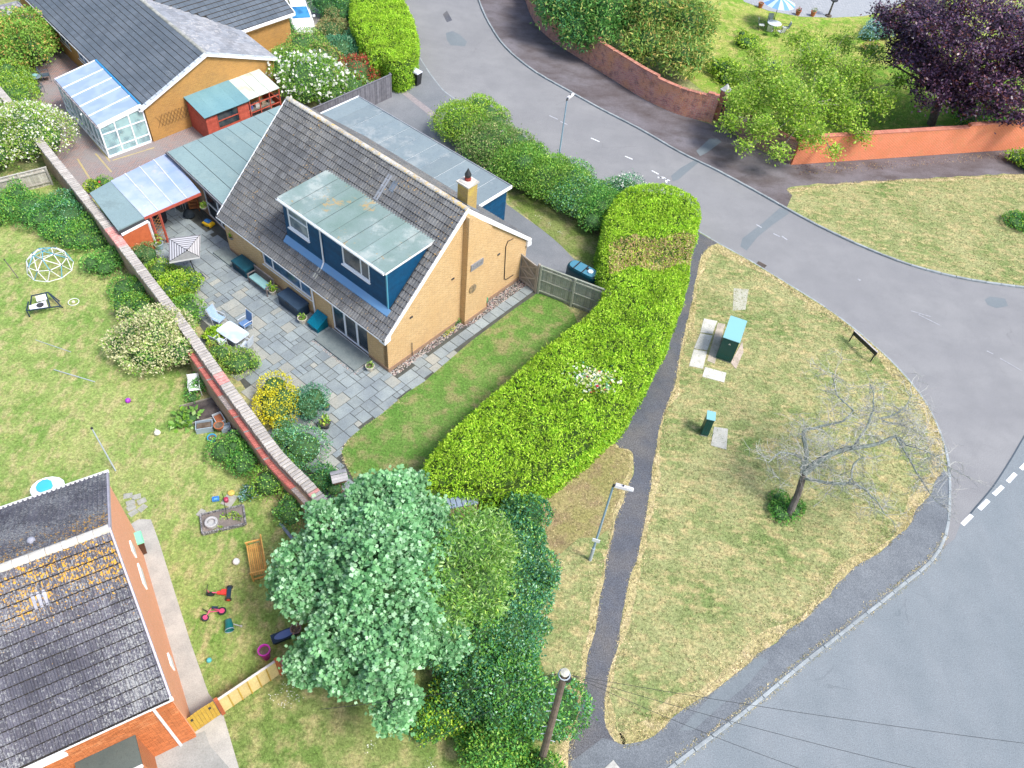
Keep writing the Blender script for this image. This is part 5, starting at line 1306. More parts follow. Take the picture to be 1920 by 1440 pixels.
for i in range(8): MB(F_).box(i*gl/8+.004, (i+1)*gl/8-.004, -.02, .0, .12, 1.42+.07*math.sin(math.pi*(i+.5)/8)).build('board', yamb, r)
for z_ in (.3, 1.15): MB(F_).box(.02, gl-.02, .002, .04, z_, z_+.1).build('rail', yamb, r)
for x in (.12, gl-.2): MB(F_).cbox(x, -.04, 1.1, .08, .03, .12).build('hinge', black, r)
# red slatted fence running under the sycamore
fa_, fb_ = G2(526, 1262, .08), G2(640, 1185, .08)
F_ = Frame(fa_, math.degrees(math.atan2(*(fb_-fa_)[::-1]))); fl = np.linalg.norm(fb_-fa_)
r = thing('slatted_fence', 'low pinkish-red horizontally slatted fence under the sycamore leaves', 'fence', (*fa_, 0))
rs = M('pink_red_slat', (.40, .18, .16), (.33, .2, .19), var=.15, scale=5)
for i in range(7): MB(F_).box(.1, fl, -.012, .008, .42+i*.12, .42+i*.12+.085).build('slat', rs, r)
MB(F_).box(.1, fl, -.04, .04, .08, .38).build('gravel_board', M('pale_board', (.55, .5, .5), (.45, .42, .4), var=0), r)
for i in range(5): x = fl*i/4; MB(F_).box(x, x+.08, .01, .09, 0, 1.3).build('post', timber_dark, r)
# left fence by the hawthorn, and the one behind the rear wing, plus others
fw = M('white_grey_fence', (.46, .45, .41), (.36, .34, .3), var=.2, scale=4)
board_fence('low_board_fence', 'low pale grey board fence left of the garden wall', G2(-60, 385, .08), G2(100, 345, .08), 1.2, fw, bw=.14, posts=4, front=-1)
fdk = M('dark_grey_fence', (.18, .18, .2), (.13, .13, .15), var=.2, scale=4)
board_fence('rear_fence', 'dark grey close-board fence beneath the white flowering shrub', G2(560, 262, .08), G2(735, 182, .08), 1.75, fdk, bw=.1, posts=5, front=1)
board_fence('yard_fence', 'tall dark green-grey fence behind the shed roof at the top left', G2(48, 10, .08), G2(100, 92, .08)-V3(0, 0), 1.8, timber_dark, bw=.1, posts=3, front=1)
# garden sheds at the far top left corner
F_ = Frame(G2(70, 60, 0), 50.9, 137)
q = [F_.L(68, 40, 2.1), F_.L(38, 3, 2.1)]
r = thing('corner_shed', 'shed with mossy grey flat roof in the top left corner', 'shed', (*G2(20, 60), 0))
b = MB(F_); x1_, y0_ = q[0]; y1_ = q[1][1]
b.box(x1_-4.5, x1_-.1, y0_+.1, y1_-.1, 0, 2.0); b.build('wall', timber_dark, r)
MB(F_).box(x1_-4.6, x1_, y0_, y1_, 2.02, 2.1).build('roof', feltmat('mossy_felt', (.16, .14, .17), (.22, .2, .23), (.5, .5, .5), .8), r)
MB(F_).box(x1_-.0, x1_+.1, y0_-.1, y1_, 2.0, 2.16).build('edge_trim', lead, r); MB(F_).box(x1_-4.6, x1_+.1, y0_-.12, y0_-.0, 2.0, 2.16).build('edge_trim', lead, r); MB(F_).box(x1_-4.6, x1_, y1_, y1_+.12, 2.0, 2.16).build('edge_trim', lead, r)
# ================================================================ vegetation
LM = {}
BR = {'laurel': 1.45, 'laurel2': 1.4, 'olive': 1.6, 'dark': 1.9, 'darkblue': 2.0, 'holly': 1.6, 'ivy': 1.6, 'bay': 1.5, 'baygold': 1.25, 'sycamore': 1.3, 'palegreen': 1.1, 'gold': 1.15, 'cream': 1.1, 'acer': 1.2, 'beech': 1.25, 'beech2': 1.2, 'lime': 1.1}
def lm(k, *a, **kw):
    a = tuple(sc(x, BR.get(k, 1)) if isinstance(x, tuple) else x for x in a)
    LM[k] = leafmat('leaf_'+k, *a, **kw); return LM[k]
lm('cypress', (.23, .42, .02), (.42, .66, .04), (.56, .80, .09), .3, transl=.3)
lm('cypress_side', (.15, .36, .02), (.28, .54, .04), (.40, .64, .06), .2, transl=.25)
lm('cypress_faded', (.52, .44, .18), (.66, .54, .28), (.50, .30, .16), .25)
lm('laurel', (.06, .17, .03), (.13, .30, .05), (.26, .42, .10), .15)
lm('laurel2', (.09, .20, .025), (.19, .36, .04), (.33, .46, .10), .2)
lm('olive', (.08, .13, .04), (.16, .22, .07), (.30, .28, .14), .2)
lm('dark', (.015, .07, .03), (.04, .14, .05), (.09, .22, .09), .12)
lm('darkblue', (.018, .08, .045), (.045, .145, .08), (.11, .23, .13), .2, rough=.35)
lm('holly', (.04, .14, .08), (.09, .24, .12), (.25, .40, .26), .18, rough=.35)
lm('sycamore', (.075, .21, .08), (.21, .42, .20), (.34, .54, .33), .2, rough=.5, transl=.3, spec=.14)
lm('palegreen', (.11, .27, .05), (.24, .44, .10), (.42, .58, .24), .2, transl=.35)
lm('apple', (.14, .30, .03), (.28, .44, .05), (.44, .56, .13), .22, transl=.35)
lm('beech', (.03, .018, .045), (.07, .035, .075), (.17, .085, .13), .15, rough=.35, spec=.4, transl=.15)
lm('beech2', (.05, .015, .012), (.11, .035, .03), transl=.2)
lm('bay', (.05, .15, .03), (.12, .26, .06), (.36, .40, .12), .16)
lm('baygold', (.14, .25, .04), (.32, .40, .10), (.50, .38, .12), .2)
lm('gold', (.42, .40, .02), (.68, .62, .03), (.60, .60, .10), .2)
lm('red', (.45, .05, .04), (.60, .10, .08), (.20, .12, .05), .2)
lm('white', (.72, .74, .66), (.85, .86, .80))
lm('cream', (.50, .50, .26), (.68, .66, .42), (.36, .42, .16), .2)
lm('acer', (.14, .30, .05), (.26, .42, .07), (.55, .36, .12), .14)
lm('blueg', (.12, .30, .30), (.25, .45, .45), (.45, .62, .62), .2)
lm('ivy', (.03, .13, .03), (.08, .24, .05), (.16, .34, .07), .2)
lm('lime', (.20, .38, .02), (.34, .52, .04), (.5, .6, .1), .2)
lm('tan', (.42, .30, .14), (.55, .40, .2), (.30, .26, .1), .25)
lm('purple', (.12, .05, .42), (.28, .14, .6)); lm('redfl', (.55, .03, .06), (.6, .1, .12)); lm('lilac', (.45, .5, .75), (.7, .72, .85))
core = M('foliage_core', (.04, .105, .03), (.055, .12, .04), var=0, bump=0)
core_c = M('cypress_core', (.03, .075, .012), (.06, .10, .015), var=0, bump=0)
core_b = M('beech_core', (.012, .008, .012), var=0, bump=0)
def unit(v): return v/(np.linalg.norm(v, axis=1)[:, None]+1e-9)
def leaves(name, parent, P, Nn, size, mats, frac=None, shape='kite', aspect=.5, spread=.9, up=.25, kind=None, jit=.35, label=None, flat=0.0):
    n = len(P)
    if n == 0: return None
    t = unit(Nn*(.62-spread*.32)+rng.normal(0, spread*.62, (n, 3))+np.array([0, 0, up*(.5 if shape != 'tri' else 1)]))
    if flat: t[:, 2] *= (1-flat); t = unit(t)
    q = unit(np.cross(t, rng.normal(0, 1, (n, 3)) if not flat else np.tile([0, 0, 1.], (n, 1))+rng.normal(0, .35, (n, 3))))
    s = size*(1+rng.uniform(-jit, jit, n))[:, None]
    if shape == 'kite':
        V = np.stack([P, P+t*s*.45+q*s*aspect*.5, P+t*s, P+t*s*.45-q*s*aspect*.5], 1); k = 4
    elif shape == 'tri':
        V = np.stack([P-q*s*aspect*.5, P+q*s*aspect*.5, P+t*s], 1); k = 3
    else:   # lobed maple-like leaf
        w = unit(np.cross(q, t))
        prof = [(0, 0), (.52, .14), (.28, .4), (.45, .76), (0, 1.0), (-.45, .76), (-.28, .4), (-.52, .14)]
        V = np.stack([P+q*s*a+t*s*b-w*s*(.25*abs(a)) for a, b in prof], 1); k = len(prof)
    idx = np.arange(n*k).reshape(n, k)
    mi = None
    if len(mats) > 1: mi = rng.choice(len(mats), n, p=frac)
    off = wloc(parent) if parent is not None else np.zeros(3)
    me = mesh_np(name, V.reshape(-1, 3)-off, idx, mats, mi)
    o = link(name, me, parent, kind=kind)
    if label: o['label'] = label
    return o
def blob_points(blobs, dens, inner=.78, zmin=-.35):
    """blobs: list of (centre, r, rz). points on the outside of the union"""
    P, N = [], []
    for c, r, rz in blobs:
        n = int(dens*4*math.pi*r*(r+rz)/2)
        d = unit(rng.normal(0, 1, (n, 3))); d = d[d[:, 2] > zmin]
        rr = (rng.uniform(inner, 1.04, len(d))+rng.exponential(.045, len(d)))[:, None]
        p = np.array(c)+d*rr*np.array([r, r, rz])
        keep = np.ones(len(p), bool)
        for c2, r2, rz2 in blobs:
            if c2 is c: continue
            e = (p-np.array(c2))/np.array([r2, r2, rz2]); keep &= (e**2).sum(1) > .62
        P.append(p[keep]); N.append(d[keep])
    return np.vstack(P), np.vstack(N)
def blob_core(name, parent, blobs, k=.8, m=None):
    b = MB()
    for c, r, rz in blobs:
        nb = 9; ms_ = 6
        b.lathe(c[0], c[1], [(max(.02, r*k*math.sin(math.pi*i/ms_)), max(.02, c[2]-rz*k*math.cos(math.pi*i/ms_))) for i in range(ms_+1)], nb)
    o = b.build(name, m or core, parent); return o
def clusterize(P, N, m, r):
    """each point becomes m leaves round it: clumps with gaps between"""
    P2 = np.repeat(P, m, 0)+rng.normal(0, r, (len(P)*m, 3)); N2 = np.repeat(N, m, 0); return P2, N2
def ppm(p): return CF/np.linalg.norm(np.asarray(p)-V3(0, 0, CH))
def shrub(name, label, cat, px, py, rpx, h, mats, frac=None, size=.10, dens=90, shape='kite', aspect=.55, group=None, lumps=6, flowers=None, stretch=1.0, ang=0.0, up=.25, corek=.78, cl=(1, .0), uneven=.35, spread=.9):
    corek = min(corek, .68)
    random.seed(label); c = G(px, py, h*.5); r = rpx/ppm(c); root = thing(name, label, cat, (c[0], c[1], 0), group)
    ca, sa = math.cos(math.radians(ang)), math.sin(math.radians(ang)); ex = V3(ca, sa, 0)
    blobs = []
    if stretch > 1.05:
        k = int(stretch*2)+1
        for i in range(k):
            u = (i/(k-1)-.5)*2*(stretch-1)*r; blobs.append((c+ex*u, r*random.uniform(.9, 1.08), h*.55*random.uniform(.88, 1.1)))
    else: blobs.append((c, r*.92, h*.52))
    for i in range(lumps):
        a = random.uniform(0, 2*math.pi); b0 = random.choice(blobs)[0]; rr = r*random.uniform(.35, .6)
        z_ = h*random.uniform(.3, .8)
        blobs.append((V3(b0[0]+math.cos(a)*(r-rr*.7)*(1 if z_ < h*.6 else .6), b0[1]+math.sin(a)*(r-rr*.7)*(1 if z_ < h*.6 else .6), z_), rr*(1+random.uniform(-uneven, uneven)), rr*random.uniform(.7, 1.05)))
    if size < .16: size *= .8; dens *= 1.45
    P, N = blob_points(blobs, dens*1.5, inner=.84, zmin=-.15); k_ = P[:, 2] > .04; P, N = P[k_], N[k_]
    if cl[0] > 1: P, N = clusterize(P, N, cl[0], cl[1])
    mats = [LM[k] for k in mats]
    blob_core('stem', root, blobs, corek)  # added dark core blobs, not stems; they darken the gaps between leaves
    leaves('foliage', root, P, N, size, mats, frac, shape, aspect, up=up, spread=spread)
    if flowers:
        fm, fd, fs = flowers
        Pf, Nf = blob_points(blobs, fd, inner=.98, zmin=.0); leaves('flowers', root, Pf, Nf, fs, [LM[fm]], shape='kite', aspect=.9, kind='stuff')
    return root
def tree(name, label, base, blobs, mats, frac=None, size=.12, dens=40, shape='kite', aspect=.6, cl=(5, .18), trunk_r=.16, corek=.55, corem=None, group=None, branches=True, up=.1, barkm=None, nb=None, zmin=-.7, inner=.55, flat=0.0, cat='tree'):
    random.seed(label); root = thing(name, label, cat, (base[0], base[1], 0), group)
    P, N = blob_points(blobs, dens, inner=inner, zmin=zmin); P, N = clusterize(P, N, *cl)
    cr = leaves('crown', root, P, N, size, [LM[k] for k in mats], frac, shape, aspect, up=up, flat=flat)
    b = MB(); top = np.mean([b_[0] for b_ in blobs], 0); p0 = V3(base[0], base[1], 0)
    tp = [p0, p0*.7+V3(*top[:2], top[2]*.4)*.3, V3(p0[0]*.45+top[0]*.55, p0[1]*.45+top[1]*.55, top[2]*.75)]
    tp[1][2] = top[2]*.35
    b.tube(tp, [trunk_r, trunk_r*.8, trunk_r*.5], 8)
    for c, r, rz in blobs[:nb]:
        s = tp[1]*random.uniform(.2, .8)+tp[2]*random.uniform(.2, .8); s = tp[1]+(tp[2]-tp[1])*random.uniform(.1, .95)
        mid = (s+c)/2+V3(*rng.normal(0, .15, 3))
        b.tube([s, mid, np.array(c)], [trunk_r*.4, trunk_r*.25, trunk_r*.1], 5)
        for _ in range(4):
            e = np.array(c)+unit(rng.normal(0, 1, (1, 3)))[0]*r*.8; b.tube([np.array(c)*.6+mid*.4, e], [trunk_r*.14, .012], 4)
    b.build('trunk', barkm or bark, root)
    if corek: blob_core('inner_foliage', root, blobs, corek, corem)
    return root
def hedge(name, label, poly, hfun, mats_top, mats_side, dens=110, blade=.15, tuft=3, group=None, rnd=.5, extra=None, corem=None, sw=.07):
    """clipped hedge over a footprint polygon; hfun(xy)->height"""
    A = abs(sum(poly[i][0]*poly[(i+1) % len(poly)][1]-poly[(i+1) % len(poly)][0]*poly[i][1] for i in range(len(poly))))/2
    c = np.mean(np.array(poly), 0); root = thing(name, label, 'hedge', (*c, 0), group)
    q = randin(poly, int(A*dens)); d = polydist(q, poly); Hh = hfun(q)
    r = np.minimum(rnd, 10); e = np.clip(rnd-d, 0, rnd); z = Hh-rnd+np.sqrt(np.maximum(rnd**2-e**2, 0))
    z += .05*np.sin(q[:, 0]*3.1+q[:, 1]*1.3)+.04*np.sin(q[:, 1]*4.7-q[:, 0]*2)
    # outward normals near the edge
    eps = .05; gx = (polydist(q+[eps, 0], poly)-polydist(q-[eps, 0], poly)); gy = (polydist(q+[0, eps], poly)-polydist(q-[0, eps], poly))
    g = unit(np.column_stack([-gx, -gy, np.zeros(len(q))])); k = (e/rnd)[:, None]
    N = unit(g*k+np.array([0, 0, 1.])*(1.02-k))
    P = np.column_stack([q, z])
    Pl = np.array(list(poly)+[poly[0]]); seg = np.linalg.norm(np.diff(Pl, axis=0), axis=1); per = seg.sum(); hm = float(np.mean(Hh))-rnd
    ns = int(per*hm*dens*.9); s = rng.random(ns)*per; cum = np.r_[0, np.cumsum(seg)]; i = np.clip(np.searchsorted(cum, s)-1, 0, len(seg)-1)
    f = (s-cum[i])/seg[i]; xy = Pl[i]+(Pl[i+1]-Pl[i])*f[:, None]; tt = (Pl[i+1]-Pl[i])/seg[i][:, None]
    orient = sum(poly[j][0]*poly[(j+1) % len(poly)][1]-poly[(j+1) % len(poly)][0]*poly[j][1] for j in range(len(poly))); sg = 1 if orient > 0 else -1
    nn = np.column_stack([tt[:, 1], -tt[:, 0]])*sg; zz = rng.random(ns)*(hfun(xy)-rnd*.8)
    bulge = .05*np.sin(s*2.2)+.05*np.sin(zz*3+s)
    P2 = np.column_stack([xy+nn*bulge[:, None], zz]); N2 = np.column_stack([nn, np.zeros(ns)])
    P, N = clusterize(P, N, tuft, sw*.5); P2, N2 = clusterize(P2, N2, tuft, sw*.5)
    if extra:
        msk = extra[0](P); leaves('faded_foliage', root, P[msk], N[msk], blade, [LM[extra[1]], LM[mats_top[0]]], [.75, .25], 'kite', .38, up=.15, spread=1.1); P, N = P[~msk], N[~msk]
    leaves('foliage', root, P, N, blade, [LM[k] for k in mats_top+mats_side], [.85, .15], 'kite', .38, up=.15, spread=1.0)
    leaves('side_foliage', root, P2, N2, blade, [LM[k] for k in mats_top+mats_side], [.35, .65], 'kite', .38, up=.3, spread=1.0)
    # solid twiggy core
    inner = []
    n = len(poly); cen = np.array(poly)
    g_ = []
    for j in range(n):
        a = cen[j]-cen[j-1]; b_ = cen[(j+1) % n]-cen[j]; a = a/np.linalg.norm(a); b_ = b_/np.linalg.norm(b_); m = a+b_; m = m/np.linalg.norm(m); g_.append(cen[j]-V3(m[1], -m[0])*sg*.09)
    ztop = float(np.min(hfun(cen)))-.11
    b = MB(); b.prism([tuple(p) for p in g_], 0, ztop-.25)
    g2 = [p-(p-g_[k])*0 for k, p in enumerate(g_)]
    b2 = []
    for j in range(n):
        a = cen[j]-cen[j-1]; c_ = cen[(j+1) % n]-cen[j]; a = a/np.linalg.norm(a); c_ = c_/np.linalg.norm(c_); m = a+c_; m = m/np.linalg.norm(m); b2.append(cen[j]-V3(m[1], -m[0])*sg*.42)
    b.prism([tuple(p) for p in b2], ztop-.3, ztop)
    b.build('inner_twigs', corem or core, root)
    return root
# ---- the long clipped cypress hedge
hz = 2.4
hl = [G2(x, y, hz) for x, y in [(1205, 338), (1160, 352), (1141, 385), (1131, 440), (1128, 500), (1132, 548), (1085, 592), (1010, 655), (900, 748), (830, 818), (797, 862), (803, 912)]]
hr = [G2(x, y, 0) for x, y in [(860, 968), (935, 974), (1010, 944), (1090, 886), (1148, 832), (1192, 766), (1230, 694), (1258, 622), (1275, 560), (1290, 480), (1298, 440)]]
hr += [G2(1297, 372, hz*.8), G2(1270, 346, hz)]
hp = [tuple(p) for p in smooth_line(hl+hr, .6)]
def hh(q):
    px, py = PJ(np.column_stack([q, np.full(len(q), 2.4)])) if len(q) else (0, 0)
    return hz-.35*np.exp(-((py-478)/26)**2)+.12*np.sin(q[:, 0]*.8+q[:, 1]*.5)
def PJv(P):
    v = P-V3(0, 0, CH); w = v@_fw; return 960+CF*(v@CR)/w, 720-CF*(v@CU)/w
PJ_old = PJ
def PJ(P):
    P = np.asarray(P, float)
    if P.ndim == 1: return PJ_old(P)
    return PJv(P)
def faded(P):
    x, y = PJv(P); return (np.abs(y-475-(x-1200)*-.05+6*np.sin(x*.07)) < 30) & (x > 1142) & (P[:, 2] > 1.3) & (rng.random(len(P)) < .9)
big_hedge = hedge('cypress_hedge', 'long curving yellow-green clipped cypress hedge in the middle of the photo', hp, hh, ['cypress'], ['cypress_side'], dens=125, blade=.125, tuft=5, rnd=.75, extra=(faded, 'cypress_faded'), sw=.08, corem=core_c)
# pale climber flowering on its top
c = G(1110, 712, 2.45); P = c+rng.normal(0, 1, (420, 3))*[.55, .35, .06]; ro = thing('climbing_rose', 'pale flowering climber sprawling over the top of the long clipped hedge', 'climber', tuple(c))
MB().tube([c-V3(.7, .3, .1), c-V3(.1, 0, .02), c+V3(.6, .25, .02)], .02, 5).build('stem', timber, ro)
leaves('foliage', ro, P[:180], np.tile([0, 0, 1.], (180, 1)), .15, [LM['holly'], LM['cream']], [.5, .5], 'kite', .7, flat=.5, kind='stuff'); leaves('flowers', ro, P[180:], np.tile([0, 0, 1.], (240, 1)), .14, [LM['white'], LM['cream'], LM['redfl']], [.55, .4, .05], 'kite', .9, flat=.7, kind='stuff')
# upper hedge by the road
ul = [G2(x, y, 2.3) for x, y in [(665, -60), (656, 0), (662, 40), (690, 88), (705, 130)]]; ur = [G2(x, y, 0.2) for x, y in [(712, 150), (745, 172), (775, 160), (783, 125), (776, 80), (752, 30), (738, 0), (730, -50)]]
ul[4] = G2(700, 132, 1.2)
hp2 = [tuple(p) for p in smooth_line(ul+ur, .6)]
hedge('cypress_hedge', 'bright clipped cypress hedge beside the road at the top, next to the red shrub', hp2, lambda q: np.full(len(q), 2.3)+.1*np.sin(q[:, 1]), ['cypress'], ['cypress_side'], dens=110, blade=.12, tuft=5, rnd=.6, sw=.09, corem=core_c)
# ---- mixed hedge along the house's rear grass
row = [(868, 235, 50, 2.3, ['laurel2', 'lime'], 'rounded light green shrub at the top left end of the roadside shrub row'), (925, 275, 56, 2.2, ['olive', 'laurel'], 'olive-tinged dense shrub second in the roadside shrub row'), (975, 312, 52, 2.1, ['laurel', 'laurel2'], 'mid green shrub behind the rear flat roof corner'), (1028, 340, 52, 2.1, ['laurel2', 'laurel'], 'light green shrub at the foot of the upper street lamp'), (1080, 368, 50, 2.0, ['laurel', 'holly'], 'glossy dark-leaved shrub midway between street lamp and clipped hedge'), (1128, 392, 48, 2.0, ['laurel', 'ivy'], 'dense green shrub touching the inner side of the clipped hedge')]
for x, y, r_, h_, ms_, lb in row: shrub('hedge_shrub', lb, 'shrub', x, y, r_, h_, ms_, [.6, .4], size=.13, dens=70, group='shrubs in the row between rear grass and road', lumps=9, stretch=1.15, ang=-40)
shrub('flowering_shrub', 'pale-leaved shrub spilling over the top end of the clipped hedge', 'shrub', 1178, 362, 36, 2.3, ['holly', 'white'], [.72, .28], size=.13, dens=70)
# ---- sycamore and neighbours
def B(px, py, z, r, rz=None): return (G(px, py, z), r, rz or r)
syc = [B(722, 1085, 5.2, 2.1, 2.1), B(625, 1100, 4.2, 1.35), B(585, 1035, 3.9, .8), B(640, 1015, 4.6, 1.2), B(720, 990, 5.2, 1.15), B(716, 922, 5.3, .5, .8), B(757, 922, 5.3, .42, .75), B(795, 1000, 4.8, 1.1), B(650, 1175, 4.6, 1.25), B(735, 1195, 5.0, 1.35), B(632, 1205, 3.2, .6), B(700, 1255, 4.0, .95), B(748, 1300, 3.6, .62), B(795, 1180, 4.6, .9), B(825, 1050, 4.3, .95), B(556, 1082, 3.3, .55), B(590, 1235, 2.9, .45), B(835, 1115, 4.0, .8), B(660, 950, 4.6, .5), B(665, 1225, 3.6, .5)]
syc += [(c_+unit(rng.normal(0, 1, (1, 3)))[0]*r_*1.08*np.array([1, 1, .8]), random.uniform(.32, .62), random.uniform(.25, .42)) for c_, r_, _ in syc[:18] for _k in range(5)]
syc = [(c_, r_*(.88 if i < 18 else 1), z_*(.85 if i < 18 else 1)) for i, (c_, r_, z_) in enumerate(syc)]
tree('sycamore_tree', 'large round sycamore with big pale green lobed leaves, bottom centre', G2(760, 1190), syc, ['sycamore'], size=.14, dens=21, shape='maple', cl=(10, .105), trunk_r=.22, corek=.55, inner=.66, up=.05, zmin=-.6, flat=.2)
pg = [B(860, 1040, 5.0, 1.1), B(880, 1030, 4.4, 1.5), B(930, 1025, 3.2, .85), B(840, 1000, 4.0, .6), B(895, 1100, 4.2, 1.2), B(835, 1090, 5.2, 1.0), B(830, 1150, 4.6, .9)]
tree('ash_tree', 'feathery yellow-green tree growing against the right side of the sycamore', G2(900, 1120), pg, ['palegreen', 'laurel2'], [.8, .2], size=.17, dens=40, shape='kite', aspect=.3, cl=(6, .16), trunk_r=.12, corek=.6)
mass = [(1000, 1020, 58, 2.0, ['darkblue', 'dark'], 'dark blue-green shrub directly under the near end of the clipped hedge'), (1000, 1100, 62, 2.4, ['darkblue', 'holly'], 'blue-green evergreen shrub right of the yellow-green tree'), (985, 1190, 70, 2.6, ['holly', 'darkblue'], 'broad evergreen shrub left of the lower street lamp'), (900, 1190, 62, 2.8, ['holly', 'ivy'], 'evergreen shrub in the middle of the dark thicket'), (985, 1290, 68, 2.4, ['ivy', 'holly'], 'leafy green shrub just left of the telegraph pole top'), (890, 1290, 66, 2.3, ['holly', 'dark'], 'dark shrub below the thicket centre behind the sycamore'), (830, 1340, 40, 1.3, ['lime', 'dark'], 'low yellow-flecked shrub on the front lawn edge of the thicket'), (965, 1385, 62, 1.9, ['ivy', 'laurel2'], 'green shrub at the foot of the telegraph pole'), (900, 1375, 44, 1.2, ['lime', 'ivy'], 'low yellow-green climber along the bottom of the thicket')]
for x, y, r_, h_, ms_, lb in mass: shrub('evergreen_shrub', lb, 'shrub', x-(28 if x >= 960 else 0), y, r_*.88, h_, ms_+['laurel'], [.4, .3, .3], size=.14, dens=170, group='shrubs of the thicket beside the footpath', lumps=16, uneven=.55)
shrub('hedge_foot_shrub', 'dark green shrub under the blunt near end of the clipped hedge', 'shrub', 815, 935, 36, 1.4, ['dark', 'ivy'], [.6, .4], size=.12, dens=80)
# ---- patio side shrubs
ps = [(275, 478, 26, 1.2, ['olive', 'dark'], 'dark small-leaved shrub before the store front panel', .09), (300, 507, 26, 1.0, ['laurel2', 'lime'], 'light green shrub by the wall below the striped parasol', .11), (330, 540, 34, 1.3, ['lime', 'laurel2'], 'bushy light green shrub against the wall left of the parasol base', .13), (350, 583, 34, 1.3, ['laurel', 'laurel2'], 'green leafy shrub beside the wall above the glass table', .13), (447, 680, 36, 1.1, ['laurel2', 'baygold'], 'round yellow-tinged shrub next to the glass table', .10), (520, 762, 46, 1.3, ['gold', 'gold'], 'bright golden yellow round shrub beside the patio wall', .11), (577, 757, 36, 1.4, ['darkblue', 'holly'], 'dark blue-green shrub just right of the golden shrub', .10), (570, 840, 48, 1.6, ['holly', 'laurel'], 'large grey-green shrub leaning on the wall below the golden shrub', .11), (603, 900, 34, 1.2, ['dark', 'laurel'], 'dark green shrub between the wall and the bird table', .11), (400, 630, 14, .7, ['lime', 'laurel2'], 'tuft of strappy bright leaves between wall and glass table', .2)]
for x, y, r_, h_, ms_, lb, s_ in ps: shrub('patio_shrub', lb, 'shrub', x, y, r_, h_, ms_, [.7, .3], size=s_, dens=110, lumps=7)
# ---- neighbour's border along the wall
nb_ = [(20, 385, 42, 1.0, ['ivy', 'laurel2'], 'low leafy shrub at the left edge below the board fence'), (70, 400, 42, 1.0, ['ivy', 'laurel'], 'spreading ground shrub below the low board fence'), (120, 395, 40, 1.1, ['holly', 'ivy'], 'shrub in the corner between low fence and garden wall'), (165, 430, 36, 1.0, ['ivy', 'laurel2'], 'green border shrub behind the climbing dome'), (205, 485, 30, .9, ['laurel', 'ivy'], 'border shrub beside the wall level with the climbing dome'), (235, 540, 30, .9, ['ivy', 'laurel2'], 'border shrub at the wall foot, mid border'), (268, 580, 28, 1.1, ['laurel2', 'ivy'], 'taller green shrub just above the red valerian')]
for x, y, r_, h_, ms_, lb in nb_: shrub('border_shrub', lb, 'shrub', x, y, r_, h_, ms_, [.6, .4], size=.12, dens=90, lumps=9, group='leafy plants along the neighbour side of the garden wall', uneven=.5)
shrub('valerian', 'red flowered plant in front of the wall', 'plant', 314, 603, 19, .8, ['holly', 'redfl'], [.7, .3], size=.10, dens=90, flowers=('redfl', 18, .1))
shrub('pieris', 'arching cream-flowered shrub on the neighbour lawn beside the wall', 'shrub', 288, 655, 58, 1.7, ['cream', 'palegreen', 'laurel2'], [.72, .18, .1], size=.15, dens=110, lumps=14, uneven=.6, corek=.7)
shrub('pieris_sprig', 'cream plume rising left of the red flowered plant', 'plant', 242, 605, 16, 1.9, ['cream', 'lime'], [.8, .2], size=.13, dens=60, lumps=3, corek=.3)
for x, y, r_, h_, ms_, lb in [(372, 720, 22, .7, ['ivy', 'laurel'], 'weeds around the white broken chair'), (350, 785, 18, .4, ['palegreen', 'laurel2'], 'large-leaved rhubarb-like clump by the soil bed'), (420, 845, 34, .9, ['laurel', 'ivy'], 'leafy clump below the pile of tubs'), (460, 865, 34, 1.0, ['ivy', 'laurel'], 'green shrub against the wall left of the red ledge end'), (505, 905, 38, 1.3, ['laurel2', 'laurel'], 'tall rounded shrub by the wall above the planter'), (545, 965, 30, 1.0, ['laurel', 'dark'], 'dark shrub at the wall end beside the sycamore'), (470, 925, 14, .5, ['blueg', 'laurel'], 'small blue-green plant with pale flowers at the lawn edge')]:
    shrub('border_plant', lb, 'plant', x, y, r_, h_, ms_, [.6, .4], size=.12 if 'rhubarb' not in lb else .3, dens=90 if 'rhubarb' not in lb else 25, lumps=7, uneven=.5)
# ---- top left
shrub('acer', 'spreading green maple with orange new leaves at the left edge', 'shrub', 30, 92, 58, 2.6, ['acer'], size=.16, dens=55, lumps=12, uneven=.6, corek=.6, cl=(2, .1))
shrub('flowering_pot_shrub', 'small pale flowering shrub beside the maple by the paved yard', 'shrub', 66, 104, 18, 1.2, ['olive', 'white'], [.7, .3], size=.12, dens=70)
shrub('rounded_hedge', 'soft light green hedge curving along the left edge above the white hawthorn', 'hedge', 18, 165, 34, 1.5, ['lime', 'palegreen'], [.5, .5], size=.12, dens=90, stretch=2.0, ang=-55, lumps=5)
shrub('hawthorn', 'white blossoming hawthorn over the top end of the garden wall', 'shrub', 62, 255, 66, 2.6, ['laurel2', 'cream', 'lime'], [.5, .3, .2], size=.13, dens=75, lumps=14, flowers=('white', 20, .12), uneven=.5)
shrub('rose_bush', 'small rose bush with a red bloom beside the carport felt', 'shrub', 195, 343, 14, .9, ['laurel', 'laurel2'], [.5, .5], size=.1, dens=90, flowers=('redfl', 2, .14))
shrub('lime_plant', 'lime green plant between the wall coping and the carport', 'plant', 172, 352, 13, .9, ['lime'], size=.12, dens=90)
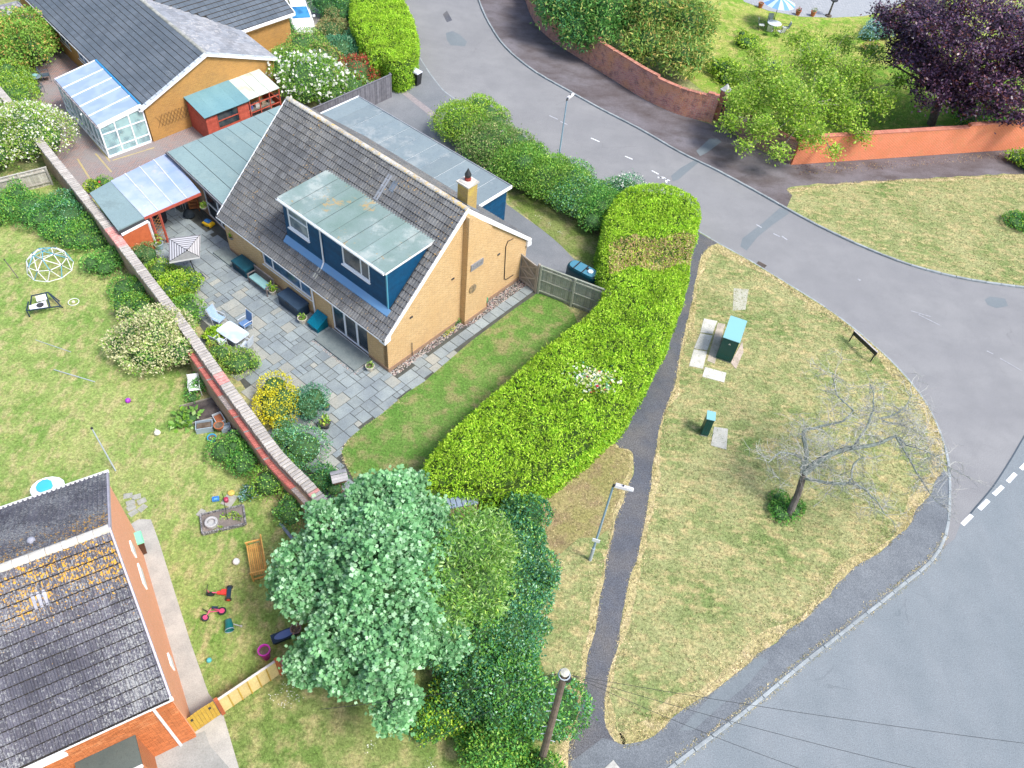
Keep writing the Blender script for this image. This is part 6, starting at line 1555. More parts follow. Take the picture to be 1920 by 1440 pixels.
# ---- top middle
shrub('philadelphus', 'large shrub covered in white flowers behind the dark grey fence', 'shrub', 590, 150, 60, 2.5, ['laurel2', 'laurel'], [.6, .4], size=.14, dens=70, lumps=12, flowers=('white', 8, .22))
shrub('viburnum', 'green shrub with tan tips against the bungalow gable', 'shrub', 545, 122, 42, 2.4, ['laurel', 'laurel2', 'tan'], [.5, .35, .15], size=.13, dens=70, lumps=9)
shrub('tan_topped_shrub', 'shrub with buff-coloured new growth behind the white flowers', 'shrub', 600, 108, 30, 1.9, ['tan', 'laurel2'], [.5, .5], size=.13, dens=60)
shrub('photinia', 'red-leaved shrub between white flowers and clipped hedge', 'shrub', 668, 134, 36, 2.0, ['red', 'ivy'], [.75, .25], size=.13, dens=80)
for x, y, r_, h_, ms_, lb in [(618, 12, 34, 1.8, ['dark', 'ivy'], 'dark green shrub at the top edge beside the white car'), (648, 20, 22, 1.7, ['laurel', 'holly'], 'grey-green shrub against the upper clipped hedge'), (625, 55, 30, 1.3, ['olive', 'tan'], 'brownish green shrub right of the white car'), (640, 92, 34, 1.5, ['darkblue', 'holly'], 'blue-green shrub above the red-leaved shrub'), (512, 55, 26, 1.9, ['ivy', 'dark'], 'dark climber clump between the two roofs and the car'), (668, 75, 24, 1.4, ['darkblue', 'dark'], 'deep green shrub tucked beside the upper clipped hedge'), (700, 150, 14, .7, ['lime', 'laurel2'], 'small light green plant at the end of the dark fence')]:
    shrub('garden_shrub', lb, 'shrub', x, y, r_, h_, ms_, [.7, .3], size=.14, dens=75)
# ---- top right evergreens behind the curved wall
ev = [([B(1055, 4, 3.2, 2.0, 1.9), B(1090, 55, 2.2, 1.5), B(1035, -20, 2.8, 1.6)], ['bay', 'dark'], 'dark evergreen rising behind the left part of the curved wall'), ([B(1140, 15, 3.6, 2.2, 2.1), B(1130, 55, 2.6, 1.3), B(1180, -15, 3.2, 1.8)], ['bay', 'ivy'], 'tall dense evergreen, second behind the curved wall'), ([B(1225, 20, 4.0, 2.2, 2.3), B(1215, 80, 2.6, 1.4), B(1190, 90, 2.2, 1.0)], ['baygold', 'bay'], 'yellow-tinged evergreen in the middle behind the curved wall'), ([B(1290, 45, 3.6, 2.0, 2.0), B(1275, 105, 2.5, 1.4), B(1300, 105, 2.2, 1.2)], ['baygold', 'bay'], 'long-leaved olive and yellow evergreen nearest the stone-capped pier')]
for bl, ms_, lb in ev: tree('evergreen_tree', lb, bl[0][0][:2], bl, ms_, [.65, .35], size=.30, dens=26, aspect=.3, cl=(4, .2), corek=.72, trunk_r=.12, group='evergreens behind the curved brick wall', inner=.75)
ap = [B(1450, 150, 3.6, 2.0, 1.2), B(1530, 110, 3.8, 1.8, 1.1), B(1600, 140, 3.6, 1.5, 1.0), B(1400, 190, 3.0, 1.5, 1.0), B(1500, 200, 3.4, 1.8, 1.1), B(1580, 210, 3.0, 1.4, .9), B(1430, 240, 2.7, 1.1, .8), B(1520, 255, 2.8, 1.0, .7), B(1650, 190, 3.0, 1.1, .8), B(1385, 140, 2.6, .8), B(1640, 105, 3.0, .9, .7), B(1475, 175, 4.2, 1.5, .8), B(1555, 165, 4.2, 1.5, .8), B(1610, 250, 2.4, .8, .5), B(1690, 150, 2.8, .7, .5), B(1460, 285, 2.0, .6, .5), B(1420, 100, 2.8, .9, .6), B(1500, 75, 3.0, 1.1, .7), B(1575, 80, 3.0, 1.1, .7), B(1370, 230, 2.3, .8, .6), B(1560, 285, 1.9, .5, .4), B(1400, 275, 2.0, .5, .4)]
tree('apple_tree', 'open light green tree overhanging the wall right of the iron gate', G2(1500, 235), ap, ['apple', 'lime'], [.75, .25], size=.20, dens=10, cl=(9, .22), aspect=.5, trunk_r=.15, corek=0, barkm=M('pale_bark', (.35, .33, .3), var=0), inner=.3, zmin=-.9, flat=.4)
be = [B(1800, 60, 7.5, 3.3, 2.4), B(1880, 40, 8.0, 3.0, 2.4), B(1740, 30, 6.5, 2.0, 1.6), B(1735, 115, 5.5, 1.9, 1.2), B(1840, 150, 5.0, 2.3, 1.5), B(1900, 130, 5.5, 2.4, 1.6), B(1780, 130, 5.0, 1.9, 1.3), B(1715, 75, 5.8, 1.2, .9), B(1820, 195, 3.6, 1.2, 1.0), B(1720, 20, 6.0, 1.3), B(1960, 80, 7, 2.8), B(1685, 50, 5.8, 1.5), B(1750, 165, 4.2, 1.5), B(1850, 175, 4.0, 1.9), B(1695, 100, 4.8, 1.1), B(1660, 25, 5.6, 1.0), B(1900, 190, 3.6, 1.6)]
be = [(c_, r_*1.02, z_*.5) for c_, r_, z_ in be]+[(c_+V3(random.uniform(-1, 1)*r_*.9, random.uniform(-1, 1)*r_*.9, random.uniform(-.8, .5)*r_), r_*.42, r_*.16) for c_, r_, z_ in be for _k in range(4)]
tree('copper_beech_tree', 'dark purple-leaved beech tree in the top right corner', G2(1745, 235), be, ['beech', 'beech2'], [.85, .15], size=.20, dens=9, cl=(9, .22), trunk_r=.35, corek=.35, corem=core_b, inner=.45, zmin=-.6, flat=.35)
for x, y, r_, h_, ms_, lb, kw in [(1652, 52, 24, 1.2, ['blueg'], 'powdery blue-green round shrub on the sunny garden lawn', {}), (1632, 90, 14, .8, ['tan', 'lime'], 'clump of orange-tipped plants below the blue-green shrub', {}), (1448, 128, 12, .8, ['purple', 'dark'], 'violet-blue iris clump showing through the light green tree', {}), (1360, 130, 32, .8, ['lime', 'laurel2'], 'low bright green plants beside the evergreens in the garden', {}), (1400, 80, 18, .9, ['lime', 'apple'], 'leafy spray in front of the round garden table', {}), (1860, 215, 44, .9, ['ivy', 'lime'], 'low green shrubs behind the orange wall under the beech', {}), (1945, 310, 26, .8, ['lime', 'apple'], 'green sprig hanging over the pavement at the right edge', {})]:
    shrub('garden_plant', lb, 'plant', x, y, r_, h_, ms_, [.7, .3] if len(ms_) > 1 else None, size=.16, dens=55)
shrub('verge_shrub', 'low green shrub with yellow flowers on the right-hand verge at the photo edge', 'shrub', 1908, 416, 24, .7, ['ivy', 'lime'], [.75, .25], size=.12, dens=90)
shrub('suckers', 'ring of green shoots round the foot of the bare tree', 'plant', 1466, 962, 24, .45, ['laurel', 'ivy'], [.6, .4], size=.13, dens=120, up=.6)
# ---- bare tree
def bare_tree():
    base = G(1478, 968, .1); r = thing('bare_tree', 'leafless grey lichen-covered tree leaning over the grass island', 'tree', tuple(base))
    b = MB(); fk = G(1508, 888, 2.6)
    b.tube([base, base*.5+fk*.5+V3(.05, 0, 0), fk], [.17, .145, .13], 9); b.build('trunk', bark, r)
    twig = M('lichened_branch', (.13, .16, .145), (.24, .28, .25), rough=.9, var=0, scale=8, fine=30)
    tw2 = M('pale_twig', (.42, .435, .405), (.30, .295, .275), var=.2)
    limbs = []
    def limb(pts, r0, r1):
        L = smooth_line([G(x, y, z) for x, y, z in pts], .25); L = [p+rng.normal(0, .018, 3) for p in L]
        q = MB(); q.tube(L, list(np.linspace(r0*1.45, r1*1.45, len(L))), 6); q.build('limb', twig, r); limbs.append((L, r0, r1))
    limb([(1508, 888, 2.6), (1540, 862, 3.2), (1580, 843, 3.6), (1640, 834, 4.0), (1680, 818, 4.3), (1700, 835, 4.2)], .11, .03)
    limb([(1505, 888, 2.6), (1512, 850, 3.0), (1507, 810, 3.4), (1540, 800, 3.6), (1580, 790, 3.9), (1600, 770, 4.1)], .08, .025)
    limb([(1506, 895, 2.4), (1550, 905, 2.8), (1592, 905, 3.1), (1600, 870, 3.4), (1620, 856, 3.6)], .06, .02)
    limb([(1502, 880, 2.7), (1502, 858, 2.9), (1465, 848, 3.1), (1440, 868, 3.1)], .05, .015)
    limb([(1592, 905, 3.1), (1625, 920, 3.2), (1660, 962, 3.0)], .035, .012)
    limb([(1680, 818, 4.3), (1705, 860, 4.0), (1730, 905, 3.6), (1755, 940, 3.2)], .035, .01)
    limb([(1600, 840, 3.8), (1630, 790, 4.4), (1640, 750, 4.6), (1630, 720, 4.7)], .045, .012)
    limb([(1650, 785, 4.4), (1690, 770, 4.6), (1710, 740, 4.8)], .035, .01)
    limb([(1600, 770, 4.1), (1570, 740, 4.4), (1560, 700, 4.5)], .03, .008)
    limb([(1655, 790, 4.3), (1700, 800, 4.2), (1740, 825, 4.0)], .03, .008)
    limb([(1700, 835, 4.2), (1745, 850, 3.9), (1785, 880, 3.6)], .025, .006)
    q = MB(); nseg = 0
    def twg(p, d, L, rad, dep):
        nonlocal nseg
        pts = [p]; dd = d.copy(); k = 3
        for i in range(k): dd = dd+rng.normal(0, .28, 3)+V3(0, 0, .02); dd /= np.linalg.norm(dd); pts.append(pts[-1]+dd*L/k)
        q.tube(pts, [rad, rad*.8, rad*.6, rad*.35], 3, cap=False); nseg += 1
        if dep:
            for _ in range(4):
                i = random.randint(1, 3); d2 = dd*.5+rng.normal(0, .75, 3); d2[2] = d2[2]*.55; d2 /= np.linalg.norm(d2); twg(pts[i], d2, L*random.uniform(.45, .7), rad*.65, dep-1)
    for L, r0, r1 in limbs:
        n = len(L)
        for i in range(2, n, 1):
            for _ in range(3):
                d = rng.normal(0, 1, 3); d[2] = d[2]*.4+.25; d /= np.linalg.norm(d); twg(L[i], d, random.uniform(.5, 1.25), .015, 2 if random.random() < .65 else 1)
    q.build('twigs', tw2, r, kind='stuff')
bare_tree()
# ---- grass: tufts, dead fringes
def tufts(name, poly, dens, h, mats, z, frac=None, excl=None, nb=3):
    A = abs(sum(poly[i][0]*poly[(i+1) % len(poly)][1]-poly[(i+1) % len(poly)][0]*poly[i][1] for i in range(len(poly))))/2
    q = randin(poly, int(A*dens))
    x, y = PJv(np.column_stack([q, np.zeros(len(q))])); k = (x > -30) & (x < 1950) & (y > -30) & (y < 1470); q = q[k]
    if excl is not None:
        for e in excl: q = q[~inpoly(q, e)]
    P = np.column_stack([q, np.full(len(q), z)]); P, N = clusterize(P, np.tile([0, 0, 1.], (len(P), 1)), nb, .025); P[:, 2] = z
    o = leaves(name, None, P, N, h, mats, frac, 'tri', .28, spread=1.25, up=.35, kind='stuff'); return o
gb = lambda n, *a: grassmat(n, *a, blade=True)
gb_dry = gb('verge_blades', (.18, .25, .08), (.37, .37, .18), (.52, .43, .22), .46); gb_lawn = gb('lawn_blades', (.17, .29, .07), (.33, .38, .14), (.43, .38, .15), .5)
gb_house = gb('house_blades', (.13, .22, .05), (.19, .25, .08), (.28, .25, .12), .52); gb_tan = gb('dead_blades', (.46, .39, .2), (.60, .51, .3), (.70, .60, .4), .45)
isl = pxpoly(ISL_L+ISL_B[1:]+[(1775, 870), (1766, 830), (1740, 768), (1700, 712), (1640, 652), (1560, 588), (1480, 537), (1400, 488), (1345, 458)])
tufts('island_grass', isl, 95, .075, [gb_dry], ZL)
tufts('verge_grass', pxpoly([(1474, 356), (1600, 342), (1920, 327), (1960, 330), (1960, 545), (1860, 531), (1720, 501), (1560, 436), (1485, 398)]), 60, .085, [gb_dry], ZL)
tufts('neighbour_grass', pxpoly([(0, 330), (112, 330), (200, 480), (262, 590), (330, 690), (400, 790), (470, 880), (545, 990), (640, 1090), (600, 1212), (525, 1262), (415, 1335), (392, 1300), (360, 1205), (330, 1110), (300, 1020), (284, 976), (225, 985), (190, 895), (0, 968), (-100, 900), (-100, 330)]), 75, .07, [gb_lawn], ZL)
tufts('front_grass', pxpoly([(418, 1336), (525, 1266), (650, 1190), (900, 1300), (1010, 1445), (447, 1445)]), 100, .07, [gb_house, gb_lawn], ZL, [.5, .5])
tufts('house_grass', pxpoly(lawn_edge), 75, .05, [gb_house], ZL+.045)
tufts('path_side_grass', pxpoly([(1152, 815), (1154, 838), (1183, 850), (1184, 890), (1172, 930), (1158, 970), (1147, 1010), (1137, 1060), (1127, 1120), (1115, 1180), (1103, 1225), (1098, 1270), (1090, 1310), (1078, 1370), (1068, 1440), (1010, 1440), (1040, 1250), (1040, 1050), (1000, 950), (1050, 870)]), 90, .07, [gb_dry, gb_tan], ZL, [.5, .5])
tufts('sunny_grass', pxpoly([(1340, 20), (1460, 45), (1640, 40), (1720, 120), (1750, 235), (1482, 262), (1345, 190), (1340, 100)]), 35, .10, [gb_lawn], ZL)
def fringe(name, line, w, dens=260, h=.06, wj=.5, cut=0.0, zz=None):
    P, D = arclen(smooth_line(line, .3)); n = int(D[-1]*dens*w)
    s = rng.random(n)*D[-1]; u = np.abs(rng.normal(0, .7, n)); lim = w*(1+wj*np.sin(s*1.7)+.3*np.sin(s*5.1))
    base = np.column_stack([np.interp(s, D, P[:, 0]), np.interp(s, D, P[:, 1])]); nx = np.column_stack([np.interp(s+.1, D, P[:, 0]), np.interp(s+.1, D, P[:, 1])]); t_ = unit(np.column_stack([nx-base, np.zeros(n)]))[:, :2]
    q = base+np.column_stack([-t_[:, 1], t_[:, 0]])*((u-.12)*lim)[:, None]
    p3 = np.column_stack([q, np.full(n, zz or ZL+.005)]); p3, N = clusterize(p3, np.tile([0, 0, 1.], (n, 1)), 3, .03); p3[:, 2] = zz or ZL+.005
    return leaves(name, None, p3, N, h, [gb_tan, gb_dry], [.8, .2], 'tri', .45, spread=1.4, up=.2, kind='stuff')
def straw_band(line, w, z=ZL+.0045):
    Q = np.array(smooth_line(line, .18)); n = len(Q); t_ = np.gradient(Q, axis=0); t_ /= np.linalg.norm(t_, axis=1)[:, None]+1e-9; nn = np.column_stack([-t_[:, 1], t_[:, 0]])
    ww = w*(1+.45*np.sin(np.arange(n)*.21)+.3*np.sin(np.arange(n)*.057+1))+np.convolve(rng.normal(0, .09, n+6), np.ones(3)/3, 'same')[3:3+n]
    a = Q-nn*.03; c = Q+nn*np.maximum(ww, .08)[:, None]; b = MB()
    for i in range(n-1): b.add([(*a[i], z), (*a[i+1], z), (*c[i+1], z), (*c[i], z)], [(0, 1, 2, 3)])
    b.build('dead_grass_strip', grass_tan, kind='structure')
ISL_K = [(1345, 462), (1400, 491), (1480, 540), (1560, 591), (1640, 655), (1700, 716), (1740, 771), (1764, 832), (1768, 880)]
straw_band(pxpoly(ISL_L), .22); straw_band(pxpoly(ISL_B), .38); straw_band(pxpoly(ISL_K)[::-1], .38); straw_band(pxpoly(PATH_L[7:])[::-1], .22); straw_band(pxpoly([(1474, 358), (1600, 344), (1750, 337), (1920, 329)])[::-1], .25)
fringe('dead_grass_fringe', pxpoly(ISL_L), .38); fringe('dead_grass_fringe', pxpoly(ISL_B), .6)
fringe('dead_grass_fringe', pxpoly(PATH_L[7:])[::-1], .28)
fringe('dead_grass_fringe', pxpoly([(1345, 462), (1400, 491), (1480, 540), (1560, 591), (1640, 655), (1700, 716), (1740, 771), (1764, 832), (1768, 880)])[::-1], .6)
fringe('dead_grass_fringe', pxpoly([(1474, 358), (1600, 344), (1750, 337), (1920, 329)])[::-1], .25)
fringe('moss_on_kerb', pxpoly([(1770, 1000), (1745, 1046), (1693, 1088), (1605, 1158), (1500, 1240), (1400, 1323), (1300, 1398), (1250, 1436)])[::-1], .09, dens=420, h=.05, zz=ZL+.02)
fringe('gutter_weeds', [p+V3(.05, -.05) for p in pxpoly([(1772, 1004), (1749, 1050), (1697, 1096), (1609, 1166), (1504, 1248), (1404, 1331), (1304, 1406), (1254, 1444)])], .05, dens=500, h=.05, zz=.004)
fringe('lawn_border_fringe', pxpoly([(762, 741), (715, 781), (687, 800), (668, 815), (652, 829), (640, 850), (646, 870), (660, 896), (672, 918)]), .12, zz=ZL+.04)
# leaf litter on the stained pavement, pebbles by the gable
q = randin(pxpoly([(1480, 312), (1650, 306), (1920, 283), (1920, 296), (1650, 320), (1500, 330)]), 900); leaves('leaf_litter', None, np.column_stack([q, np.full(len(q), ZL+.012)]), np.tile([0, 0, 1.], (len(q), 1)), .07, [LM['tan'], LM['beech2']], [.5, .5], 'kite', .6, flat=.8, up=0, kind='stuff')
def pebbles(name, T, x0, x1, y0, y1, n, s, mats, z=ZL+.03):
    b = MB(T)
    for _ in range(n):
        x, y, r_ = random.uniform(x0, x1), random.uniform(y0, y1), random.uniform(.6, 1.3)*s; b.mi = random.randrange(len(mats))
        b.add([(x-r_, y, z), (x, y-r_*.8, z), (x+r_, y, z), (x, y+r_*.8, z), (x, y, z+r_*.8), (x, y, z-.02)], [(0, 1, 4), (1, 2, 4), (2, 3, 4), (3, 0, 4)])
    o = b.build(name, mats, kind='stuff'); return o
pm = [M('pebble_pink', (.45, .3, .28), var=0), M('pebble_grey', (.4, .4, .4), var=0), M('pebble_cream', (.6, .55, .47), var=0), M('pebble_dark', (.16, .13, .13), var=0)]
pebbles('gable_gravel', H, .0, 5.1, -.42, -.04, 900, .035, pm); pebbles('gable_gravel', H, 5.1, 10.3, -.62, -.38, 500, .035, pm); pebbles('gable_gravel', H, 6.95, 10.3, -.4, -.04, 500, .035, pm)
pebbles('doorstep_gravel', H, -1.36, -1.2, 1.3, 4.3, 260, .03, pm); pebbles('doorstep_gravel', H, -1.3, -.1, 1.05, 1.2, 120, .03, pm)
shrub('house_foot_plant', 'small green plant at the foot of the chimney breast', 'plant', 857, 602, 8, .4, ['laurel', 'ivy'], [.5, .5], size=.09, dens=160)
shrub('yellow_alpine', 'low yellow flowering plants in the gravel along the gable', 'plant', 842, 622, 6, .15, ['gold', 'laurel'], [.6, .4], size=.07, dens=200, stretch=3, ang=55, corek=.5)
for x, y in ((535, 1290), (548, 1300), (560, 1310), (538, 1322), (740, 1352), (695, 1398), (810, 1433), (515, 1310)):
    pass
dp = np.vstack([np.array([*G2(x, y), ZL+.06])+rng.normal(0, 1, (14, 3))*[.12, .12, .0] for x, y in ((535, 1290), (548, 1300), (560, 1310), (538, 1322), (740, 1352), (695, 1398), (810, 1433), (515, 1310), (1010, 410), (1030, 425), (1050, 440), (1070, 400))])
leaves('daisies', None, dp, np.tile([0, 0, 1.], (len(dp), 1)), .035, [LM['white']], shape='kite', aspect=1, flat=.7, up=0, kind='stuff')
# ================================================================ objects
def ptz(px, py, z=.1): return G(px, py, z)
navy = M('navy_plastic', (.012, .03, .06), (.018, .04, .07), var=0, bump=.05, rough=.4); teal = M('teal_plastic', (.0, .11, .16), (.0, .08, .12), var=0, bump=.05, rough=.4)
cream = M('cream_pot', (.62, .58, .48), (.45, .42, .35), var=0, scale=8)
def pot(F, label, m, r=.2, h=.32, plant=None, name='plant_pot', n=14, group=None, cat='pot'):
    t = thing(name, label, cat, (*F.o, F.z), group)
    MB(F).lathe(0, 0, [(r*.7, 0), (r, h*.85), (r*1.08, h*.87), (r*1.08, h), (r*.92, h), (r*.85, h*.86)], n).build('bowl', m, t)
    MB(F).disc(0, 0, h*.88, r*.88, n).build('soil', earth, t)
    if plant:
        ms_, sz, hh_ = plant; P = np.tile([0, 0, h*.8], (70, 1))+unit(rng.normal(0, 1, (70, 3)))*[r*.8, r*.8, hh_*.5]+[0, 0, hh_*.45]; P = F(P)
        leaves('plant', t, P, np.tile([0, 0, 1.], (70, 1)), sz, [LM[k] for k in ms_], None, 'kite', .45, spread=1.2, up=.3)
    return t
# ---- striped parasol
pb = G(370, 521, .1); top = G(351, 474, 2.05)
r = thing('parasol', 'tilted square parasol with grey and white stripes standing on the patio', 'parasol', (pb[0], pb[1], .1))
Fb = Frame((pb[0], pb[1], .1), H.ax-8); Fb.z = .1
MB(Fb).cbox(0, 0, 0, .72, .62, .06, .02).build('base', M('base_plate', (.07, .085, .11), var=0), r)
MB().tube([pb, pb+(top-pb)*.97, top+V3(0, 0, .08)], .026, 7).build('pole', black, r)
c4 = [G(316, 447, 1.95), G(375, 440, 2.0), G(374, 481, 1.75), G(317, 491, 1.72)]; apex = G(351, 470, 2.28)
stm = [paint('canopy_grey', (.17, .165, .18), .8), paint('canopy_white', (.55, .55, .56), .8)]
for k in range(4):
    a, c = c4[k], c4[(k+1) % 4]; q = MB(); ns = 15
    for i in range(ns):
        u0, u1 = i/ns, (i+1)/ns; q.mi = i % 2
        q.add([apex+(a-apex)*u0, apex+(a-apex)*u1, apex+(c-apex)*u1, apex+(c-apex)*u0], [(0, 1, 2, 3)], local=False)
    q.mi = 1; q.add([a, a-V3(0, 0, .12), c-V3(0, 0, .12), c], [(0, 1, 2, 3)], local=False)
    q.build('canopy_panel', stm, r)
    MB().tube([apex+V3(0, 0, .012), a+V3(0, 0, .012)], .012, 4).build('rib', black, r)
MB().ball(tuple(apex+V3(0, 0, .05)), .05, 8, 5).build('finial', black, r)
# ---- glass table and four sling chairs
tf = Frame(G(436, 622, .72)[:2], H.ax+6); tf.z = .1
r = thing('glass_table', 'rectangular pale glass garden table with rounded corners on the patio', 'table', (*tf.o, .1))
alu = paint('light_aluminium', (.55, .58, .62), .35, spec=.6)
w, d, rr = .92, 1.45, .12; P = []
for sx, sy, a0 in ((1, 1, 0), (-1, 1, 90), (-1, -1, 180), (1, -1, 270)):
    for a in (0, 30, 60, 90): P.append((sx*(w/2-rr)+rr*math.cos(math.radians(a0+a)), sy*(d/2-rr)+rr*math.sin(math.radians(a0+a))))
MB(tf).prism(P, .605, .625).build('tabletop', glassmat('table_glass', (.40, .50, .58), rough=.08, spec=.6, blot=(.62, .70, .76)), r)
MB(tf).prism([(x*1.02, y*1.02) for x, y in P], .58, .604).build('rim', alu, r)
for sx in (-1, 1):
    for sy in (-1, 1): MB(tf).tube([(sx*.4, sy*.62, 0), (sx*.36, sy*.56, .6)], .02, 6).build('leg', alu, r)
bl = [M('blue_sling', (.12, .22, .42), (.1, .19, .36), var=0), M('pale_blue_sling', (.34, .45, .62), (.28, .4, .55), var=0), M('pale_sling', (.5, .56, .62), (.42, .48, .55), var=0)]
for px, py, rot, m, lb in [(460, 607, 90, bl[0], 'sling garden chair with dark blue back on the house side of the glass table'), (410, 598, 195, bl[1], 'pale blue reclined sling chair at the far end of the glass table'), (412, 642, -75, bl[2], 'pale sling chair on the wall side of the glass table'), (462, 648, 20, bl[2], 'pale framed chair at the near end of the glass table beside the round shrub')]:
    F_ = Frame(G(px, py, .5)[:2], H.ax+rot); F_.z = .1; simple_chair('sling_chair', F_, lb, 'chair', alu, m, 'sling chairs round the glass table', w=.52, back=.62, rec=.2 if rot == 195 else .1)
# ---- bench with cushion by the wall
bf = Frame(H([(-.62, 9.25, 0)])[0][:2], H.ax); bf.z = .1
r = thing('cushioned_bench', 'grey slatted garden bench with pale teal cushion under the kitchen window', 'bench', (*bf.o, .1))
bw_ = M('bench_grey_wood', (.20, .17, .16), (.14, .12, .12), var=.1)
MB(bf).box(-.28, .22, -.80, .80, .38, .43).build('seat', bw_, r)
MB(bf).cbox(-.04, 0, .432, .46, 1.46, .07, .02).build('cushion', M('teal_pad', (.22, .40, .40), (.18, .34, .35), var=0), r)
for i in range(16): y = -.76+i*.097; MB(bf).box(.24, .265, y, y+.035, .44, .9).build('slat', bw_, r)
MB(bf).box(.22, .28, -.82, .82, .9, .97).build('top_rail', bw_, r)
for y in (-.81, .75):
    MB(bf).box(-.3, .28, y, y+.06, .6, .65).build('armrest', bw_, r)
    for x in (-.29, .22): MB(bf).box(x, x+.06, y+.002, y+.058, 0, .6 if x < 0 else .9).build('leg', bw_, r)
# ---- storage chests
def chest(px0, py0, px1, py1, h, label, m, mt, dx):
    y0_, y1_ = px0, px1
    f = H; r = thing('storage_box', label, 'storage box', tuple(H([(dx-.35, (y0_+y1_)/2, .1)])[0]))
    MB(H).box(dx-.72, dx-.04, y0_+.03, y1_-.03, .1, h-.1).build('body', m, r)
    b = MB(H); b.hexa([(dx-.77, y0_, h-.1), (dx, y0_, h-.1), (dx, y1_, h-.1), (dx-.77, y1_, h-.1), (dx-.75, y0_+.02, h-.02), (dx-.02, y0_+.02, h+.02), (dx-.02, y1_-.02, h+.02), (dx-.75, y1_-.02, h-.02)]); b.build('lid', mt, r)
    for i in range(4): z_ = .2+i*.13; MB(H).box(dx-.735, dx-.722, y0_+.05, y1_-.05, z_, z_+.10).build('front_rib', m, r)
    MB(H).box(dx-.80, dx-.772, (y0_+y1_)/2-.12, (y0_+y1_)/2+.12, h-.14, h-.06).build('handle', black, r)
chest(5.95, 0, 7.65, 0, .85, 'large dark navy storage box against the house wall between two plant pots', navy, M('navy_lid', (.028, .05, .085), (.035, .06, .095), var=0, rough=.35), -.05)
chest(10.35, 0, 11.6, 0, .72, 'dark teal storage chest left of the cushioned bench', M('teal_chest', (.008, .055, .085), var=0), M('teal_chest_lid', (.012, .07, .10), var=0, rough=.35), -.08)
# ---- compost-style teal box with sloped hatch
f = H; r = thing('salt_bin', 'teal plastic bin with sloping ribbed lid beside the patio door step', 'bin', tuple(H([(-.42, 4.85, .1)])[0]))
MB(H).hexa([(-.78, 4.5, .1), (-.06, 4.5, .1), (-.06, 5.25, .1), (-.78, 5.25, .1), (-.74, 4.52, .42), (-.06, 4.52, .82), (-.06, 5.23, .82), (-.74, 5.23, .42)]).build('body', teal, r)
lid_ = MB(H).plate([(-.80, 4.48, .44), (-.05, 4.48, .86), (-.05, 5.27, .86), (-.80, 5.27, .44)], .05).build('lid', M('teal_lid', (.0, .17, .27), (.0, .14, .22), var=0, rough=.35), r)
for i in range(6): y = 4.56+i*.12; MB(H).plate([(-.76, y, .485), (-.1, y, .855), (-.1, y+.04, .855), (-.76, y+.04, .485)], .02).build('lid_rib', M('teal_rib', (.0, .2, .3), var=0), lid_)
MB(H).box(-.83, -.79, 4.75, 5.0, .3, .4).build('handle', teal, r)
# ---- pots
pot(at(512, 551, 0, .1), 'white pot with leafy plant between bench and navy storage box', cream, .2, .3, (['laurel2', 'lime'], .16, .55))
pot(at(568, 604, 0, .1), 'cream bowl pot with small plant between navy box and teal bin', cream, .24, .34, (['laurel2'], .12, .3))
pot(at(694, 693, 0, .1), 'cream patterned pot with small plant beside the doorstep slab', cream, .22, .3, (['laurel', 'laurel2'], .1, .22))
pot(at(300, 466, 0, .1), 'grey pot with bright leafy plant by the lattice screen', paint('grey_pot', (.28, .38, .42)), .25, .4, (['laurel2', 'lime'], .16, .6))
pot(at(610, 800, 0, .1), 'dark round pot with lime green plant beside the patio shrubs', dkgrey, .26, .32, (['lime', 'palegreen'], .17, .5))
pot(at(613, 768, 0, .1), 'small dark teal pot on the patio above the lime green pot', paint('dark_teal_pot', (.03, .10, .12)), .16, .26, (['laurel'], .08, .12))
for px, py, z_, lb in ((383, 391, 1.35, 'hanging basket of green plants on the pinkish wall by the carport'), (436, 447, 1.2, 'hanging basket in front of the white french window')):
    g = G(px, py, z_); F_ = Frame((g[0], g[1], z_), 0); F_.z = z_; t = pot(F_, lb, timber, .2, .16, (['lime', 'laurel2'], .13, .3), 'hanging_basket', cat='basket')
    MB(F_).tube([(0, 0, .16), (.0, .0, .55), (.28, .2, .6)], .01, 4).build('bracket', black, t)
F_ = at(909, 571, 0, .1); r = thing('small_planter', 'small green and brown tub in the gravel at the gable foot', 'tub', (*F_.o, .1))
MB(F_).cbox(0, 0, 0, .26, .26, .26).build('tub', terracotta, r); MB(F_).cbox(0, 0, .262, .3, .3, .2, .05).build('lid', paint('green_lid', (.06, .25, .12)), r)
# french window step and clutter under the carport
sa = H.L(412, 468, .1)
tag(MB(H).cbox(-.45, 11.55+1.0, ZL, .8, 1.6, .14, .01).build('window_step_slab', M('dark_step2', (.2, .24, .23), (.16, .19, .19), var=0), house))
F_ = at(392, 423, H.ax+10, .1); r = thing('lawn_mower', 'yellow and blue lawn mower parked against the pinkish wall under the carport', 'mower', (*F_.o, .1))
MB(F_).cbox(0, 0, .08, .42, .6, .2, .06).build('deck', paint('mower_yellow', (.75, .45, .01)), r); MB(F_).cbox(0, .02, .281, .26, .34, .12, .04).build('motor', paint('mower_blue', (.03, .16, .42)), r)
for sx in (-1, 1):
    for y in (-.22, .22): MB(F_).tube([(sx*.2, y, .08), (sx*.26, y, .08)], .08, 10).build('wheel', black, r)
    MB(F_).tube([(sx*.16, .28, .2), (sx*.2, .75, .75)], .014, 5).build('handle_bar', black, r)
MB(F_).tube([(-.2, .75, .75), (.2, .75, .75)], .016, 5).build('handle_bar', black, r)
F_ = at(303, 415, 0, .1); r = thing('water_butt', 'black round water butt beside the lattice screen', 'barrel', (*F_.o, .1))
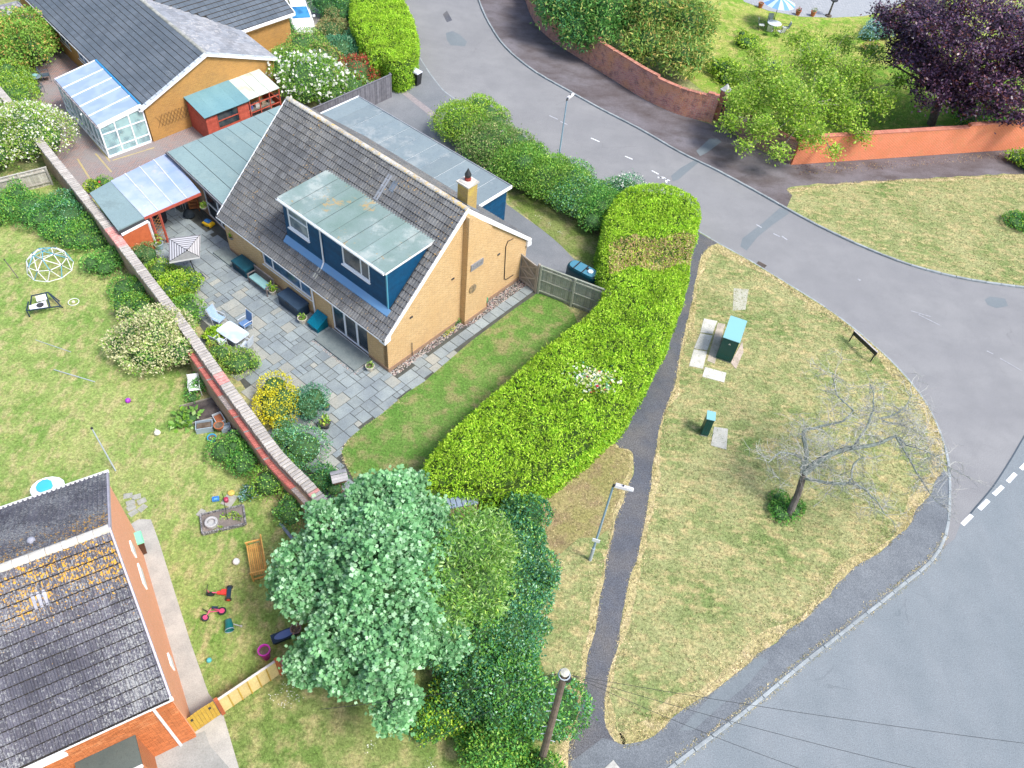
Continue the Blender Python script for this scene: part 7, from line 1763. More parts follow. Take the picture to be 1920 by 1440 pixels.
MB(F_).lathe(0, 0, [(.3, 0), (.36, .3), (.36, .8), (.31, 1.1)], 18).build('drum', M('black_drum', (.035, .03, .04), var=0), r); MB(F_).lathe(0, 0, [(.33, 1.1), (.33, 1.14), (.05, 1.17)], 18).build('lid', dkgrey, r)
F_ = at(335, 392, 30, .1)
for i, (dx, lb) in enumerate(((0, 'grey metal folding chairs stacked under the carport edge, left one'), (.45, 'grey metal folding chair under the carport edge beside the firewood'))):
    F2 = Frame(F_([(dx, 0, 0)])[0][:2], 40+i*25); F2.z = .1; simple_chair('folding_chair', F2, lb, 'chair', alu, M('grey_webbing', (.2, .22, .26), var=0), w=.45, arms=False)
F_ = at(366, 393, 20, .1); r = thing('log_rack', 'small orange-brown wooden rack under the edge of the clear carport roof', 'rack', (*F_.o, .1))
for sx in (-.25, .25):
    for sy in (-.15, .15): MB(F_).box(sx-.025, sx+.025, sy-.025, sy+.025, 0, 1.0).build('post', M('rack_wood', (.36, .12, .04), var=0), r)
for z_ in (.2, .45, .7, .95): MB(F_).box(-.28, .28, -.18, .18, z_, z_+.03).build('shelf', M('rack_shelf', (.4, .16, .06), var=0), r)
F_ = at(356, 408, 10, .1); r = thing('rubbish_sack', 'black bin sack slumped beside the wooden rack', 'bag', (*F_.o, .1)); MB(F_).lathe(0, 0, [(.2, 0), (.32, .15), (.27, .4), (.12, .58), (.05, .62)], 9, rx=1.1, ry=.8).build('sack', M('black_sack', (.02, .03, .04), var=0, bump=.6, scale=6), r)
# ---- bird table
F_ = at(641, 927, 25, .1); r = thing('bird_table', 'brown wooden bird table with a slatted grey roof at the patio end', 'bird table', (*F_.o, .1))
brn = M('bird_table_wood', (.22, .13, .08), (.16, .1, .06), var=0)
MB(F_).box(-.035, .035, -.035, .035, .08, 1.15).build('post', brn, r)
for a in range(4): MB(F_).bar((0, 0, .05), (.32*math.cos(a*math.pi/2), .32*math.sin(a*math.pi/2), .03), .05, .05).build('foot', brn, r); MB(F_).bar((0, 0, .35), (.24*math.cos(a*math.pi/2), .24*math.sin(a*math.pi/2), .06), .03, .03).build('brace', brn, r)
MB(F_).box(-.26, .26, -.2, .2, 1.15, 1.18).build('tray', brn, r)
for x in (-.22, .22):
    for y in (-.16, .16): MB(F_).box(x-.015, x+.015, y-.015, y+.015, 1.18, 1.42).build('upright', brn, r)
for s_ in (-1, 1):
    for k in range(3):
        y0_ = s_*(.02+k*.1); y1_ = s_*(.02+(k+1)*.1-.012); z0_, z1_ = 1.6-k*.055, 1.6-(k+1)*.055
        a = [(-.34, y0_, z0_), (.34, y0_, z0_), (.34, y1_, z1_), (-.34, y1_, z1_)]
        MB(F_).plate(a if s_ > 0 else a[::-1], .025).build('roof_slat', M('grey_slat', (.42, .41, .42), (.3, .3, .32), var=.15), r)
# ---- blue grey edging boards near the wall end
for (a, c, lb) in (((614, 925), (634, 955), 'curved blue-grey edging board on the patio end beside the wall'), ((526, 983), (549, 1012), 'blue-grey edging plank on the neighbour lawn at the wall end')):
    A_, B_ = G(*a, .1), G(*c, .1); q = MB(); q.bar(A_, B_, .12, .16); q.solo('edging_board', M('blue_board', (.2, .25, .33), (.16, .2, .27), var=0), lb, 'board')
# ---- climbing dome
c = G(95, 502, .1); R_ = 1.15; r = thing('climbing_dome', 'hemispherical white and blue climbing dome frame on the neighbour lawn', 'climbing frame', tuple(c))
rings = [[(R_*math.cos(a), R_*math.sin(a), 0) for a in np.linspace(0, 2*math.pi, 11)[:-1]], [(R_*.86*math.cos(a), R_*.86*math.sin(a), R_*.52) for a in np.linspace(.3, .3+2*math.pi, 11)[:-1]], [(R_*.45*math.cos(a), R_*.45*math.sin(a), R_*.88) for a in np.linspace(0, 2*math.pi, 6)[:-1]], [(0, 0, R_)]]
dw = paint('dome_white', (.72, .74, .76)); db_ = paint('dome_blue', (.08, .35, .50)); lk = []
for i in range(10): lk += [(rings[0][i], rings[0][(i+1) % 10], 0), (rings[0][i], rings[1][i], i % 2), (rings[0][(i+1) % 10], rings[1][i], 0), (rings[1][i], rings[1][(i+1) % 10], 0)]
for i in range(5): lk += [(rings[1][2*i], rings[2][i], 1), (rings[1][(2*i+9) % 10], rings[2][i], 0), (rings[1][(2*i+1) % 10], rings[2][i], 0), (rings[2][i], rings[2][(i+1) % 5], i % 2), (rings[2][i], rings[3][0], 1)]
for a, b_, k in lk: MB().tube([c+V3(*a), c+V3(*b_)], .02, 5).build('bar', db_ if k else dw, r)
for p in rings[1]+rings[2]+rings[3]: MB().ball(tuple(c+V3(*p)), .042, 6, 4).build('joint', navy, r)
# ---- toppled toy goal / play panel
F_ = at(84, 578, 35, .1); r = thing('play_goal', 'black tubular toy frame with white panels lying on the neighbour lawn', 'toy', (*F_.o, .1))
for pts in ([(-.75, -.35, .02), (-.75, -.35, .45), (-.1, -.55, .5), (.75, -.35, .15), (.8, -.3, .0)], [(-.6, .45, .05), (-.35, .6, .5), (.4, .55, .5), (.75, .1, .1)], [(-.75, -.35, .45), (-.6, .45, .3)], [(.4, .55, .5), (.75, -.35, .15)], [(.3, -.5, .38), (.3, .56, .48)]):
    MB(F_).tube(pts, .035, 6).build('frame', navy, r)
MB(F_).plate([(-.6, -.38, .42), (.2, -.42, .40), (.2, .05, .44), (-.6, 0, .42)], .02).build('panel', white, r); MB(F_).plate([(-.2, .12, .46), (.3, .1, .46), (.3, .5, .48), (-.2, .5, .48)], .02).build('panel', white, r)
MB(F_).lathe(-.1, -.2, [(.16, .43), (.18, .455), (.12, .455)], 14).build('target_ring', dkgrey, r)
c = G(138, 566, .12); q = MB(); q.tube([c+V3(.26*math.cos(a), .26*math.sin(a), 0) for a in np.linspace(0, 2*math.pi, 19)], .015, 5, cap=False); q.solo('toy_hoop', white, 'white hoop lying on the neighbour lawn', 'hoop')
q = MB(); q.ball(tuple(c+V3(0, -.02, .02)), .09, 8, 5, .7); q.solo('toy_bowl', M('cream_toy', (.7, .65, .5), var=0), 'cream toy disc inside the white hoop', 'toy')
# ---- washing line poles
def pole(a, za, c, zb, rad, label, m=None, name='washing_line_post', knob=True):
    A_, B_ = G(*a, za), G(*c, zb); r = thing(name, label, 'post', tuple(A_)); MB().tube([A_, A_+(B_-A_)*.5, B_], [rad, rad, rad*.85], 8).build('tube', m or greymetal, r)
    if knob: MB().ball(tuple(B_), rad*1.9, 8, 5).build('cap', black, r)
pole((217, 883), .08, (172, 803), 2.25, .03, 'galvanised washing line post leaning over the neighbour lawn')
pole((34, 521), .08, (8, 487), 1.7, .022, 'thin dark post by the left edge beside the climbing dome', paint('post_brown', (.2, .16, .2)))
pole((178, 716), .1, (101, 693), .16, .022, 'thin grey pole lying on the neighbour lawn', knob=False); pole((133, 660), .1, (66, 637), .16, .014, 'very thin grey rod lying on the lawn below the toy frame', knob=False)
q = MB(); q.ball(tuple(G(240, 751, .19)), .13); q.solo('ball', paint('purple_ball', (.32, .04, .45)), 'purple ball on the neighbour lawn', 'ball')
q = MB(); g = G(296, 814, .1); q.lathe(g[0], g[1], [(.07, .1), (.15, .2), (.12, .3), (.03, .4), (.02, .5)], 10); q.solo('white_skittle', paint('cream_white', (.75, .73, .62)), 'small white pear-shaped toy on the lawn', 'toy')
q = MB(); q.ball(tuple(G(443, 1053, .25)), .145); q.solo('football', paint('football_white', (.72, .73, .74)), 'white football beside the slatted wooden bench', 'ball')
q = MB(); q.ball(tuple(G(392, 1238, .18)), .10); q.solo('ball', paint('teal_ball', (.08, .42, .45)), 'small teal ball near the concrete path', 'ball')
# play table behind the corner house
F_ = at(97, 926, 20, .1); r = thing('water_play_table', 'blue and white moulded play table peeping above the corner house roof', 'toy', (*F_.o, .1))
MB(F_).lathe(0, 0, [(.5, .35), (.68, .5), (.66, .52), (.55, .45)], 14, ry=.8).build('tray', paint('play_white', (.7, .75, .8)), r); MB(F_).lathe(-.1, .05, [(.3, .47), (.32, .6), (.2, .62)], 10).build('island', paint('play_blue', (.05, .42, .65)), r)
for a in range(4): MB(F_).tube([(.4*math.cos(a*1.57), .34*math.sin(a*1.57), 0), (.4*math.cos(a*1.57), .34*math.sin(a*1.57), .4)], .04, 6).build('leg', white, r)
# ---- soil bed, tubs, broken chair
F_ = at(384, 772, 30, .1); r = thing('soil_bed', 'dark soil bed with plank sides beside the garden wall', 'garden bed', (*F_.o, .1))
q = MB(F_)
gx_, gy_ = 7, 6; Pp = [(-.65+1.3*i/(gx_-1), -.55+1.1*j/(gy_-1), .08+random.uniform(0, .14)) for j in range(gy_) for i in range(gx_)]
q.add(Pp, [(j*gx_+i, j*gx_+i+1, (j+1)*gx_+i+1, (j+1)*gx_+i) for j in range(gy_-1) for i in range(gx_-1)]); q.build('soil', M('black_soil', (.05, .04, .04), (.1, .085, .08), var=0, bump=1, dist=.05), r)
for y in (-.62, .6): MB(F_).box(-1.0, .75, y, y+.05, .0, .16).build('plank', timber, r)
def tub(px, py, ang, w, d, h, label, m, fill=earth, name='storage_tub'):
    F = at(px, py, ang, .1); r = thing(name, label, 'tub', (*F.o, .1)); t_ = .03
    q = MB(F); q.box(-w/2, w/2, -d/2, -d/2+t_, 0, h); q.box(-w/2, w/2, d/2-t_, d/2, 0, h); q.box(-w/2, -w/2+t_, -d/2+t_, d/2-t_, 0, h); q.box(w/2-t_, w/2, -d/2+t_, d/2-t_, 0, h); q.box(-w/2+t_, w/2-t_, -d/2+t_, d/2-t_, 0, .03)
    q.build('sides', m, r); MB(F).cbox(0, 0, .035, w-.08, d-.08, h*.6, .03).build('contents', fill, r)
greyblue = paint('greyblue_plastic', (.30, .38, .45))
tub(385, 804, 20, .75, .5, .34, 'blue-grey plastic tub of dark soil beside the soil bed', greyblue)
tub(412, 790, -50, .6, .42, .3, 'translucent grey crate against the wall beside the pile of baskets', paint('clear_crate', (.42, .48, .52)), terracotta)
tub(425, 806, 30, .42, .3, .3, 'small lidded grey box at the end of the tub pile', greyblue, greyblue)
pot(at(412, 803, 0, .35), 'terracotta and white basket resting on the pile of tubs', terracotta, .22, .26, name='plant_basket')
pot(at(399, 826, 0, .1), 'bright blue plastic bucket below the blue-grey tub', paint('bright_blue', (.02, .30, .55)), .19, .26, name='bucket', cat='bucket')
F_ = at(440, 822, 0, .1); r = thing('compost_sack', 'dark navy sack slumped at the wall beside the tubs', 'bag', (*F_.o, .1)); MB(F_).lathe(0, 0, [(.2, 0), (.3, .15), (.25, .45), (.1, .6)], 9).build('sack', navy, r)
q = MB(); q.lathe(*G(483, 843, .1)[:2], [(.12, .1), (.16, .3), (.1, .34)], 10); q.solo('small_pot', navy, 'small dark pot standing on the ledge side of the garden wall', 'pot')
F_ = Frame(G(366, 728, .4)[:2], 200); F_.z = .1; simple_chair('white_plastic_chair', F_, 'white plastic chair half hidden in weeds at the foot of the wall', 'chair', white, white, w=.5)
# ---- rectangular planter with edging
F_ = at(419, 976, 24, .1); r = thing('planting_bed', 'rectangular soil bed with dark scalloped edging on the neighbour lawn', 'garden bed', (*F_.o, .1))
pw, pd = 1.75, .95
MB(F_).box(-pw/2, pw/2, -pd/2, pd/2, 0, .07).build('soil', M('bed_soil', (.24, .21, .19), (.16, .14, .13), var=0, bump=.9, dist=.04), r)
em = M('edging_dark', (.05, .055, .07), (.35, .35, .36), var=0, scale=14)
eme = box_mesh('edging_block', .085, .07, .17, em, .02, .003); tr = []
for k in range(int(pw/.095)):
    for s_ in (-1, 1): tr.append((F_([(-pw/2+.05+k*.095, s_*pd/2, 0)])[0], V3(*F_.x, 0), V3(*F_.y, 0), V3(0, 0, 1)))
for k in range(int(pd/.095)):
    for s_ in (-1, 1): tr.append((F_([(s_*pw/2, -pd/2+.05+k*.095, 0)])[0], V3(*F_.y, 0), -V3(*F_.x, 0), V3(0, 0, 1)))
pieces('edging_block', r, [eme], tr)
g = G(397, 982, .2); q = MB(); q.lathe(g[0], g[1], [(.2, .17), (.27, .2), (.27, .36), (.24, .38), (.17, .36), (.17, .22)], 16); q.solo('grey_ring_pot', M('ring_grey', (.45, .46, .47), var=0), 'round grey pot in the left part of the soil bed', 'pot')
for px, py, lb in ((437, 966, 'pale green seedling near the top corner of the soil bed'), (445, 972, 'bushy seedling at the right end of the soil bed'), (421, 970, 'small seedling in the middle of the soil bed'), (409, 993, 'yellow-green low plant beside the grey ring pot')):
    shrub('seedling', lb, 'plant', px, py, 7, .25, ['lime', 'palegreen'], [.5, .5], size=.12, dens=160, corek=.2, lumps=2)
pole((427, 977), .1, (417, 925), 1.35, .014, 'thin dark cane standing in the soil bed', black, 'cane', knob=False)
tub(405, 937, 20, .28, .2, .12, 'small blue tray on the grass above the soil bed', paint('toy_blue', (.05, .22, .6)), paint('toy_blue2', (.1, .35, .7)))
q = MB(); g = G(434, 926, .1); q.lathe(g[0], g[1], [(.12, .1), (.15, .2), (.08, .24)], 10); q.solo('yellow_pot', M('toy_yellow', (.7, .5, .12), var=0), 'small yellow pot on the grass above the soil bed', 'pot')
q = MB(); g = G(425, 940, .1); q.lathe(g[0], g[1], [(.09, .1), (.11, .3), (.05, .34)], 10); q.solo('maroon_jug', paint('maroon', (.35, .03, .08)), 'maroon jug beside the cane at the soil bed', 'jug')
for i, (px, py) in enumerate(((240, 930), (256, 932), (245, 943), (266, 940), (246, 952), (250, 962), (267, 953), (377, 962), (430, 938))):
    g = at(px, py, 20+i*7, ZL); q = MB(g); q.cbox(0, 0, 0, .36 if i < 8 else .6, .26 if i < 8 else .5, .035, .01); o = q.build('paving_stone', M('lawn_stone', (.36, .36, .33), (.28, .29, .25), var=0, scale=5)); o['kind'] = 'structure'
# ---- slatted wooden bench on the lawn
F_ = at(481, 1058, -65, .1); r = thing('wooden_bench', 'honey-coloured slatted wooden bench on the neighbour lawn', 'bench', (*F_.o, .1))
hon = M('honey_wood', (.62, .36, .10), (.52, .29, .08), var=.1, scale=5)
for i in range(7): y = -.24+i*.075; MB(F_).box(-.72, .72, y, y+.055, .4, .43).build('slat', hon, r)
for i in range(5): z_ = .5+i*.085; MB(F_).box(-.7, .7, .3+.02*i, .325+.02*i, z_, z_+.055).build('back_slat', hon, r)
for x in (-.74, .68):
    MB(F_).box(x, x+.06, -.26, .38, .62, .67).build('armrest', hon, r); MB(F_).box(x, x+.06, -.24, -.18, 0, .62).build('leg', hon, r); MB(F_).hexa([(x, .28, 0), (x+.06, .28, 0), (x+.06, .34, 0), (x, .34, 0), (x, .38, .98), (x+.06, .38, .98), (x+.06, .44, .98), (x, .44, .98)]).build('leg', hon, r); MB(F_).box(x, x+.06, -.18, .3, .1, .15).build('stretcher', hon, r)
MB(F_).box(-.7, .7, .40, .43, .93, .99).build('top_rail', hon, r)
# ---- tricycle, bike, bucket
redp = paint('toy_red', (.62, .04, .03)); pink = paint('bike_pink', (.55, .06, .16))
def wheel(F, c, rad, ax, w=.05, m=None, r=None, hub=None, name='wheel'):
    p = V3(*c); a = V3(*ax)/np.linalg.norm(ax); o = MB(F).tube([tuple(p-a*w/2), tuple(p+a*w/2)], rad, 14).build(name, m or black, r)
    MB(F).tube([tuple(p-a*(w/2+.008)), tuple(p+a*(w/2+.008))], rad*.62, 12).build('rim', hub or white, o)
F_ = at(414, 1116, 12, .1); r = thing('tricycle', 'red and navy child tricycle on the neighbour lawn', 'tricycle', (*F_.o, .1))
MB(F_).hexa([(-.1, -.05, .2), (.25, -.12, .18), (.25, .12, .18), (-.1, .05, .2), (-.1, -.04, .27), (.25, -.11, .24), (.25, .11, .24), (-.1, .04, .27)]).build('body', redp, r)
MB(F_).cbox(.16, 0, .26, .2, .22, .06, .02).build('seat', redp, r); MB(F_).box(.27, .42, -.24, .24, .14, .2).build('rear_tray', navy, r)
MB(F_).tube([(-.1, 0, .24), (-.38, 0, .3), (-.42, 0, .52)], .022, 6).build('stem', pink, r); MB(F_).tube([(-.42, -.2, .52), (-.42, .2, .56)], .016, 5).build('handlebar', black, r)
for y in (-.26, .26): wheel(F_, (.34, y, .12), .12, (0, 1, 0), .06, r=r, hub=redp)
wheel(F_, (-.36, 0, .16), .16, (0, 1, 0), .05, r=r, hub=navy)
F_ = at(402, 1148, 5, .1); r = thing('child_bike', 'pink and red child balance bike lying on its side on the lawn', 'bike', (*F_.o, .1))
wheel(F_, (.3, .02, .09), .17, (.05, .1, 1), .04, r=r, hub=pink); wheel(F_, (-.27, -.28, .1), .15, (.5, .1, 1), .04, r=r, hub=pink)
for a, b_ in (((.3, .02, .13), (-.15, -.05, .13)), ((.3, .02, .13), (-.1, .1, .15)), ((-.15, -.05, .13), (-.27, -.28, .13)), ((-.1, .1, .15), (-.2, -.08, .14))): MB(F_).tube([a, b_], .02, 6).build('frame_tube', pink, r)
MB(F_).tube([(-.2, -.05, .14), (-.45, .06, .15)], .018, 5).build('handlebar', black, r); MB(F_).cbox(.02, .12, .14, .24, .1, .06, .02).build('seat', navy, r)
g = at(431, 1176, -30, .1); r = thing('tipped_bucket', 'dark green bucket lying on its side with a small tap fitting', 'bucket', (*g.o, .1))
q = MB(g); q.tube([(-.18, .12, .17), (0, 0, .17), (.16, -.12, .17)], [.13, .15, .17], 14, cap=False); q.build('bucket_wall', paint('bucket_green', (.0, .12, .12)), r); q = MB(g); q.tube([(-.18, .12, .17), (-.17, .115, .17)], .13, 14); q.build('bucket_base', paint('bucket_green2', (.0, .10, .10)), r); q = MB(g); q.tube([(.15, -.115, .17), (.175, -.13, .17)], .18, 14, cap=False); q.build('rim', greyblue, r)
q = MB(g); q.tube([(.05, .15, .1), (.3, .25, .08)], .02, 5); q.ball((.34, .27, .08), .05); q.solo('hose_nozzle', M('nozzle', (.5, .5, .48), var=0), 'grey hose nozzle lying beside the green bucket', 'nozzle')
# ---- pots near the sycamore fence
F_ = at(500, 1232, 0, .1); r = thing('tall_magenta_pot', 'tall magenta pot standing against the pale timber fence', 'pot', (*F_.o, .1)); mg = paint('magenta', (.42, .03, .32)); MB(F_).lathe(0, 0, [(.14, 0), (.21, .6), (.235, .6), (.235, .68), (.19, .68), (.17, .5)], 16).build('bowl', mg, r); MB(F_).disc(0, 0, .58, .185).build('soil', earth, r)
F_ = at(535, 1194, 33, .1); r = thing('dark_trough', 'long dark navy trough of water beside the slatted fence', 'trough', (*F_.o, .1)); MB(F_).hexa([(-.42, -.15, 0), (.42, -.15, 0), (.42, .15, 0), (-.42, .15, 0), (-.5, -.19, .24), (.5, -.19, .24), (.5, .19, .24), (-.5, .19, .24)]).build('trough_body', navy, r); MB(F_).lathe(0, 0, [(.3, .242), (.32, .26), (.28, .26)], 16, rx=1.25, ry=.48).build('rim', paint('blue_rim', (.1, .16, .35)), r); MB(F_).lathe(0, 0, [(.28, .245), (.01, .25)], 16, rx=1.25, ry=.48).build('water', glassmat('water', (.02, .05, .12)), r)
pot(at(556, 1184, 0, .1), 'octagonal brown pot with dry stems next to the dark trough', M('brown_pot', (.34, .24, .22), var=0), .21, .3, (['tan'], .08, .05), n=8); pot(at(573, 1160, 0, .1), 'round grey-green pot at the edge of the sycamore leaves', M('stone_pot', (.34, .35, .28), var=0), .25, .26)
# ---- wheelie bins
def wheelie(F, label, body, lidm):
    r = thing('wheelie_bin', label, 'wheelie bin', (*F.o, F.z))
    MB(F).hexa([(-.22, -.24, .06), (.22, -.24, .06), (.22, .24, .06), (-.22, .24, .06), (-.28, -.32, .95), (.28, -.32, .95), (.28, .34, .95), (-.28, .34, .95)]).build('body', body, r)
    MB(F).hexa([(-.30, -.35, .955), (.30, -.35, .955), (.30, .38, .99), (-.30, .38, .99), (-.27, -.31, 1.03), (.27, -.31, 1.03), (.27, .34, 1.08), (-.27, .34, 1.08)]).build('lid', lidm, r)
    for x in (-.24, .24): MB(F).tube([(x-.03, .27, .1), (x+.03, .27, .1)], .1, 12).build('wheel', black, r)
    MB(F).tube([(-.22, .4, .95), (.22, .4, .95)], .02, 6).build('handle', body, r)
F_ = at(263, 1035, 125, .1); wheelie(F_, 'brown wheelie bin with light green lid beside the corner house', M('bin_brown', (.12, .06, .035), var=0, bump=.1), paint('mint_lid', (.22, .62, .42)))
F_ = at(781, 158, 60, .1); wheelie(F_, 'black wheelie bin at the roadside end of the upper clipped hedge', black, paint('grey_lid', (.5, .53, .62)))
# ---- oil tank behind the fence
oa, ob = G(1068, 492, 1.3), G(1128, 524, 1.3); F_ = Frame(G(1094, 506, 1.3)[:2], math.degrees(math.atan2(*(ob-oa)[[1, 0]]))); F_.z = .1
r = thing('oil_tank', 'dark teal plastic oil tank behind the garden fence', 'oil tank', (*F_.o, .1)); tk = paint('tank_teal', (.0, .05, .075), .3, dirt=.05, spec=.6)
P = []
for u in np.linspace(0, 2*math.pi, 28, endpoint=False): P.append((1.0*np.sign(math.cos(u))*abs(math.cos(u))**.4, .42*np.sign(math.sin(u))*abs(math.sin(u))**.75))
for (k0, z0_, k1, z1_) in ((.97, .05, 1, .2), (1, .2, 1, 1.05), (1, 1.05, .96, 1.2), (.96, 1.2, .85, 1.3)):
    q = MB(F_); n = len(P); q.add([(x*k0, y*k0, z0_) for x, y in P]+[(x*k1, y*k1, z1_) for x, y in P], [(i, (i+1) % n, n+(i+1) % n, n+i) for i in range(n)]); q.build('shell', tk, r, smooth=True)
MB(F_).prism([(x*.85, y*.85) for x, y in P], 1.27, 1.302).build('top', paint('tank_top', (.06, .20, .28), .25, spec=.6), r)
for x in (-.45, .1): MB(F_).box(x-.03, x+.03, -.40, .40, 1.303, 1.33).build('strap_groove', black, r)
MB(F_).lathe(.45, 0, [(.16, 1.303), (.17, 1.36), (.12, 1.39)], 14).build('filler_cap', paint('cap_pale', (.5, .6, .66)), r); MB(F_).cbox(.2, .08, 1.303, .12, .1, .1).build('gauge', black, r)
# ---- green cabinets and their slabs
def cabinet(px, py, ang, w, d, h, label, slope=.0, cap=.03, top=None):
    F = at(px, py, ang, .08); r = thing('utility_cabinet', label, 'cabinet', (*F.o, .08), None); gm_ = paint('cabinet_green', (.0, .055, .05), .4, dirt=.05)
    MB(F).cbox(0, 0, .0, w*.96, d*.96, .08).build('plinth', concrete, r)
    MB(F).cbox(0, 0, .08, w, d, h-.08).build('body', gm_, r)
    MB(F).hexa([(-w/2-cap, -d/2-cap, h+.002), (w/2+cap, -d/2-cap, h+.002), (w/2+cap, d/2+cap, h+.002), (-w/2-cap, d/2+cap, h+.002), (-w/2-cap, -d/2-cap, h+.04), (w/2+cap, -d/2-cap, h+.04), (w/2+cap, d/2+cap, h+.04+slope), (-w/2-cap, d/2+cap, h+.04+slope)]).build('top', paint('cabinet_top', (.20, .42, .46), .3, dirt=.05), r)
    for x in (-w*.25, w*.25): MB(F).box(x-w*.23, x+w*.23, -d/2-.012, -d/2-.001, .14, h-.06).build('door', gm_, r)
    for i in range(6): MB(F).box(-w*.3+i*.09, -w*.3+i*.09+.03, -d/2-.02, -d/2-.013, .2, .42).build('vent_slot', M('slot_green', (.02, .12, .11), var=0), r)
    return F, r
F_, r = cabinet(1362, 657, -18, .84, 1.75, 1.6, 'large dark green utility cabinet with pale blue-green top on the grass island', top=1)
b = MB(F_); b.add([(-.07, -.89, 1.25), (.07, -.89, 1.25), (0, -.89, 1.37)], [(0, 1, 2)]); b.build('warning_triangle', M('label_white', (.7, .7, .65), var=0), r)
cabinet(1320, 811, -8, .36, .5, 1.3, 'small dark green roadside cabinet on the grass island beside a concrete slab', slope=-.0)
cs = M('pale_concrete_slab', (.55, .55, .50), (.45, .45, .41), var=.05, scale=3)
def slab(q, name='concrete_slab', z=.012, m=None):
    b = MB(); b.prism([tuple(G2(x, y, .1)) for x, y in q], .04, ZL+z+.012); o = b.build(name, m or cs); o['kind'] = 'structure'
slab([(1320, 597), (1345, 602), (1336, 626), (1313, 623)]); slab([(1313, 625), (1336, 629), (1326, 657), (1301, 653)]); slab([(1301, 655), (1326, 659), (1318, 691), (1292, 686)])
slab([(1346, 605), (1360, 608), (1340, 682), (1326, 676)], m=M('sandy_concrete', (.5, .44, .36), var=0)); slab([(1322, 688), (1362, 699), (1358, 717), (1317, 706)]); slab([(1370, 680), (1392, 640), (1394, 660), (1380, 692)], m=M('sandy_concrete2', (.5, .42, .36), var=0))
slab([(1339, 800), (1365, 804), (1362, 843), (1333, 835)], m=M('slab_grey', (.40, .40, .37), (.33, .34, .31), var=0)); slab([(1376, 540), (1404, 542), (1398, 580), (1374, 582)], z=-.004, m=M('mossy_slab', (.42, .42, .35), (.34, .34, .26), var=0, scale=8))
slab([(1132, 1442), (1150, 1425), (1162, 1440), (1150, 1460)], 'manhole_cover', m=M('manhole', (.45, .45, .42), var=0))
# ---- street lamps
def lamp(base, head, hz_, label, ang, L=.75, sleeve=True):
    B_ = G(*base, .08) if base else None; T_ = G(*head, hz_)
    if B_ is None: B_ = V3(T_[0], T_[1], .0)
    r = thing('street_lamp', label, 'street lamp', (B_[0], B_[1], .08), 'street lamps'); lmn = paint('lamp_blue_grey', (.24, .36, .46), .4); F = Frame(B_[:2], ang)
    MB(F).tube([(0, 0, 0), (0, 0, 1.1)], .075, 10).build('base_sleeve', greymetal, r); MB(F).tube([(0, 0, 1.1), (0, 0, hz_)], [.05, .038], 10).build('column', lmn, r)
    MB(F).tube([(0, 0, hz_-.02), (.0, 0, hz_+.08), (.12, 0, hz_+.1)], .045, 8).build('bracket', black, r)
    MB(F).hexa([(.05, -.10, hz_+.06), (L, -.08, hz_+.12), (L, .08, hz_+.12), (.05, .10, hz_+.06), (.07, -.07, hz_+.17), (L-.04, -.05, hz_+.2), (L-.04, .05, hz_+.2), (.07, .07, hz_+.17)]).build('lantern', M('lantern_grey', (.62, .62, .64), var=0), r)
    MB(F).box(.15, L-.08, -.06, .06, hz_+.03, hz_+.08).build('lens', glassmat('lens', (.3, .32, .32)), r); MB(F).cbox(.35, 0, hz_+.195, .06, .06, .05).build('photocell', black, r)
    return F, r
F_, r = lamp((1106, 1050), (1150, 899), 5.75, 'tall pale blue-grey street lamp beside the lower footpath', -12)
MB(F_).box(-.16, .16, -.10, -.08, 1.75, 1.98).build('number_plate', white, r)
T_ = G(1063, 188, 5.5); F_, r = lamp(None, (1063, 188), 5.5, 'street lamp rising behind the shrub row beside the upper road', 60)
# ---- telegraph pole with wires
B_ = G(1012, 1438, .08); T_ = G(1059, 1262, 8.6); T_ = V3(T_[0], T_[1], 8.6); r = thing('telegraph_pole', 'leaning brown wooden telegraph pole at the bottom of the photo', 'telegraph pole', tuple(B_))
pm_ = M('pole_wood', (.20, .15, .12), (.13, .10, .085), var=0, scale=3, bump=.8, dist=.02)
MB().tube([B_, B_+(T_-B_)*.5, T_], [.14, .115, .095], 10).build('post', pm_, r); MB().lathe(T_[0], T_[1], [(.12, T_[2]), (.13, T_[2]+.05), (.02, T_[2]+.09)], 10).build('post_cap', M('pole_top', (.5, .5, .42), var=0), r)
q = MB(); q.tube([T_+V3(.16*math.cos(a), .16*math.sin(a), -.1) for a in np.linspace(0, 2*math.pi, 13)], .02, 5, cap=False); q.build('ring_bracket', greymetal, r)
MB().ball(tuple(T_+V3(.12, -.05, -.25)), .11, 8, 5, 1.4).build('junction_box', black, r)
for k in (.35, .42, .5, .58, .66, .74, .82):
    p = B_+(T_-B_)*k; s_ = 1 if int(k*100) % 2 else -1; MB().tube([p, p+V3(.26*s_, -.05, .02)], .014, 5).build('step_iron', greymetal, r)
A_ = G(978, 1412, .1); q = MB(); q.tube([A_+V3(-.05, .2, 1.2), G(1004, 1446, .08)], .05, 6); q.solo('pole_stay', timber, 'grey timber strut against the foot of the telegraph pole', 'strut')
def wire(a, b_, sag, label):
    A_, C_ = np.array(a), np.array(b_); L = [A_+(C_-A_)*t_-V3(0, 0, sag*4*t_*(1-t_)) for t_ in np.linspace(0, 1, 14)]; q = MB(); q.tube(L, .007, 4); q.solo('overhead_wire', black, label, 'wire')
for (x, y), z_, lb in (((1990, 1402), 6.5, 'topmost overhead wire crossing the lower road to the right'), ((1780, 1455), 6.5, 'second overhead wire crossing the lower road'), ((1540, 1455), 6.5, 'third overhead wire crossing the pavement and kerb')):
    wire(T_+V3(.2, 0, -.1), G(x, y, z_), .25, lb)
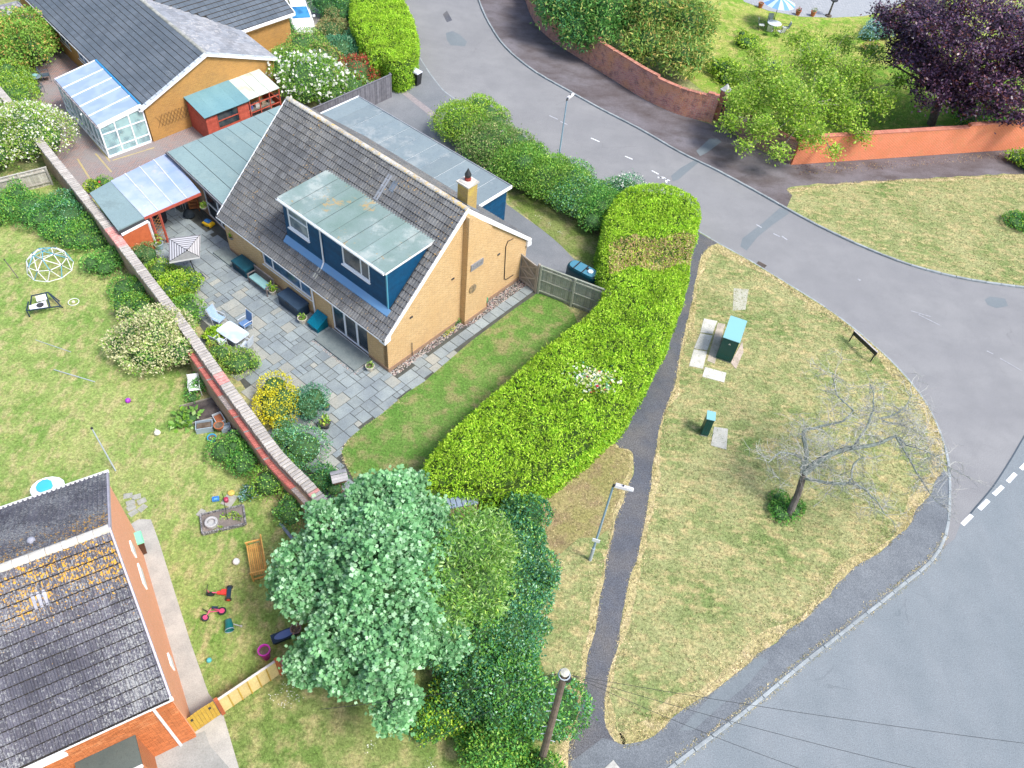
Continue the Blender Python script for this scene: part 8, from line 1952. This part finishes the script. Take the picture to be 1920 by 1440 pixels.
for (x, y), z_, lb in (((600, 1330), 7.2, 'faint overhead wire over the front lawn'), ((780, 1400), 7.2, 'lower faint overhead wire over the thicket')):
    wire(T_+V3(-.2, 0, -.1), G(x, y, z_), .2, lb)
# ---- street name sign
A_, C_ = G(1592, 640, .09), G(1632, 678, .09); F_ = Frame(A_[:2], math.degrees(math.atan2(*(C_-A_)[[1, 0]]))); L = np.linalg.norm(C_-A_); F_.z = .09
r = thing('street_sign', 'low dark street name sign on two black posts at the island kerb', 'sign', (*F_.o, .09))
for x in (0, L): MB(F_).box(x-.03, x+.03, -.02, .02, 0, .78).build('post', black, r)
MB(F_).box(-.06, L+.06, .022, .05, .50, .78).build('panel', black, r); MB(F_).box(-.03, L+.03, .051, .056, .53, .75).build('sign_face', white, r); MB(F_).box(-.08, L+.08, -.025, .06, .782, .80).build('top_strip', M('sign_strip', (.45, .42, .42), var=0), r)
# ---- white car
F_ = Frame(G(563, 30, .6)[:2], 0); ca, cb_ = G(590, 62, .5), G(545, -60, .9); F_ = Frame(G(564, 33, .8)[:2], math.degrees(math.atan2(*(G(568, 60, 1)-G(550, 0, 1))[[1, 0]]))-0); F_.z = .09
r = thing('white_car', 'white car with dark blue windscreen parked at the top edge between shrubs', 'car', (*F_.o, .09)); cw_ = paint('car_white', (.78, .80, .84), .2, spec=.6, dirt=.0)
secs = [(-2.6, .35, .62, .78), (-2.5, .3, .95, .82), (-1.7, .25, 1.0, .86), (.9, .25, .95, .86), (1.55, .3, .88, .84), (1.95, .35, .70, .74), (2.05, .4, .55, .6)]
q = MB(F_); P = []
for x, z0_, z1_, hw in secs: P += [(x, -hw, z0_), (x, -hw, z1_-.12), (x, -hw*.86, z1_), (x, hw*.86, z1_), (x, hw, z1_-.12), (x, hw, z0_)]
n = len(secs); Fc = [(i*6+k, i*6+(k+1) % 6, (i+1)*6+(k+1) % 6, (i+1)*6+k) for i in range(n-1) for k in range(6)]+[tuple(range(6))[::-1], tuple((n-1)*6+k for k in range(6))]
q.add(P, Fc); q.build('body', cw_, r, smooth=False)
q = MB(F_); q.hexa([(-2.2, -.78, .96), (.75, -.78, .94), (.75, .78, .94), (-2.2, .78, .96), (-1.6, -.6, 1.46), (-.25, -.6, 1.46), (-.25, .6, 1.46), (-1.6, .6, 1.46)]); cab = q.build('cabin', cw_, r)
sw_ = glassmat('windscreen', (.01, .10, .25), rough=.05, spec=.8, blot=(.04, .22, .45))
q = MB(F_); q.add([(.70, -.70, .99), (.70, .70, .99), (-.22, .56, 1.455), (-.22, -.56, 1.455)], [(0, 1, 2, 3)]); q.v[0] += V3(0, 0, .02); q.build('windscreen', sw_, r)
for s_ in (-1, 1):
    q = MB(F_); q.add([(-1.9, s_*.765, 1.0), (.5, s_*.765, 1.0), (-.35, s_*.625, 1.4), (-1.55, s_*.625, 1.4)], [(0, 1, 2, 3)]); q.build('side_window', sw_, r)
    MB(F_).cbox(.45, s_*.98, .95, .12, .2, .13, .03).build('wing_mirror', cw_, r); MB(F_).hexa([(1.6, s_*.55, .62), (1.97, s_*.5, .6), (1.9, s_*.76, .6), (1.5, s_*.82, .62), (1.6, s_*.55, .8), (1.9, s_*.5, .74), (1.84, s_*.74, .74), (1.5, s_*.81, .82)]).build('headlight', glassmat('headlight', (.3, .33, .36)), r)
    for x in (-1.75, 1.25): wheel(F_, (x, s_*.78, .32), .32, (0, 1, 0), .2, r=r, hub=greymetal)
# ---- round garden table, chairs and blue parasol (top right)
F_ = Frame(G(1452, 44, .75)[:2], 0); F_.z = .09; r = thing('round_table', 'round white garden table under the blue parasol at the top', 'table', (*F_.o, .09))
MB(F_).lathe(0, 0, [(.6, .68), (.62, .7), (.6, .72)], 20).build('tabletop', M('white_top', (.6, .64, .66), (.5, .56, .6), var=0), r)
for a in range(4): MB(F_).tube([(.42*math.cos(a*1.57+.6), .42*math.sin(a*1.57+.6), 0), (.3*math.cos(a*1.57+.6), .3*math.sin(a*1.57+.6), .68)], .02, 5).build('leg', dkgrey, r)
chf = M('chair_pale', (.55, .6, .58), var=0)
for ang_, lb in ((0, 'white chair right of the round garden table'), (180, 'grey framed chair left of the round garden table'), (245, 'near left chair at the round garden table'), (300, 'near right chair at the round garden table'), (95, 'chair behind the round garden table')):
    a = math.radians(ang_); F2 = Frame(F_.o+V3(math.cos(a), math.sin(a))*1.05, ang_+90); F2.z = .09; simple_chair('garden_chair', F2, lb, 'chair', dkgrey, chf, w=.5)
g = G(1462, 2, 2.1); gb_ = G(1455, 40, .8); r = thing('blue_parasol', 'pale blue and white parasol over the round garden table', 'parasol', (F_.o[0], F_.o[1]+.25, .09)); Fp = Frame(G(1462, 4, 2.15)[:2], 10); Fp.z = .09
um = [paint('parasol_blue', (.12, .28, .62), .7), paint('parasol_white', (.45, .58, .78), .7)]
for k in range(8):
    a0, a1 = k*math.pi/4, (k+1)*math.pi/4; am = (a0+a1)/2; q = MB(Fp); q.mi = 0
    P = [(0, 0, 2.45), (.7*math.cos(a0), .7*math.sin(a0), 2.28), (.7*math.cos(am), .7*math.sin(am), 2.27), (.7*math.cos(a1), .7*math.sin(a1), 2.28), (1.4*math.cos(a0), 1.4*math.sin(a0), 1.98), (1.36*math.cos(am), 1.36*math.sin(am), 1.95), (1.4*math.cos(a1), 1.4*math.sin(a1), 1.98)]
    q.add(P, [(0, 1, 2)]); q.mi = 1; q.add(P, [(0, 2, 3)]); q.mi = 0; q.add(P, [(1, 4, 5, 2)]); q.mi = 1; q.add(P, [(2, 5, 6, 3)]); q.build('canopy_panel', um, r)
MB(Fp).tube([(0, 0, 0), (0, 0, 2.55)], .025, 6).build('pole', dkgrey, r); MB(Fp).lathe(0, 0, [(.14, 2.47), (.1, 2.52), (.02, 2.56)], 10).build('cap', white, r)
for px, py, lb, pl in ((1425, 14, 'terracotta pot left of the blue parasol', None), (1495, 28, 'terracotta pot with red-tipped plant right of the blue parasol', (['laurel', 'redfl'], .12, .3)), (1523, 30, 'terracotta pot with sparse stems on the round terrace', (['olive'], .12, .4))):
    pot(at(px, py, 0, .1), lb, terracotta, .24, .42, pl)
F_ = at(1553, 30, 0, .1); r = thing('bird_bath', 'slim dark pedestal with a planted bowl at the edge of the round terrace', 'pedestal', (*F_.o, .1)); MB(F_).lathe(0, 0, [(.3, 0), (.3, .08), (.1, .12), (.07, 1.2), (.1, 1.25)], 12).build('pedestal', timber_dark, r); MB(F_).lathe(0, 0, [(.1, 1.25), (.35, 1.4), (.36, 1.45), (.3, 1.43)], 12).build('bowl', dkgrey, r)
# ---- cast iron set on the block paving
F_ = Frame(G(67, 146, .7)[:2], 0); F_.z = .09; r = thing('iron_table', 'small round cast iron table on the block paving by the conservatory', 'table', (*F_.o, .09)); irn = paint('iron_blue_grey', (.07, .10, .13), .4)
MB(F_).lathe(0, 0, [(.34, .68), (.36, .7), (.34, .72)], 16).build('tabletop', M('iron_top', (.16, .22, .26), var=0), r)
for a in range(3): MB(F_).tube([(.3*math.cos(a*2.09), .3*math.sin(a*2.09), 0), (.08*math.cos(a*2.09), .08*math.sin(a*2.09), .35), (.26*math.cos(a*2.09), .26*math.sin(a*2.09), .68)], .018, 5).build('leg', irn, r)
g = F_; q = MB(g); q.lathe(0, 0, [(.1, .721), (.17, .76), (.18, .83), (.14, .83)], 12); q.solo('bowl', paint('celadon', (.2, .4, .4)), 'pale teal bowl on the small cast iron table', 'bowl')
for px, py, rot, lb in ((86, 143, -60, 'ornate iron chair right of the small iron table'), (72, 168, 5, 'ornate iron chair in front of the small iron table')):
    F2 = Frame(G(px, py, .4)[:2], rot); F2.z = .09; simple_chair('iron_chair', F2, lb, 'chair', irn, irn, w=.5)
blu = paint('cobalt_glaze', (.01, .03, .30), .25, spec=.6)
for px, py, m, lb, pl in ((44, 145, blu, 'cobalt blue pot left of the iron table', (['tan', 'olive'], .1, .2)), (90, 115, blu, 'cobalt blue pot with cream flowers near the maple', (['cream'], .1, .15)), (62, 122, terracotta, 'terracotta pot under the maple edge', (['laurel'], .1, .2)), (52, 130, terracotta, 'small red-brown pot between blue pot and maple', (['redfl', 'olive'], .1, .15)), (76, 112, cream, 'cream pot beside the blue flower pot', (['cream'], .1, .1))):
    pot(at(px, py, 0, .1), lb, m, .2, .32, pl)
q = MB(); g = G(68, 412, .1); q.lathe(g[0], g[1], [(.22, .1), (.3, .35), (.26, .35), (.22, .25)], 14); q.solo('shrub_pot', M('hidden_pot', (.35, .33, .3), (.2, .2, .18), var=0), 'round greyish pot half sunk in the leafy bed below the board fence', 'pot')
